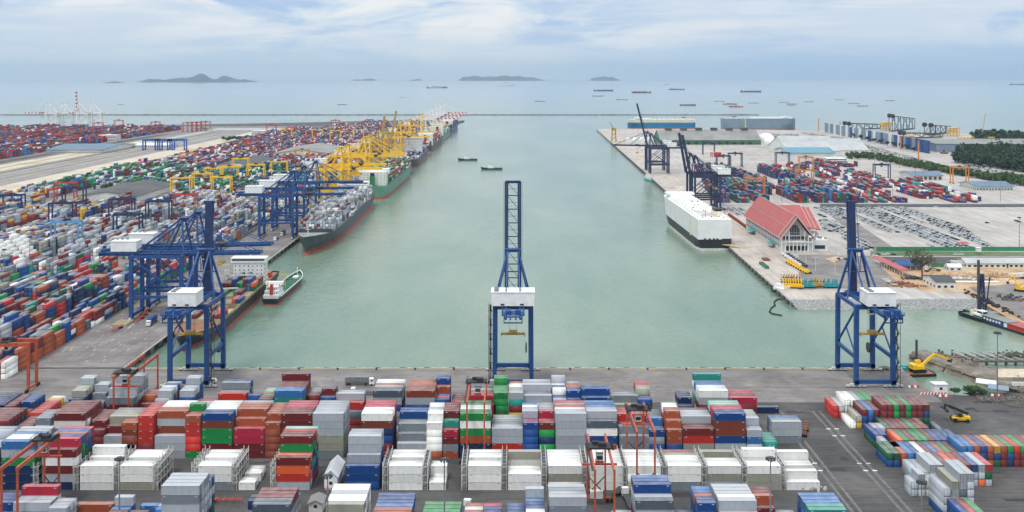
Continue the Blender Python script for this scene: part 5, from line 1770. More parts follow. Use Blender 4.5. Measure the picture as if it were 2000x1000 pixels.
# ================================================================ BUILDINGS
def gable(name, label, x0, x1, y0, y1, eave, ridge, axis='x', roofm='grey_roof', wallm='wall_white', over=1.0, windows=True, cat='building', group=None, doors=0, vents=0, rz=0):
    """axis: direction the ridge runs. local frame at the base centre"""
    cx, cy = (x0 + x1) / 2, (y0 + y1) / 2
    t = thing(name, label, cat, (cx, cy, .06), rz, group)
    lx, ly = (x1 - x0) / 2, (y1 - y0) / 2
    w_ = MB(); r = MB()
    if axis == 'x':
        w_.extrude_x([(-ly, 0), (ly, 0), (ly, eave), (0, ridge - .3), (-ly, eave)], -lx, lx)
        o = over
        k = (ridge - eave) / ly
        for s in (-1, 1):
            r.extrude_x([(s * 0, ridge), (s * (ly + o), eave - o * k), (s * (ly + o), eave - o * k + .35), (s * 0, ridge + .35)], -lx - o, lx + o)
    else:
        w_.extrude_y([(-lx, 0), (lx, 0), (lx, eave), (0, ridge - .3), (-lx, eave)], -ly, ly)
        o = over
        k = (ridge - eave) / lx
        for s in (-1, 1):
            r.extrude_y([(0, ridge), (s * (lx + o), eave - o * k), (s * (lx + o), eave - o * k + .35), (0, ridge + .35)], -ly - o, ly + o)
    w_.build('wall', wallm, t)
    ro = r.build('roof', roofm, t)
    if vents:
        v = MB()
        for q in range(vents):
            if axis == 'x':
                x = -lx + (q + .5) * 2 * lx / vents
                v.box(x - 5, x + 5, -3, 3, ridge - .2, ridge + 2.6)
            else:
                y = -ly + (q + .5) * 2 * ly / vents
                v.box(-3, 3, y - 4, y + 4, ridge - .2, ridge + 2)
        v.build('roof_vent', 'dark_roof', ro)
    if windows:
        n_ = max(2, int(lx * 2 / 4))
        for q in range(n_):
            x = -lx + (q + .5) * 2 * lx / n_
            MB().box(x - 1.1, x + 1.1, -ly - .06, -ly + .02, min(1.0, eave * .3), min(2.6, eave * .75)).build('window', 'glass', t)
        side = lx if cx < 0 else -lx
        n_ = max(2, int(ly * 2 / 5))
        for q in range(n_):
            y = -ly + (q + .5) * 2 * ly / n_
            MB().box(side - .06, side + .06, y - 1.1, y + 1.1, min(1.0, eave * .3), min(2.6, eave * .75)).build('window', 'glass', t)
    if doors:
        d = MB()
        for q in range(doors):
            x = -lx + (q + .5) * 2 * lx / doors
            d.box(x - 2, x + 2, -ly - .08, -ly + .02, 0, min(4.5, eave * .8))
        d.build('door', 'dark_roof', t)
    return t

# left terminal sheds
gable('warehouse', 'dark grey roofed warehouse with white gable beside the grey container stacks', -512, -441, 1143, 1275, 9.5, 15, 'y', 'dark_roof', group='sheds in the left terminal', over=1)
gable('warehouse', 'grey roofed warehouse farther back by the green trees', -470, -404, 1535, 1665, 9, 15, 'y', 'dark_roof', group='sheds in the left terminal')
gable('warehouse', 'pale gabled warehouse with grey roof among red and blue stacks', -437, -335, 1780, 1950, 9, 16, 'y', 'grey_roof', 'cream_paint', group='sheds in the left terminal')
gable('warehouse', 'long blue roofed shed with white walls left of the railway', -905, -795, 1890, 2060, 7, 13, 'x', 'blue_roof', over=2)
gable('warehouse', 'low white roofed shed left of the railway, behind the blue roofed one', -800, -720, 2040, 2100, 5, 8, 'x', 'white_roof', over=1)
def terrace_block(px0, px1, pyb, floors, lab, depth=26, roofm='white_roof', fh=3.6):
    X0, Y, _ = P(px0, pyb); X1 = P(px1, pyb)[0]
    t = thing('office_block', lab, 'building', ((X0 + X1) / 2, Y + depth / 2, .06), 0)
    lx, ly = (X1 - X0) / 2, depth / 2
    w_, g_ = MB(), MB()
    for f in range(floors):
        z = f * fh
        w_.box(-lx, lx, -ly, ly, z, z + fh * .45)
        w_.box(-lx + .5, lx - .5, -ly + .5, ly - .5, z + fh * .45, z + fh)
        w_.box(-lx - .5, lx + .5, -ly - .5, ly + .5, z + fh * .93, z + fh * 1.0)
        n_ = int(lx * 2 / 4)
        for q in range(n_):
            x = -lx + 1 + q * (2 * lx - 2) / n_
            g_.box(x, x + (2 * lx - 2) / n_ * .75, -ly + .42, -ly + .5, z + fh * .5, z + fh * .9)
    w_.build('wall', 'wall_white', t)
    g_.build('glazing', 'glass', t)
    MB().box(-lx - .8, lx + .8, -ly - .8, ly + .8, floors * fh + .01, floors * fh + .5).box(-lx * .3, lx * .2, -2, 3, floors * fh + .5, floors * fh + 2.6).build('roof', roofm, t)
    return t
terrace_block(192, 227, 277, 4, 'white office block with banded floors left of the railway')
terrace_block(276, 306, 350, 1, 'small white building right of the trees beside the dark roofed warehouse', 20)
terrace_block(300, 338, 347, 2, 'white two storey building behind the dark roofed warehouse', 22)
terrace_block(424, 446, 306, 2, 'low white office by the green trees', 20)
terrace_block(447, 477, 303, 2, 'white two storey office with grey roof right of the green trees', 22, 'grey_roof')
terrace_block(491, 514, 268, 4, 'white and green glazed block near the far shore', 26)
terrace_block(515, 550, 268, 2, 'long low white building beside the glazed block', 30)
terrace_block(378, 410, 256, 2, 'low grey roofed office behind the row of five red gantries', 24, 'grey_roof')

# right terminal
gable('long_warehouse', 'very long grey roofed warehouse with roof vents on the far right quay', 325, 545, 2130, 2230, 10, 30, 'x', 'grey_roof', 'deck_green', over=1, vents=0, doors=12)
lw = [o for o in bpy.data.objects if o.name.startswith('long_warehouse')][0]
v = MB()
for q in range(6): v.box(-92 + q * 34, -78 + q * 34, -6, 6, 29.6, 34.5)
v.build('roof_vent', 'dark_roof', lw)
gable('warehouse', 'second long grey warehouse right of the first, before the domes', 470, 592, 1980, 2045, 5, 9, 'x', 'white_roof', 'wall_white', windows=False) if False else None
def dome(px, py, wpx, dpx, h, lab):
    X, Y, _ = P(px, py)
    rx = wpx / F * Y / 2
    t = MB()
    n, q = 18, 8
    ry = dpx
    for j in range(q + 1):
        a = j / q * math.pi / 2
        for i in range(n):
            b = 2 * math.pi * i / n
            rip = 1 + .05 * math.cos(b * 6)
            t.v.append((math.cos(a) * math.cos(b) * rx * rip, math.cos(a) * math.sin(b) * ry * rip, math.sin(a) ** .8 * h))
    for j in range(q):
        for i in range(n):
            t.f.append((j * n + i, j * n + (i + 1) % n, (j + 1) * n + (i + 1) % n, (j + 1) * n + i)); t.m.append(0)
    o = t.build('storage_tent', 'white_paint')
    o.location = (X, Y, 0)
    tag(o, lab, 'tent', 'white domed storage tents')
dome(1496, 279, 36, 30, 22, 'white domed tent right of the long warehouse')
dome(1524, 282, 44, 34, 12, 'low white domed tent, wider one at the right')
gable('sheet_hall', 'big pale steep roofed hall with white gable right of the teal roof', 520, 620, 1840, 1975, 9, 33, 'x', 'sheet_roof', 'wall_white', over=1, windows=False)
gable('sheet_hall', 'smaller pale steep roofed hall joined to the big one', 624, 680, 1855, 1960, 9, 28, 'x', 'sheet_roof', 'wall_white', over=1, windows=False)
tl_ = gable('teal_hall', 'open hall with bright teal ribbed roof in the right terminal', 500, 585, 1765, 1850, 11, 18, 'x', 'teal_roof', 'wall_white', over=2, windows=False)
rb = MB()
for q in range(14): rb.beam((-40 + q * 6, -44.6, 10.9), (-40 + q * 6, 0, 18.5), .7, .5)
rb.build('roof_rib', 'white_paint', tl_)
terrace_block(1617, 1655, 323, 3, 'white three storey office right of the teal roof', 26)
gable('warehouse', 'blue roofed low shed with white walls beside the long hedge', 584, 626, 1415, 1465, 6, 10, 'x', 'blue_roof', over=2, doors=6, group='low sheds by the hedge', windows=False)
gable('warehouse', 'blue grey roofed low shed near the right edge below the hedge', 612, 660, 1282, 1330, 5.5, 9.5, 'x', 'blue_roof', over=2, group='low sheds by the hedge')
gable('warehouse', 'low white building at the right edge, nearest of the sheds', 690, 800, 1105, 1150, 5, 9, 'x', 'blue_roof', over=1.5, group='low sheds by the hedge')
gable('workshop', 'wide grey shed with flat roof edge in front of the dark woods', 840, 1250, 1925, 2080, 16, 20, 'x', 'grey_roof', 'hull_slate', over=1, windows=False, doors=14)
# windbreak of tall panels
t = thing('panel_wall', 'tall zigzag row of pale and blue metal panels running towards the sea', 'wall', (815, 2240, 0), 0)
for k in range(42):
    y = -352 + k * 17.2
    x = -5 + 0.042 * (y + 352) + (.7 if k % 2 else -.7)
    c = 'blue_paint' if k in (0, 1, 2, 3, 5, 6, 8, 10, 15, 20, 28) else 'hull_slate' if k % 3 else 'white_roof'
    MB().box(x - 1.5, x + 1.5, y, y + 16.4, 0, 25).box(x - 1.9, x - 1.5, y, y + 1.2, 0, 25.4).build('panel', c, t)

defm('cream_edge', (.50, .40, .38), .7, .15, .5)
# the hall with the red roofs
def red_hall():
    t = thing('terminal_hall', 'white hall with steep pink red tiled roofs and arched gable window on the right quay', 'building', (245, 837, .05), 0)
    w_ = MB()
    w_.extrude_y([(-12.5, 0), (12.5, 0), (12.5, 13.2), (0, 29.6), (-12.5, 13.2)], 6, 129)
    w_.box(-12.5, 12.5, .6, 6, 0, 8.6)
    w_.extrude_x([(59, 0), (125, 0), (125, 12.6), (92, 25.6), (59, 12.6)], 12.5, 30)
    w_.box(13, 28, 2, 44, 0, 9.5).box(13.5, 27.5, 2.5, 43.5, 9.5, 10.2)
    w_.build('wall', 'wall_white', t)
    rf = MB()
    for lo, hi, y0, y1, dz in ((0, 1, 3, 130, 0), (0, .62, 0.2, 3, -.8), (0, 1, -2.6, .2, -1.4)):
        for s in (-1, 1):
            rf.extrude_y([(0, 31 + dz), (s * 15.2, 11.9 + dz), (s * 15.2, 12.6 + dz), (0, 31.7 + dz)], y0, y1)
    for x0, x1, dz in ((9, 30, 0), (30, 34, -.9), (34, 38.5, -1.7)):
        for s in (-1, 1):
            rf.extrude_x([(92, 27 + dz), (92 + s * 35.5, 11.4 + dz), (92 + s * 35.5, 12.1 + dz), (92, 27.7 + dz)], x0, x1)
    rf.add([(28, 6, .2), (36, 30, .2), (36, 60, 8), (28, 60, 8)], [(0, 1, 2, 3)])
    ro = rf.build('roof', 'red_roof', t)
    e = MB()
    for s in (-1, 1):
        for y, dz in ((-2.8, -1.4), (3.0, 0)):
            e.beam((0, y, 31.9 + dz), (s * 15.6, y, 12.2 + dz), .6, .9)
        e.beam((s * 15.3, -2.6, 12.2), (s * 15.3, 130, 12.4), .5, .6)
        e.beam((s * 8.2, .4, 21.5), (s * 8.2, 130, 22.3), .25, .3)
        for x, dz in ((30, 0), (34, -.9), (38.5, -1.7)): e.beam((x, 92, 27.8 + dz), (x, 92 + s * 35.8, 12 + dz), .5, .8)
    e.beam((0, -2.6, 31.2), (0, 130, 32.4), .5, .5)
    e.beam((6, 92, 27.9), (30, 92, 27.9), .5, .5)
    e.build('roof_edge', 'cream_edge', ro)
    wn = MB()
    for z0, z1 in ((3, 5.2), (8.3, 10.6)):
        for k in range(22):
            y = 9 + k * 5.4
            MB().box(-12.62, -12.4, y, y + 3.6, z0, z1).build('window', 'glass', t)
    for x in (-4.6, -.1):
        pass
    wn.add([(-4.2, 5.9, 13.5), (4.2, 5.9, 13.5), (4.2, 5.9, 18), (2.6, 5.9, 21), (0, 5.9, 22.6), (-2.6, 5.9, 21), (-4.2, 5.9, 18)], [tuple(range(7))])
    wn.build('window', 'glass', t)
    for b in ((-4.6, 4.6, 5.85, 6.0, 9.6, 12.4), (5.6, 10, 5.85, 6.0, 9.6, 12.4), (-10, -5.6, 5.85, 6.0, 9.6, 12.4), (-9, 9, .5, .62, 1, 5), (16, 25, 1.9, 2.02, 2.2, 5.4)):
        MB().box(*b).build('window', 'glass', t)
    mu = MB()
    for x in (-2.8, -1.4, 0, 1.4, 2.8): mu.beam((x, 5.8, 9.6), (x, 5.8, 21), .18)
    mu.beam((-4.2, 5.8, 15.5), (4.2, 5.8, 15.5), .2); mu.beam((-4.6, 5.8, 13), (4.6, 5.8, 13), .5)
    mu.build('window_frame', 'white_paint', t)
    co = MB()
    for k in range(9): co.box(-13.6 + k * 3.3, -13.0 + k * 3.3, -1.6, -1.0, 0, 11.4 + min(k, 8 - k) * 3.2 if k not in (3, 4, 5) else 10)
    for k in range(24): co.box(-13.3, -12.7, 1 + k * 5.4, 1.7 + k * 5.4, 0, 12.6)
    co.box(-14, 14, -2, 1, 8.4, 9.0)
    co.build('column', 'white_paint', t)
    cn = MB()
    for y0, y1 in ((18, 30), (88, 104)): cn.add([(-12.6, y0, 4.2), (-12.6, y1, 4.2), (-18, y1, 3.2), (-18, y0, 3.2), (-12.6, y0, 4.5), (-12.6, y1, 4.5), (-18, y1, 3.5), (-18, y0, 3.5)], [(0, 1, 2, 3), (7, 6, 5, 4), (0, 1, 5, 4), (2, 3, 7, 6), (1, 2, 6, 5), (3, 0, 4, 7)])
    cn.build('awning', 'teal_paint', t)
    g_ = MB()
    rr = random.Random(2)
    for k in range(26): x, y = rr.uniform(14, 26), rr.uniform(4, 42); g_.box(x, x + rr.uniform(.8, 2.4), y, y + rr.uniform(.8, 2), 10.2, 11.2 + rr.random())
    g_.build('roof_equipment', 'steel', t)
red_hall()

# site sheds, canopy, blue roofed office
def px_gable(name, lab, px0, px1, pyb, depth, e, r_, roofm, cat='shed', group=None, **kw):
    X0, Y, _ = P(px0, pyb); X1 = P(px1, pyb)[0]
    return gable(name, lab, X0, X1, Y, Y + depth, e, r_, 'x', roofm, group=group, cat=cat, **kw)
px_gable('site_office', 'white site office with bright blue roof beside the bare tree', 1757, 1800, 528, 14, 4.2, 6.2, 'blue_paint', over=.8, doors=4)
px_gable('site_shed', 'long white roofed shed behind the construction ground', 1888, 1966, 524, 16, 4, 6.5, 'sheet_roof', over=.8, group='white site sheds')
px_gable('site_shed', 'white roofed shed cut off by the right edge', 1970, 2040, 524, 16, 4, 6.5, 'sheet_roof', over=.8, group='white site sheds')
px_gable('site_cabin', 'white walled cabins under a dark slate roof by the rock bank', 1828, 1866, 565, 22, 5, 7.5, 'dark_steel', over=.5)
t = px_gable('tent_shed', 'small white tent with open dark ends on the bare earth', 1853, 1880, 530, 8, 3, 5, 'white_roof', over=.3)
X0, Y0_, _ = P(1712, 513); X1, Y1_, _ = P(1772, 541)
t = thing('covered_walk', 'long pink red roofed covered walkway sloping down towards the shore', 'walkway', ((X0 + X1) / 2, (Y0_ + Y1_) / 2, .05), math.atan2(Y1_ - Y0_, X1 - X0))
L_ = math.hypot(X1 - X0, Y1_ - Y0_) / 2
m_ = MB()
for s in (-1, 1): m_.extrude_x([(0, 5.4), (s * 4.2, 4.2), (s * 4.2, 4.45), (0, 5.65)], -L_, L_)
m_.build('roof', 'red_roof', t)
m_ = MB()
for k in range(13):
    for s in (-3.6, 3.6): m_.beam((-L_ + k * L_ / 6, s, 0), (-L_ + k * L_ / 6, s, 4.4), .3)
m_.build('post', 'white_paint', t)
# green net fences
def net_fence(px0, px1, py, h, lab, m='green_paint'):
    X0, Y, _ = P(px0, py); X1 = P(px1, py)[0]
    t = thing('net_fence', lab, 'fence', ((X0 + X1) / 2, Y, .05), 0)
    w_ = (X1 - X0) / 2
    n_ = int(w_ / 3)
    MB().box(-w_, w_, -.04, .04, .1, h).build('net', m, t)
    p_ = MB()
    for k in range(n_ + 1): p_.beam((-w_ + 2 * w_ * k / n_, .12, 0), (-w_ + 2 * w_ * k / n_, .12, h + .3), .14)
    p_.beam((-w_, .12, h), (w_, .12, h), .1)
    p_.build('post', 'steel', t)
net_fence(1712, 2080, 490.5, 3.6, 'long green netting fence along the car park edge')
net_fence(1735, 1870, 522, 3.2, 'green netting fence behind the blue roofed office')
net_fence(1602, 2080, 403.5, 3.0, 'thin grey fence between the container yard and the car park', 'steel')
# security tower at the fence, red canopy in the lot
t = thing('guard_tower', 'small white guard hut on legs by the green netting fence', 'hut', (*P(1911, 497)[:2], .06))
MB().box(-1.8, 1.8, -1.5, 1.5, 2.4, 5.6).box(-2.2, 2.2, -1.9, 1.9, 5.6, 5.9).build('cabin', 'white_paint', t)
m_ = MB()
for sx in (-1.5, 1.5):
    for sy in (-1.2, 1.2): m_.beam((sx, sy, 0), (sx, sy, 2.4), .25)
m_.build('leg', 'steel', t)
t = thing('lot_canopy', 'small red roofed canopy at the near corner of the car park', 'canopy', (*P(1882, 482)[:2], .06))
MB().add([(-5, -3, 3), (5, -3, 3), (5, 3, 3), (-5, 3, 3), (-2.5, 0, 4.6), (2.5, 0, 4.6)], [(0, 1, 5, 4), (1, 2, 5), (2, 3, 4, 5), (3, 0, 4), (3, 2, 1, 0)]).build('roof', 'red_roof', t)
m_ = MB()
for sx in (-4.4, 4.4):
    for sy in (-2.5, 2.5): m_.beam((sx, sy, 0), (sx, sy, 3), .25)
m_.build('post', 'white_paint', t)

# ---- small huts in the near yard
def hut(px, py, w_, d, e, r_, lab, wm='white_paint', rm='white_roof', stripes=True):
    X, Y, _ = P(px, py)
    t = thing('yard_hut', lab, 'hut', (X, Y + d / 2, .04))
    MB().extrude_y([(-w_ / 2, 0), (w_ / 2, 0), (w_ / 2, e), (0, r_ - .1), (-w_ / 2, e)], -d / 2, d / 2).build('wall', wm, t)
    m_ = MB()
    k = (r_ - e) / (w_ / 2)
    for s in (-1, 1): m_.extrude_y([(0, r_), (s * (w_ / 2 + .5), e - .5 * k), (s * (w_ / 2 + .5), e - .5 * k + .15), (0, r_ + .15)], -d / 2 - .5, d / 2 + .5)
    m_.build('roof', rm, t)
    MB().box(-.6, .6, -d / 2 - .05, -d / 2, 1.9, 3.0).build('window', 'glass', t)
    if stripes:
        s_ = MB()
        for q in range(6): s_.box(-w_ / 2 + q * w_ / 6, -w_ / 2 + (q + .5) * w_ / 6, -d / 2 - .06, -d / 2, .05, .8)
        s_.build('warning_stripe', 'stripe_red', t)
hut(646, 957, 4.8, 14, 5.0, 7.2, 'white gabled yard hut with red striped base beside the blue stack')
hut(616, 1003, 4.6, 6, 3.6, 4.6, 'small grey roofed yard hut at the bottom edge behind the lamp mast', 'dirty_white', 'grey_roof', False)
# guardhouse with striped barrier at the water inlet
X, Y, _ = P(1838, 769)
t = thing('guardhouse', 'white flat roofed guardhouse behind red and white striped barrier at the inlet', 'hut', (X, Y + 2, .04))
MB().box(-3.1, 3.1, -2, 2, 0, 4.2).build('wall', 'white_paint', t)
MB().box(-3.5, 3.5, -2.4, 2.4, 4.2, 4.5).build('roof', 'white_roof', t)
MB().box(-.7, .7, -2.06, -2, 1.8, 3.0).build('window', 'glass', t)
X, Y, _ = P(1820, 772)
t = thing('barrier', 'red and white striped low barrier before the guardhouse', 'barrier', (X, Y, .04))
a, b = MB(), MB()
for k in range(16): (a if k % 2 else b).add([(-5.6 + k * .75, 0, .2), (-4.85 + k * .75, 0, .2), (-4.35 + k * .75, 0, 1.3), (-5.1 + k * .75, 0, 1.3), (-5.6 + k * .75, .25, .2), (-4.85 + k * .75, .25, .2), (-4.35 + k * .75, .25, 1.3), (-5.1 + k * .75, .25, 1.3)],
                                            [(0, 1, 2, 3), (7, 6, 5, 4), (0, 1, 5, 4), (1, 2, 6, 5), (2, 3, 7, 6), (3, 0, 4, 7)])
a.build('red_stripe', 'stripe_red', t); b.build('white_stripe', 'white_paint', t)
for k, (px, py, lab) in enumerate(((1846, 775, 'striped water barriers right of the guardhouse'), (1948, 774, 'striped water barriers below the solar canopies'), (1786, 757, 'striped water barriers behind the right crane'))):
    X, Y, _ = P(px, py)
    m_ = MB()
    for q in range(4): m_.extrude_x([(-.4, 0), (.4, 0), (.15, 1.1), (-.15, 1.1)], q * 1.4 - 3, q * 1.4 - 1.9, q % 2)
    o = m_.build('water_barrier', ['white_paint', 'stripe_red']); o.location = (X, Y, .05)
    tag(o, lab, 'barrier')
for px, py, lab, tilt in ((1926, 757, 'white solar canopy, farther of the two at right', .25), (1950, 768, 'dark blue solar canopy on posts, nearer of the two at right', .25)):
    X, Y, _ = P(px, py)
    t = thing('solar_canopy', lab, 'canopy', (X, Y, .04), R(-28))
    MB().add([(-4.5, -2.2, 2.2), (4.5, -2.2, 2.2), (4.5, 2.2, 3.2), (-4.5, 2.2, 3.2), (-4.5, -2.2, 2.4), (4.5, -2.2, 2.4), (4.5, 2.2, 3.4), (-4.5, 2.2, 3.4)], [(3, 2, 1, 0), (4, 5, 6, 7), (0, 1, 5, 4), (1, 2, 6, 5), (2, 3, 7, 6), (3, 0, 4, 7)]).build('panel', 'white_roof' if 'white' in lab else 'hull_slate', t)
    m_ = MB()
    for sx in (-4, 4):
        m_.beam((sx, -1.8, 0), (sx, -1.8, 2.2), .2); m_.beam((sx, 1.8, 0), (sx, 1.8, 3.1), .2)
    m_.build('post', 'steel', t)

# ================================================================ TREES
def crown_mb(mb, c, rx, ry, rz_, n, leaf, rr, lobes=6):
    cs = [(rr.uniform(-.55, .55), rr.uniform(-.55, .55), rr.uniform(-.45, .5), rr.uniform(.35, .6)) for _ in range(lobes)]
    for _ in range(n):
        lx, ly, lz, lr = rr.choice(cs)
        while True:
            u, v, w_ = rr.uniform(-1, 1), rr.uniform(-1, 1), rr.uniform(-1, 1)
            d = u * u + v * v + w_ * w_
            if .2 < d < 1: break
        p = Vector((c[0] + (lx + u * lr) * rx, c[1] + (ly + v * lr) * ry, c[2] + (lz + w_ * lr) * rz_))
        a = Vector((rr.uniform(-1, 1), rr.uniform(-1, 1), rr.uniform(-.4, .8))).normalized() * leaf
        b = a.cross(Vector((rr.uniform(-1, 1), rr.uniform(-1, 1), rr.uniform(-1, 1)))).normalized() * leaf * rr.uniform(.6, 1)
        mb.add([p - a, p - b, p + a, p + b], [(0, 1, 2, 3)])
def tree_proto(h, r0, n, leaf, seed, leafm, limbs=6):
    rr = random.Random(seed)
    t = thing('tree', 'x', 'tree')
    k = MB().cyl((0, 0, 0), (0, 0, h * .5), h * .03, h * .018, 7)
    for q in range(limbs):
        a = q * 2.4
        k.cyl((0, 0, h * .42), (math.cos(a) * r0 * .7, math.sin(a) * r0 * .7, h * rr.uniform(.65, .9)), h * .014, h * .004, 5)
    k.build('trunk', 'bark', t)
    c = MB()
    crown_mb(c, (0, 0, h * .66), r0, r0, h * .36, n, leaf, rr)
    c.build('crown', leafm, t, fix=False)
    return t
tg = tree_proto(9, 5.5, 420, .75, 3, 'leaf')
tg2 = tree_proto(11, 5, 420, .8, 8, 'leaf_dark')
TL = []
rr = random.Random(12)
def tree_at(px, py, s, proto, lab, group):
    X, Y, _ = P(px, py)
    TL.append(1)
    o = copy_tree(proto, (X, Y, .03), rr.uniform(0, 6.28), lab, group=group)
    o.scale = (s, s, s * rr.uniform(.85, 1.15))
    if 'bush' in lab: o.location.z = -3.2 * s
for k in range(9): tree_at(424 + k * 7, 296 - k * .6 + rr.uniform(-1, 1), 1.5, rr.choice((tg, tg2)), 'bushy green tree in the clump beside the left terminal office', 'trees in the left terminal clump')
for k in range(12): tree_at(200 + k * 5, 372 - k * 1.6 + rr.uniform(-2, 2), .75, rr.choice((tg, tg2)), 'small green tree in the row beside the dark roofed warehouse', 'trees beside the dark roofed warehouse')
for k in range(10): tree_at(262 + k * 5, 353 + rr.uniform(-3, 3) - k * .9, .7, rr.choice((tg, tg2)), 'small green tree behind the dark roofed warehouse', 'trees behind the dark roofed warehouse')
for k in range(16): tree_at(436 + k * 4.2, 277 - k * .3 + rr.uniform(-2, 2), 1.2, rr.choice((tg, tg2)), 'green tree in the far belt left of the white buildings', 'trees left of the far white buildings')
for k in range(12): tree_at(1300 + k * 15, 284 + rr.uniform(-.5, .5), .9, tg2, 'dark green tree in the row before the long warehouse', 'trees before the long warehouse')
for k in range(10): tree_at(1668 + k * 13, 270 + k * 3.0, 1.2, tg2, 'dark tree at the foot of the tall panel wall', 'trees at the foot of the panel wall')
for q, (px, py, s, lab) in enumerate(((1893, 770, .75, 'leafy bush beside the guardhouse, left one'), (1905, 768, .65, 'leafy bush by the inlet, middle one'), (1865, 769, .5, 'small ragged bush right behind the guardhouse'), (1918, 770, .5, 'leafy bush at the right end by the canopies'))):
    tree_at(px, py, s, tg, lab, 'bushes at the inlet')
# the lone tree by the shore
X, Y, _ = P(1801, 548)
bt = tree_proto(24, 12, 900, .6, 31, 'leaf_dry', 14)
bt.location = (X, Y, .05)
bt['label'] = 'large thin olive crowned tree beside the blue roofed office'
X, Y, _ = P(1620, 470)
for px in (1638, 1652, 1666): tree_at(px, 508, .35, tg, 'small bush on the forecourt planting bed', 'bushes on the forecourt bed')
patch('planting_bed', [(1612, 507), (1632, 502), (1648, 505), (1628, 514)], 'dirt', .4)
for o in (tg, tg2):
    for ch in list(o.children): bpy.data.objects.remove(ch)
    bpy.data.objects.remove(o)
# masses nobody could count: the hedge and the woods
def woods(name, lab, pts, n, r0, h, leaf, m, seed):
    rr = random.Random(seed)
    xs, ys = [p[0] for p in pts], [p[1] for p in pts]
    mb = MB()
    k = 0
    while k < n:
        px, py = rr.uniform(min(xs), max(xs)), rr.uniform(min(ys), max(ys))
        if not inpoly(px, py, pts): continue
        k += 1
        X, Y, _ = P(px, py)
        hh = h * rr.uniform(.6, 1.25)
        crown_mb(mb, (X, Y, hh * .6), r0, r0, hh * .5, 90, leaf, rr, 4)
        mb.cyl((X, Y, 0), (X, Y, hh * .6), .4, .2, 4)
    return tag(mb.build(name, m, fix=False), lab, None, None, 'stuff')
woods('hedge', 'long dark green belt of trees between the container yard and the car lots', [(1655, 311), (1700, 312), (1800, 331), (2010, 366), (2010, 356), (1890, 341), (1790, 322), (1700, 306), (1655, 306)], 330, 5, 9, 1.5, 'leaf', 5)
woods('woods', 'dark casuarina woods at the right edge behind the lots', [(1862, 318), (2020, 340), (2020, 292), (1960, 290), (1870, 300)], 760, 6, 17, 1.9, 'leaf_dark', 6)
woods('woods', 'thin far line of trees along the right shore', [(1900, 276), (2020, 282), (2020, 270), (1900, 268)], 120, 9, 18, 3, 'leaf_dark', 8)
woods('shrubs', 'low scrub along the railway and roads of the left terminal', [(330, 350), (420, 318), (440, 290), (330, 330), (200, 372), (230, 378)], 130, 3, 4, 1.2, 'leaf', 9)

# ================================================================ CARS
def car_mesh(m):
    b = MB()
    b.extrude_y([(-2.25, .3), (2.25, .3), (2.25, .85), (1.2, .95), (-2.2, 1.0)], -.88, .88, 0)
    b.extrude_y([(-2.0, .96), (1.1, .96), (.4, 1.42), (-1.5, 1.44)], -.76, .76, 1)
    b.box(-1.45, .35, -.72, .72, 1.44, 1.47, 0)
    for x in (-1.45, 1.4):
        for y in (-.86, .7): b.cyl((x, y, .32), (x, y + .16, .32), .33, n=7, mi=2)
    o = b.build('parked_car', [m, 'glass', 'black_rubber'])
    me = o.data
    bpy.data.objects.remove(o)
    return me
CMs = [car_mesh('car_white'), car_mesh('car_white'), car_mesh('car_white'), car_mesh('steel'), car_mesh('car_dark')]
cars = []
rr = random.Random(77)
# export lot: cars packed side by side in lanes running away from the camera
lots = [[(1742, 405), (1775, 405), (1860, 430), (1945, 486), (1930, 488), (1850, 452), (1800, 428)],
        [(1690, 405), (1740, 405), (1835, 450), (1905, 488), (1850, 490), (1740, 446), (1665, 410)],
        [(1592, 405), (1660, 405), (1662, 428), (1600, 424)], [(1600, 428), (1632, 432), (1655, 455), (1612, 452)],
        [(1665, 408), (1700, 412), (1805, 452), (1740, 455), (1680, 432)], [(1640, 455), (1662, 452), (1712, 486), (1692, 488), (1650, 470)], [(1775, 458), (1800, 455), (1858, 486), (1828, 487)],
        [(1408, 407), (1465, 407), (1456, 424), (1435, 420)],]
for X in np.arange(190, 460, 6.3):
    for Y in np.arange(830, 1125, 2.75):
        px, py = topx(X, Y)
        if any(inpoly(px, py, l) for l in lots):
            if int(X / 6.3) % 6 != 0 and rr.random() < .96: cars.append((X, Y, 0))
far_lots = [[(1650, 275), (1700, 285), (1850, 325), (1800, 322), (1700, 303), (1660, 292)], [(1840, 325), (2000, 352), (2000, 340), (1900, 322)], [(1500, 262), (1560, 262), (1560, 280), (1515, 276)],
            [(1560, 258), (1640, 268), (1740, 300), (1700, 300), (1600, 272)], [(1700, 304), (1800, 326), (1850, 334), (1850, 326), (1740, 300)]]
for X in np.arange(500, 1200, 9):
    for Y in np.arange(1350, 2600, 4.6):
        px, py = topx(X, Y)
        if any(inpoly(px, py, l) for l in far_lots) and rr.random() < .8: cars.append((X, Y, R(90)))
extra = [(1928, 436), (1985, 432), (1990, 434), (1996, 437), (1828, 405), (1870, 406), (1868, 498), (1877, 498), (1745, 498), (1735, 497), (1725, 498), (1715, 498), (1709, 500), (1895, 508), (1905, 508), (1915, 508)]
ncar = 0
for px, py in extra:
    X, Y, _ = P(px, py)
    o = bpy.data.objects.new('parked_car', CMs[rr.choice((0, 0, 4))]); C.objects.link(o); o.location = (X, Y, .08)
    s = {1928: 'dark car alone in the empty part of the lot'}.get(px)
    if px == 1928: o.data = CMs[4]
    tag(o, s or 'small car standing loose on the road or lot edge at right', 'car', 'cars outside the packed rows')
    ncar += 1
cars.sort(key=lambda c: c[1])
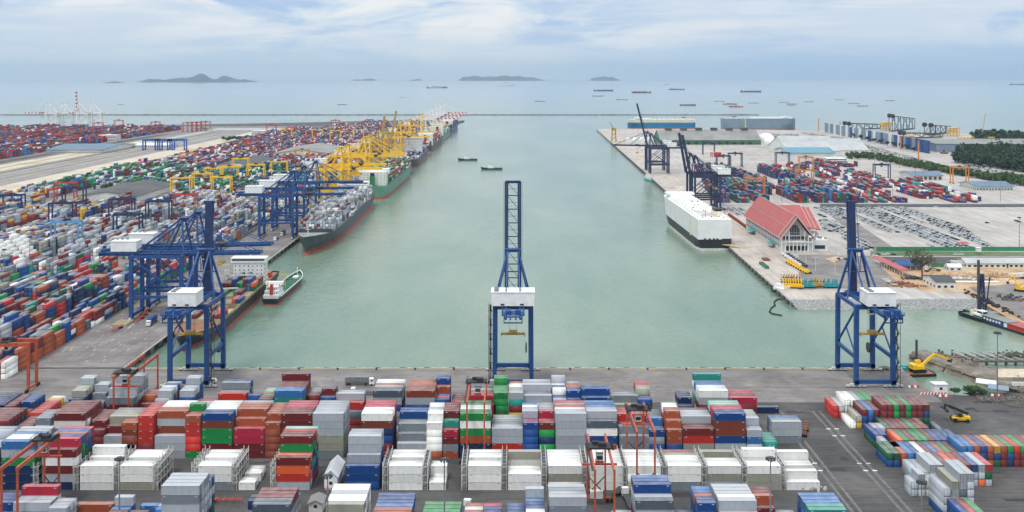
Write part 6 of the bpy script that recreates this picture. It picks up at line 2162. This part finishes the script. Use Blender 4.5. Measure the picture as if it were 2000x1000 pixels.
for k, (X, Y, a) in enumerate(cars[:280]):
    o = bpy.data.objects.new('parked_car', CMs[rr.choice((0, 0, 1, 2, 3, 4, 4))]); C.objects.link(o)
    o.location = (X + rr.uniform(-.2, .2), Y, .07); o.rotation_euler = (0, 0, a)
    tag(o, 'small new car parked side by side in the near packed rows of the export lot', 'car', 'new cars in the near rows of the export lot')
mb = MB()
for X, Y, a in cars[280:]:
    x, y = (2.2, .88) if a == 0 else (.88, 2.2)
    mi = 0 if rr.random() < .66 else 2
    mb.box(X - x, X + x, Y - y, Y + y, .3, .95, mi)
    mb.box(X - x * .72, X + x * .45, Y - y * .72, Y + y * .72, .95, 1.4, 1)
    mb.box(X - x * .62, X + x * .2, Y - y * .7, Y + y * .7, 1.4, 1.44, mi)
tag(mb.build('new_cars', ['car_white', 'glass', 'car_dark'], fix=False), 'hundreds of new cars packed in rows in the farther lots', None, None, 'stuff')

# ================================================================ MASTS, TRUCKS, MACHINES
def mast(px, py, h, lab, group='tall lighting masts', near=False):
    X, Y, _ = P(px, py)
    t = thing('light_mast', lab, 'lamp mast', (X, Y, .03), 0, group)
    MB().cyl((0, 0, 0), (0, 0, h), .38 if near else .32, .16 if near else .2, 8).build('pole', 'steel', t)
    hd = MB().cyl((0, 0, h - .3), (0, 0, h), .9, .9, 10)
    for q in range(8):
        a = q * math.pi / 4
        hd.box(math.cos(a) * 1.3 - .28, math.cos(a) * 1.3 + .28, math.sin(a) * 1.3 - .28, math.sin(a) * 1.3 + .28, h - .9, h - .25)
    hd.build('lamp_head', 'dark_steel', t)
for px, ptop, Z, lab in ((640, 927, 306, 'tall lighting mast in front of the white gabled hut'), (868, 895, 318, 'tall lighting mast in front of the dark empty bay'),
                     (1505, 893, 312, 'tall lighting mast before the white stacks at right'), (1800, 938, 300, 'tall lighting mast before the light grey stacks, lower right'),
                     (233, 893, 322, 'tall lighting mast between the leftmost white stacks'), (1948, 648, 448, 'tall thin lighting mast by the retaining wall at right')):
    h = H - (ptop - Y0) * Z / F
    X = (px - 1000) / F * Z
    t_ = mast(px, Y0 + F * H / Z, h, lab, near=True)
rr = random.Random(4)
for k, (px, py, h) in enumerate(((8, 560, 34), (58, 520, 30), (250, 384, 34), (180, 368, 30), (640, 265, 34), (700, 262, 34), (1413, 400, 34), (1395, 392, 30), (1527, 397, 34), (1605, 380, 30), (1672, 395, 34), (1743, 402, 36),
                           (1788, 352, 30), (1654, 348, 30), (1954, 394, 34), (1991, 484, 34), (1676, 490, 30), (1708, 330, 28), (1757, 328, 28), (1446, 330, 30), (1353, 345, 38), (1309, 248, 26))):
    X, Y, _ = P(px, py)
    mast(px, py, h * .8, 'tall lighting mast ' + ['at the left edge of the left yard', 'beside the white reefer pyramid', 'behind the dark roofed warehouse', 'near the dark roofed warehouse trees', 'near the far shore, left', 'near the far shore, right',
         'behind the nearest navy boxes', 'at the corner of the navy stacks', 'left of the small grey boxes', 'beside the orange gantry', 'left of the red stacks', 'in the red stacks before the fence', 'beside the hedge', 'beside the teal hall',
         'at the right end of the container yard', 'in the empty part of the car lot', 'between the rows of the car lot', 'before the hedge, left', 'before the hedge, right', 'in the middle of the right yard', 'beside the truss crane on the right quay', 'at the cream carrier'][k])
for k, (px, py) in enumerate(((1554, 523), (1574, 521), (1593, 530), (1638, 504), (1631, 535))):
    X, Y, _ = P(px, py)
    t = thing('street_lamp', 'white street lamp on the forecourt before the red roofed hall, ' + ['leftmost', 'second from left', 'nearest the yellow machines', 'farthest right', 'nearest the shore'][k], 'street lamp', (X, Y, .05), 0, 'street lamps on the forecourt')
    MB().cyl((0, 0, 0), (0, 0, 11), .14, .09, 6).build('pole', 'white_paint', t)
    MB().beam((-1.6, 0, 11), (1.6, 0, 11), .14).box(-2.2, -1.3, -.2, .2, 10.9, 11.1).box(1.3, 2.2, -.2, .2, 10.9, 11.1).build('lamp_head', 'white_paint', t)

def truck(px, py, rz, cabm, load, lab, z=.04):
    X, Y, _ = P(px, py)
    t = thing('truck', lab, 'truck', (X, Y, z), rz)
    c = MB().extrude_y([(5.4, .6), (7.8, .6), (7.8, 2.2), (7.4, 3.3), (5.4, 3.4)], -1.2, 1.2).build('cab', cabm, t)
    MB().box(7.5, 7.72, -1.0, 1.0, 2.2, 3.0).box(6.2, 7.2, -1.24, 1.24, 2.1, 2.9).build('window', 'glass', c)
    MB().box(-6.6, 6.6, -.5, .5, .95, 1.3).box(-6.6, 5.2, -1.2, 1.2, 1.3, 1.45).build('trailer', 'dark_steel', t)
    for x in (-5.5, -4.2, 3.6, 6.6):
        for y in (-1.05, 1.05): MB().cyl((x, y - .2, .5), (x, y + .2, .5), .5, n=10).build('wheel', 'black_rubber', t)
    if load:
        b_ = MB()
        b_.box(-6.3, 5.0, -1.2, 1.2, 1.5, 4.1)
        for q in range(18): b_.box(-6.1 + q * .62, -5.8 + q * .62, -1.24, 1.24, 1.7, 3.95)
        b_.build('load_box', load, t)
    return t
truck(297, 632, R(-88), 'white_paint', 'blue_paint', 'blue container truck with white cab driving under the left quay crane')
truck(716, 771, R(180), 'white_paint', None, 'white empty yard tractor and trailer on the quay road')
truck(700, 752, R(0), 'white_paint', 'steel', 'white cabbed truck with grey tank load on the apron left of centre')
truck(905, 1010, R(80), 'white_paint', None, 'white cab of a yard tractor at the bottom edge beside the green boxes')
truck(1216, 957, R(60), 'cyan_paint', None, 'bright cyan yard tractor beside the foreground gantry')
truck(1228, 985, R(95), 'white_paint', None, 'white yard tractor in front of the cyan one')
truck(225, 578, R(-90), 'white_paint', 'dirty_white', 'truck with white tank load near the left quay crane legs')
truck(540, 468, R(-88), 'white_paint', None, 'white cab truck beneath the second blue cranes, nearer')
truck(553, 459, R(-88), 'white_paint', 'navy_paint', 'white cab truck beneath the second blue cranes, farther')
def van():
    X, Y, _ = P(413, 748)
    t = thing('van', 'white minibus parked beside the left corner crane', 'van', (X, Y, .04))
    MB().extrude_y([(-2.6, .4), (2.6, .4), (2.6, 1.2), (2.0, 2.2), (-2.6, 2.3)], -.95, .95).build('body', 'car_white', t)
    MB().box(-2.3, 1.7, -.98, .98, 1.3, 1.9).build('window', 'glass', t)
    for x in (-1.7, 1.7):
        for y in (-.9, .9): MB().cyl((x, y - .12, .38), (x, y + .12, .38), .38, n=9).build('wheel', 'black_rubber', t)
van()
# hatch covers and trailers lying on the aprons
def hatch(px, py, lab, m='timber', w_=9, d=12, h=1.2):
    X, Y, _ = P(px, py)
    t = thing('hatch_cover', lab, 'hatch cover', (X, Y, .05), R(-1))
    MB().box(-w_ / 2, w_ / 2, -d / 2, d / 2, 0, h).build('panel', m, t)
    r__ = MB()
    for q in range(7): r__.box(-w_ / 2 + .4 + q * w_ / 7, -w_ / 2 + .6 + q * w_ / 7, -d / 2 + .3, d / 2 - .3, h, h + .22)
    r__.build('rib', m, t)
hatch(240, 633, 'tan hatch cover lying at the foot of the left quay crane')
hatch(276, 608, 'tan hatch cover between the left quay crane legs')
hatch(276, 602, 'tan hatch cover lying behind the one between the crane legs', w_=8)
hatch(248, 594, 'dark hatch cover behind the front crane leg', 'deck_grey')
hatch(1492, 520, 'dark green steel section lying near the right quay edge', 'deck_green', 3, 22, 1.5)
hatch(1496, 508, 'rusty steel section lying near the right quay edge', 'rust', 5, 9, 1.2)
def trailer(px, py, rz, lab, m='rust', n_=1):
    X, Y, _ = P(px, py)
    t = thing('trailer', lab, 'trailer', (X, Y, .05), rz)
    MB().box(-6.2, 6.2, -.5, -.25, 1, 1.3).box(-6.2, 6.2, .25, .5, 1, 1.3).box(-6.2, -5.9, -1.2, 1.2, 1.3, 1.5).box(5.9, 6.2, -1.2, 1.2, 1.3, 1.5).box(-.2, .2, -1.2, 1.2, 1.25, 1.45).box(-3.2, -2.8, -1.2, 1.2, 1.25, 1.45).box(2.8, 3.2, -1.2, 1.2, 1.25, 1.45).build('frame', m, t)
    for x in (-5, -3.8): MB().cyl((x, -1.2, .5), (x, 1.2, .5), .5, n=9).build('wheel', 'black_rubber', t)
for k, (px, py, rz, s) in enumerate(((272, 626, -90, 'right of the left crane leg, first'), (279, 619, -90, 'right of the left crane leg, second'), (286, 611, -90, 'right of the left crane leg, third'), (228, 645, -96, 'lying alone left of the crane leg'),
                               (1575, 835, 70, 'behind the grey stack at the right end'), (1572, 845, 70, 'just in front of the one behind the grey stack'), (438, 982, 0, 'carrying nothing in the bottom lane'))):
    trailer(px, py, R(rz), 'empty container trailer ' + s, 'red_paint' if k < 4 or k == 6 else 'rust')

# small excavators waiting by the shore
def excavator(X, Y, rz, m, lab, s=1.0, group=None, up=1.0, z=.05, reach=1.0):
    t = thing('excavator', lab, 'excavator', (X, Y, z), rz, group)
    t.scale = (s, s, s)
    for y in (-1.1, 1.1): MB().extrude_y([(-1.9, .1), (1.9, .1), (2.2, .5), (1.9, .9), (-1.9, .9), (-2.2, .5)], y - .3, y + .3).build('track', 'black_rubber', t)
    MB().box(-2.2, 1.4, -1.3, 1.3, 1.1, 2.0).box(-2.3, -.8, -1.3, 1.3, 2.0, 2.5).build('body', m, t)
    c = MB().box(-.2, 1.3, .3, 1.3, 2.0, 3.3).build('cab', m, t)
    MB().box(1.3, 1.35, .4, 1.2, 2.2, 3.1).build('window', 'glass', c)
    e = Vector((2.4 * reach, -.3, 2.0 + 4.2 * up))
    MB().beam((.8, -.3, 1.8), e, .5, .7).build('boom', m, t)
    f = e + Vector((2.2 * reach, 0, -2.6 * up))
    MB().beam(e, f, .35, .5).build('arm', m, t)
    MB().extrude_y([(f.x - .5, f.z), (f.x + .5, f.z + .1), (f.x + .2, f.z - .9), (f.x - .7, f.z - .7)], -.8, .2).build('bucket', 'machine_black', t)
    return t
ex0 = None
rr = random.Random(41)
def ex_row(px, py, m, lab, n_, grp, dx, dy):
    for k in range(n_):
        X, Y, _ = P(px + k * dx, py + k * dy)
        excavator(X, Y, R(rr.uniform(80, 100)), m, lab, .95, grp, 1.1)
ex_row(1530, 562, 'yellow_paint', 'yellow excavator with raised arm in the packed front row by the shore', 8, 'yellow excavators lined up by the shore', 5, .2)
ex_row(1533, 553, 'old_yellow_paint', 'yellow excavator with raised arm in the packed rear row by the shore', 7, 'yellow excavators lined up by the shore', 5, .2)
ex_row(1572, 562, 'teal_paint', 'teal excavator with raised arm right of the yellow ones', 4, 'teal excavators lined up by the shore', 5, .1)
ex_row(1612, 562, 'teal_paint', 'teal excavator with raised arm near the right crane boom', 6, 'teal excavators lined up by the shore', 5, .1)
ex_row(1590, 561, 'old_yellow_paint', 'low dark yellow machine between the teal excavators', 4, 'low machines between the teal excavators', 5, 0)
def loader_row():
    for k in range(9):
        X, Y, _ = P(1540 + k * 4.6, 514 + k * 2.6)
        t = thing('wheel_loader', 'yellow wheel loader in the slanting row before the red roofed hall', 'loader', (X, Y, .05), R(0), 'yellow loaders in the slanting row')
        MB().box(-2.4, 1.6, -1.1, 1.1, .8, 2.0).box(-.6, .8, -.9, .9, 2.0, 3.2).build('body', 'yellow_paint', t)
        MB().box(2.4, 3.2, -1.3, 1.3, .2, 1.3).beam((1.2, 0, 1.6), (2.6, 0, .8), .6).build('bucket', 'machine_black', t)
        for x in (-1.6, 1.2):
            MB().cyl((x, -1.4, .7), (x, 1.4, .7), .7, n=8).build('wheel', 'black_rubber', t)
    for k in range(8):
        X, Y, _ = P(1535 + k * 4.8, 500 + k * 3.2)
        t = thing('parked_truck', 'white cabbed truck in the slanting row before the red roofed hall', 'truck', (X, Y, .05), R(180), 'white trucks in the slanting row')
        MB().box(-3.5, 1.4, -1.2, 1.2, .9, 1.6).box(-3.5, 1.2, -1.2, 1.2, 1.6, 2.3).build('bed', 'dark_steel', t)
        MB().box(1.6, 3.4, -1.2, 1.2, .8, 3.0).build('cab', 'white_paint', t)
        for x in (-2.4, 2.4): MB().cyl((x, -1.2, .5), (x, 1.2, .5), .5, n=8).build('wheel', 'black_rubber', t)
loader_row()
for k in range(14):                          # red tractors in a line beside the car carrier
    X, Y, _ = P(1424 + k * 2.6, 421 + k * 1.9)
    t = thing('tractor', 'small red tractor in the line between the car carrier and the hall', 'tractor', (X, Y, .05), R(90), 'red tractors in a line on the right quay')
    MB().box(-2, 1.2, -.9, .9, .8, 1.8).box(-1.6, -.2, -.8, .8, 1.8, 2.9).build('body', 'red_paint', t)
    for x, r in ((-1.2, .9), (1.2, .6)): MB().cyl((x, -1.1, r), (x, 1.1, r), r, n=9).build('wheel', 'black_rubber', t)

# ================================================================ THE FAR STEEL YARD
def jacket(px, py, L, r0, lab, h=26):
    X, Y, _ = P(px, py)
    t = thing('steel_jacket', lab, 'steel frame', (X, Y, .1), R(rnd.uniform(-20, 20)), 'offshore steel frames on the far right shore')
    m_ = MB()
    c = [(-1, -1), (1, -1), (1, 1), (-1, 1)]
    n_ = 4
    rings = []
    for k in range(n_ + 1):
        s = (1 - .35 * k / n_)
        rings.append([Vector((-L / 2 + L * k / n_, a * r0 * s, h * .5 + b * h * .45 * s)) for a, b in c])
    for k in range(n_ + 1):
        for q in range(4): m_.beam(rings[k][q], rings[k][(q + 1) % 4], 1.3)
    for k in range(n_):
        for q in range(4):
            m_.beam(rings[k][q], rings[k + 1][q], 2.0); m_.beam(rings[k][q], rings[k + 1][(q + 1) % 4], 1.0)
    m_.build('frame', 'dark_steel', t)
    p_ = MB()
    for q in (2, 3):
        a = rings[0][q]
        p_.cyl(a + Vector((-3, 0, 0)), a + Vector((4, 0, 0)), 5.5, 5.5, 12)
    p_.build('pile_sleeve', 'machine_black', t)
jacket(1685, 254, 95, 12, 'dark lattice frame lying long behind the panel wall, leftmost', 20)
jacket(1762, 258, 60, 14, 'tall dark lattice frame with round sleeves, left of the pair', 46)
jacket(1832, 264, 62, 12, 'dark lattice frame with round sleeves, right of the pair', 28)
jacket(1800, 270, 100, 9, 'low dark lattice frame lying in front of the others', 14)
def module(px, py, w_, h, lab, tall=True):
    X, Y, _ = P(px, py)
    t = thing('yellow_module', lab, 'steel module', (X, Y, .1), 0, 'yellow steel modules on the far right shore')
    m_, d = MB(), MB()
    for q in range(4):
        for s in (-6, 6): m_.beam((-w_ / 2 + q * w_ / 3, s, 0), (-w_ / 2 + q * w_ / 3, s, h), 1.4)
    for z in ((h * .45, h * .75, h) if tall else (h,)):
        d.box(-w_ / 2 - 2, w_ / 2 + 2, -8, 8, z - 1.2, z)
    for q in range(3):
        for s in (-6, 6): m_.beam((-w_ / 2 + q * w_ / 3, s, h * .45), (-w_ / 2 + (q + 1) * w_ / 3, s, h), .9)
    m_.build('frame', 'yellow_paint', t); d.build('deck', 'yellow_paint', t)
module(1730, 256, 22, 24, 'yellow module left of the round sleeved frames')
module(1862, 266, 24, 22, 'yellow module right of the steel frames')
module(1893, 276, 46, 10, 'low long yellow module before the shed', False)
module(1940, 276, 32, 10, 'low yellow module farther right', False)
module(1776, 274, 16, 12, 'small yellow module behind the blue end of the panels', False)
def thin_crane(px, py, h, lean, m, lab):
    X, Y, _ = P(px, py)
    t = thing('crawler_crane', lab, 'crane', (X, Y, .1), 0, 'thin crawler cranes on the far right shore')
    MB().box(-5, 4, -3, 3, 1.6, 5).box(-5, 5, -4, -2.6, 0, 1.6).box(-5, 5, 2.6, 4, 0, 1.6).build('body', m, t)
    j = MB()
    tip = (lean, 0, h)
    for s in ((-.9, -.9), (.9, -.9), (0, 1)): j.beam((2 + s[0], s[1], 3), (tip[0] + s[0] * .3, s[1] * .3, tip[2]), .5)
    j.beam((-5, 0, 5), (-8, 0, 14), .5); j.beam((-8, 0, 14), tip, .25)
    j.build('jib', m, t)
thin_crane(1733, 254, 52, 6, 'dirty_white', 'pale crawler crane above the left yellow module')
thin_crane(1800, 258, 62, 22, 'dirty_white', 'pale leaning crawler crane between the lattice frames')
thin_crane(1915, 272, 62, 12, 'far_orange_paint', 'orange white crawler crane above the low yellow modules')
for px, py, ptop, lab in ((1599, 256, 231, 'orange post standing at the sea end of the panel wall'), (1641, 262, 239, 'orange post left part of the panel wall'), (1456, 254, 231, 'yellow post against the grey car carrier'),
                    (1759, 292, 268, 'brown post before the panel wall'), (1794, 310, 276, 'orange post at the near end of the panel wall')):
    X, Y, _ = P(px, py)
    h = H - (ptop - Y0) * Y / F
    o = MB().cyl((0, 0, 0), (0, 0, h), 1.3, 1.3, 10).cyl((0, 0, h), (0, 0, h + .8), 1.7, 1.7, 10).build('steel_post', 'yellow_paint' if 'yellow' in lab else 'far_orange_paint')
    o.location = (X, Y, 0)
    tag(o, lab, 'post', 'tall round posts in the right terminal')
# old yellow grab crane at the tip of the right pier
X, Y, _ = P(1199, 277)
t = thing('grab_crane', 'old yellow lattice crane at the tip of the right pier', 'crane', (X, Y, .05), 0)
m_ = MB()
for sx in (-5, 5):
    for sy in (-8, 8): m_.beam((sx, sy, 0), (sx * .7, sy * .7, 26), 1.3)
    for z in (7, 14, 21): m_.beam((sx * .9, -7, z), (sx * .9, 7, z), .8)
for sy in (-7, 7):
    for z in (3, 12): m_.beam((-5, sy, z), (4.5, sy * .95, z + 9), .7)
m_.build('frame', 'old_yellow_paint', t)
MB().box(-5, 5, -7, 7, 26, 32).build('machinery_house', 'old_yellow_paint', t)
MB().beam((0, -6, 28), (-10, -12, 44), 1.4).build('jib', 'old_yellow_paint', t)
for k in range(5):
    X, Y, _ = P(1228 + k * 13, 276 - k * .6)
    o = MB()
    for i in range(9):
        a = math.pi * i / 8
        o.v += [(math.cos(a) * 6, -16, math.sin(a) * 8), (math.cos(a) * 6, 16, math.sin(a) * 8)]
    for i in range(8): o.f.append((2 * i, 2 * i + 1, 2 * i + 3, 2 * i + 2)); o.m.append(0)
    o.f.append(tuple(range(0, 18, 2))); o.m.append(0); o.f.append(tuple(range(17, 0, -2))); o.m.append(0)
    o = o.build('storage_tunnel', 'white_paint'); o.location = (X, Y, .05)
    tag(o, ['white arched storage tunnel on the pier tip, leftmost', 'white arched storage tunnel on the pier tip, second', 'white arched storage tunnel, middle of five', 'white arched storage tunnel, fourth', 'white arched storage tunnel nearest the long warehouse'][k], 'shelter', 'white arched tunnels on the pier tip')
# lattice mast crane (white) in the navy stacks
X, Y, _ = P(1392, 352)
t = thing('lattice_mast', 'white lattice mast rising from the navy boxes on the right quay', 'mast', (X, Y, .05))
m_ = MB()
for sx in (-1.2, 1.2):
    for sy in (-1.2, 1.2): m_.beam((sx, sy, 0), (sx, sy, 42), .3)
for k in range(20):
    m_.beam((-1.2, -1.2, k * 2.1), (1.2, -1.2, k * 2.1 + 2.1), .2); m_.beam((1.2, -1.2, k * 2.1), (1.2, 1.2, k * 2.1 + 2.1), .2)
m_.build('frame', 'white_paint', t)

# ================================================================ THE CONSTRUCTION CORNER
# pile driving barge
MB.WS = 1.15
t = thing('piling_barge', 'dark barge carrying a tall blue piling rig moored by the pale slab', 'barge', (304, 626, W_), R(90))
MB().extrude_y([(-13, -1), (13, -1), (15, 1.6), (-15, 1.6)], -7, 7).build('hull', 'hull_black', t)
m_ = MB().box(-12, 12, -6, 6, 1.6, 2.0).box(-11, -5, -4, 3, 2, 5).box(5, 10, -3, 4, 2, 4.4)
rr = random.Random(6)
for k in range(22): x, y = rr.uniform(-13, 10), rr.uniform(-6, 5); m_.box(x, x + 1.6, y, y + 1.2, 2, 2 + rr.uniform(.5, 1.8))
m_.build('deck_gear', 'deck_grey', t)
m_ = MB()
for sx in (-1.5, 1.5):
    for sy in (-1.5, 1.5): m_.beam((3 + sx, sy, 2), (3 + sx * .4, sy * .4, 27), .5)
for k in range(8): m_.beam((1.5 + k * .12, -1.5 + k * .1, 2 + k * 3), (4.5 - k * .1, -1.4 + k * .1, 5 + k * 3), .35); m_.box(1.6, 4.4, -1.4, 1.4, 3 + k * 3, 3.3 + k * 3)
m_.build('rig_tower', 'deep_blue_paint', t)
MB().beam((3.0, 2.4, 2), (3.0, 2.4, 36), 1.1, 1.1).build('pile_leader', 'dark_steel', t)
MB().beam((-2, 0, 5), (-7, 0, 27), .5).build('jib', 'machine_black', t)
MB.WS = 1.0
# blue and red barge
t = thing('work_barge', 'grey roofed work barge with blue and red painted sides at the right edge', 'barge', (305, 598, W_), R(-72))
MB().extrude_y([(-17, -1), (19, -1), (20, 1.4), (-19, 1.4)], -5, 5).build('hull', 'hull_black', t)
MB().box(-16, 4, -4.4, 4.4, 1.4, 4.6).build('cabin', 'blue_paint', t)
MB().box(4, 19, -4.4, 4.4, 1.4, 4.2).build('store', 'red_paint', t)
MB().box(-17, 4.6, -4.9, 4.9, 4.6, 4.9).build('roof', 'grey_roof', t)
MB().box(4.6, 19.5, -4.9, 4.9, 4.2, 4.5).build('store_roof', 'red_roof', t)
m_ = MB()
for q in range(6): m_.box(-15 + q * 2.4, -13.6 + q * 2.4, -4.46, -4.4, 2.4, 3.8)
m_.box(1, 3.6, -4.46, -4.4, 1.6, 4.2)
m_.build('window', 'white_paint', t)
# excavator barge with its spud
X, Y, _ = P(1787, 731, WZ)
t = thing('dredging_barge', 'dark pontoon with green cabins and upright spud by the right crane', 'barge', (X, Y, W_), R(6))
MB().prism([(-9, -5), (9, -5), (10, 0), (9, 5), (-9, 5)], -.8, 1.3).build('hull', 'black_rubber', t)
MB().box(-8.5, 8, -4.5, 4.5, 1.3, 1.45).build('deck', 'deck_rust', t)
MB().box(-5, -1.5, 3, 5, 1.45, 3.6).box(-6.8, -4, .4, 2.4, 1.45, 3.4).build('cabin', 'teal_paint', t)
MB().beam((2.5, 3, -1), (2.5, 3, 17), .9).build('spud', 'dark_steel', t)
m_ = MB().box(-9, -6, 2, 4.6, 1.45, 3.2).build('tank', 'blue_paint', t)
e_ = excavator(X + 1, Y - 1, R(12), 'yellow_paint', 'big yellow long reach excavator working from the dark pontoon', 1.75, None, .75, WZ + 1.5, 2.3)
e_['category'] = 'excavator'
xf = excavator(*P(1992, 570)[:2], R(150), 'yellow_paint', 'yellow excavator on the bare earth at the right edge', 1.7)
# floating hose
X, Y, _ = P(1515, 598, WZ)
m_ = MB()
pts = [P(px, py, WZ + .2) for px, py in ((1529, 584), (1518, 585), (1512, 590), (1514, 596), (1506, 602), (1503, 609), (1509, 613), (1520, 615), (1531, 617))]
fine = []
for a, b in zip(pts, pts[1:]):
    for q in range(3): fine.append(Vector(a).lerp(Vector(b), q / 3))
for a, b in zip(fine, fine[1:]): m_.cyl(a, b, .55, .55, 7)
tag(m_.build('floating_hose', 'black_rubber'), 'curved black hose floating off the right quay corner', 'hose')
# the wharf being built: rows of concrete piles and inclined beams
t = thing('unfinished_wharf', 'unfinished wharf of grey beams and piles standing in the water at lower right', 'wharf', (*P(1880, 712, WZ)[:2], W_))
m_ = MB()
for k in range(11):
    x = 2 + k * 5.2
    for y in (-1, 9): m_.box(x - .5, x + .5, y - .5, y + .5, -1, 3.2)
m_.build('pile', 'wet_concrete', t)
m_ = MB()
for k in range(11): x = 2 + k * 5.2; m_.beam((x - 2.5, 12, 3.4), (x + 2.2, -3, 3.4), .7, .7)
m_.build('crossbeam', 'concrete', t)
m_ = MB().box(-4, 60, 3.3, 5, 2.4, 3.3).box(-4, 60, -3, -1.6, 2, 2.9)
m_.build('cap_beam', 'wet_concrete', t)
for k in range(16):
    X, Y, _ = P(1808 + k * 6.5, 696 + (k % 4) * 5 + max(0, k - 6) * 1.2, WZ)
    o = MB().box(-.45, .45, -.45, .45, -1, 3.0 + (k % 3) * .4).box(-.5, .5, -.5, .5, 3.0 + (k % 3) * .4, 3.5 + (k % 3) * .4, 1).build('mooring_pile', ['wet_concrete', 'rust']); o.location = (X, Y, W_)
    tag(o, 'short square pile standing in the water beside the mud bank', 'pile', 'square piles beside the mud bank')
# concrete blocks, stacks, pipes on the earth
rr = random.Random(90)
items = [('pipe_stack', 'steel', 'row of long pale pipes on the ground before the tent', 1885, 547, 40, 3), ('pipe_stack', 'white_paint', 'long white pipes lying behind the piling rig', 1905, 552, 34, 3),
         ('pipe_stack', 'rust', 'rusty pipes stacked at the right edge of the slab', 1978, 588, 14, 2), ('pipe_stack', 'dirty_white', 'two long pale girders lying below the covered walkway', 1738, 552, 5, 22)]
for nm, m, lab, px, py, L_, W2 in items:
    X, Y, _ = P(px, py)
    o = MB()
    for q in range(5): o.cyl((-L_ / 2, (q - 2) * W2 / 5, .5), (L_ / 2, (q - 2) * W2 / 5, .5), .45, n=8)
    o = o.build(nm, m); o.location = (X, Y, .1)
    tag(o, lab, 'pipes')
def heap(name, m, lab, px, py, n_, wx, wy, s0, s1, z=.05):
    X, Y, _ = P(px, py)
    o = MB()
    for _ in range(n_):
        x, y = rr.gauss(0, wx / 2.5), rr.gauss(0, wy / 2.5)
        s = rr.uniform(s0, s1)
        a = rr.uniform(0, 3)
        c, d = math.cos(a) * s, math.sin(a) * s
        zz = rr.uniform(0, s1 * .9) * max(0, 1 - abs(x) / wx)
        o.add([(x + c, y + d, zz), (x - d, y + c, zz), (x - c, y - d, zz), (x + d, y - c, zz), (x + c * .7, y + d * .7, zz + s), (x - d * .7, y + c * .7, zz + s * .8), (x - c * .7, y - d * .7, zz + s), (x + d * .7, y - c * .7, zz + s * .9)],
              [(4, 5, 6, 7), (0, 1, 5, 4), (1, 2, 6, 5), (2, 3, 7, 6), (3, 0, 4, 7)])
    o = o.build(name, m, fix=False); o.location = (X, Y, z)
    return tag(o, lab, None, None, 'stuff')
heap('rubble', 'rust', 'rusty scrap heap below the covered walkway', 1762, 556, 60, 10, 4, .4, 1.4)
heap('rubble', 'dark_steel', 'dark steel scrap heap beside the pale girders', 1785, 545, 80, 12, 6, .4, 1.3)
heap('rubble', 'concrete', 'broken concrete at the right end of the white block', 1575, 945, 60, 5, 12, .3, .8)
heap('rubble', 'dirty_white', 'pale stones at the pontoon mooring', 1790, 700, 10, 3, 2, .3, .6) if False else None
heap('rubble', 'mud', 'coral stones piled by the quay crane leg', 1726, 722, 90, 8, 3, .3, 1.0)
heap('rubble', 'dirt', 'brown earth heaps on the construction ground', 1900, 540, 160, 46, 8, .5, 1.6)
heap('rubble', 'dark_steel', 'dark scattered steel and formwork on the pale slab', 1975, 585, 70, 14, 12, .4, 1.3)
heap('rubble', 'machine_black', 'dark rock edging the pale slab above the barges', 1930, 592, 130, 4, 40, .5, 1.3)
heap('rubble', 'dirty_white', 'pale bags and planks strewn behind the tent', 1880, 546, 90, 30, 5, .3, 1.1)
heap('rubble', 'deck_rust', 'rusty red formwork stacks left of the slate roofed cabins', 1780, 560, 70, 14, 4, .4, 1.2)
for k, (px, py, c) in enumerate(((1812, 529, 'white'), (1822, 528, 'white'), (1870, 520, 'grey'), (1905, 519, 'white'), (1990, 545, 'blue'))):
    truck(px, py, R(rr.uniform(0, 180)), {'white': 'white_paint', 'grey': 'steel', 'blue': 'blue_paint'}[c], None if k % 2 else 'dirty_white', c + ' cabbed site truck ' + ['by the bare tree', 'right of the bare tree', 'behind the small tent', 'before the long white shed', 'at the right edge of the dirt'][k], .3)
heap('rubble', 'mud', 'dark debris on the coal dark yard at the right edge', 1965, 782, 110, 20, 5, .2, .8)
heap('rubble', 'leaf_dry', 'weeds and debris on the sand beyond the unfinished wharf', 1990, 694, 120, 14, 5, .3, .9)

# ================================================================ everything stacked that is not one of the nearest 300
build_stuff(YARD + CONT)

# ---- the air
hz = MB().box(-25000, 25000, -1200, 37500, -14, 520).build('haze', 'steel')
hz.data.materials.clear()
hm = bpy.data.materials.new('haze')
hm.use_nodes = True
nn, ll = hm.node_tree.nodes, hm.node_tree.links
nn.remove(nn['Principled BSDF'])
pv = nn.new('ShaderNodeVolumePrincipled')
pv.inputs['Color'].default_value = (.64, .82, 1, 1)
pv.inputs['Density'].default_value = 0.000030
pv.inputs['Anisotropy'].default_value = 0.2
ll.new(pv.outputs[0], nn['Material Output'].inputs['Volume'])
hz.data.materials.append(hm)
tag(hz, 'thin pale sea haze', None, None, 'stuff')
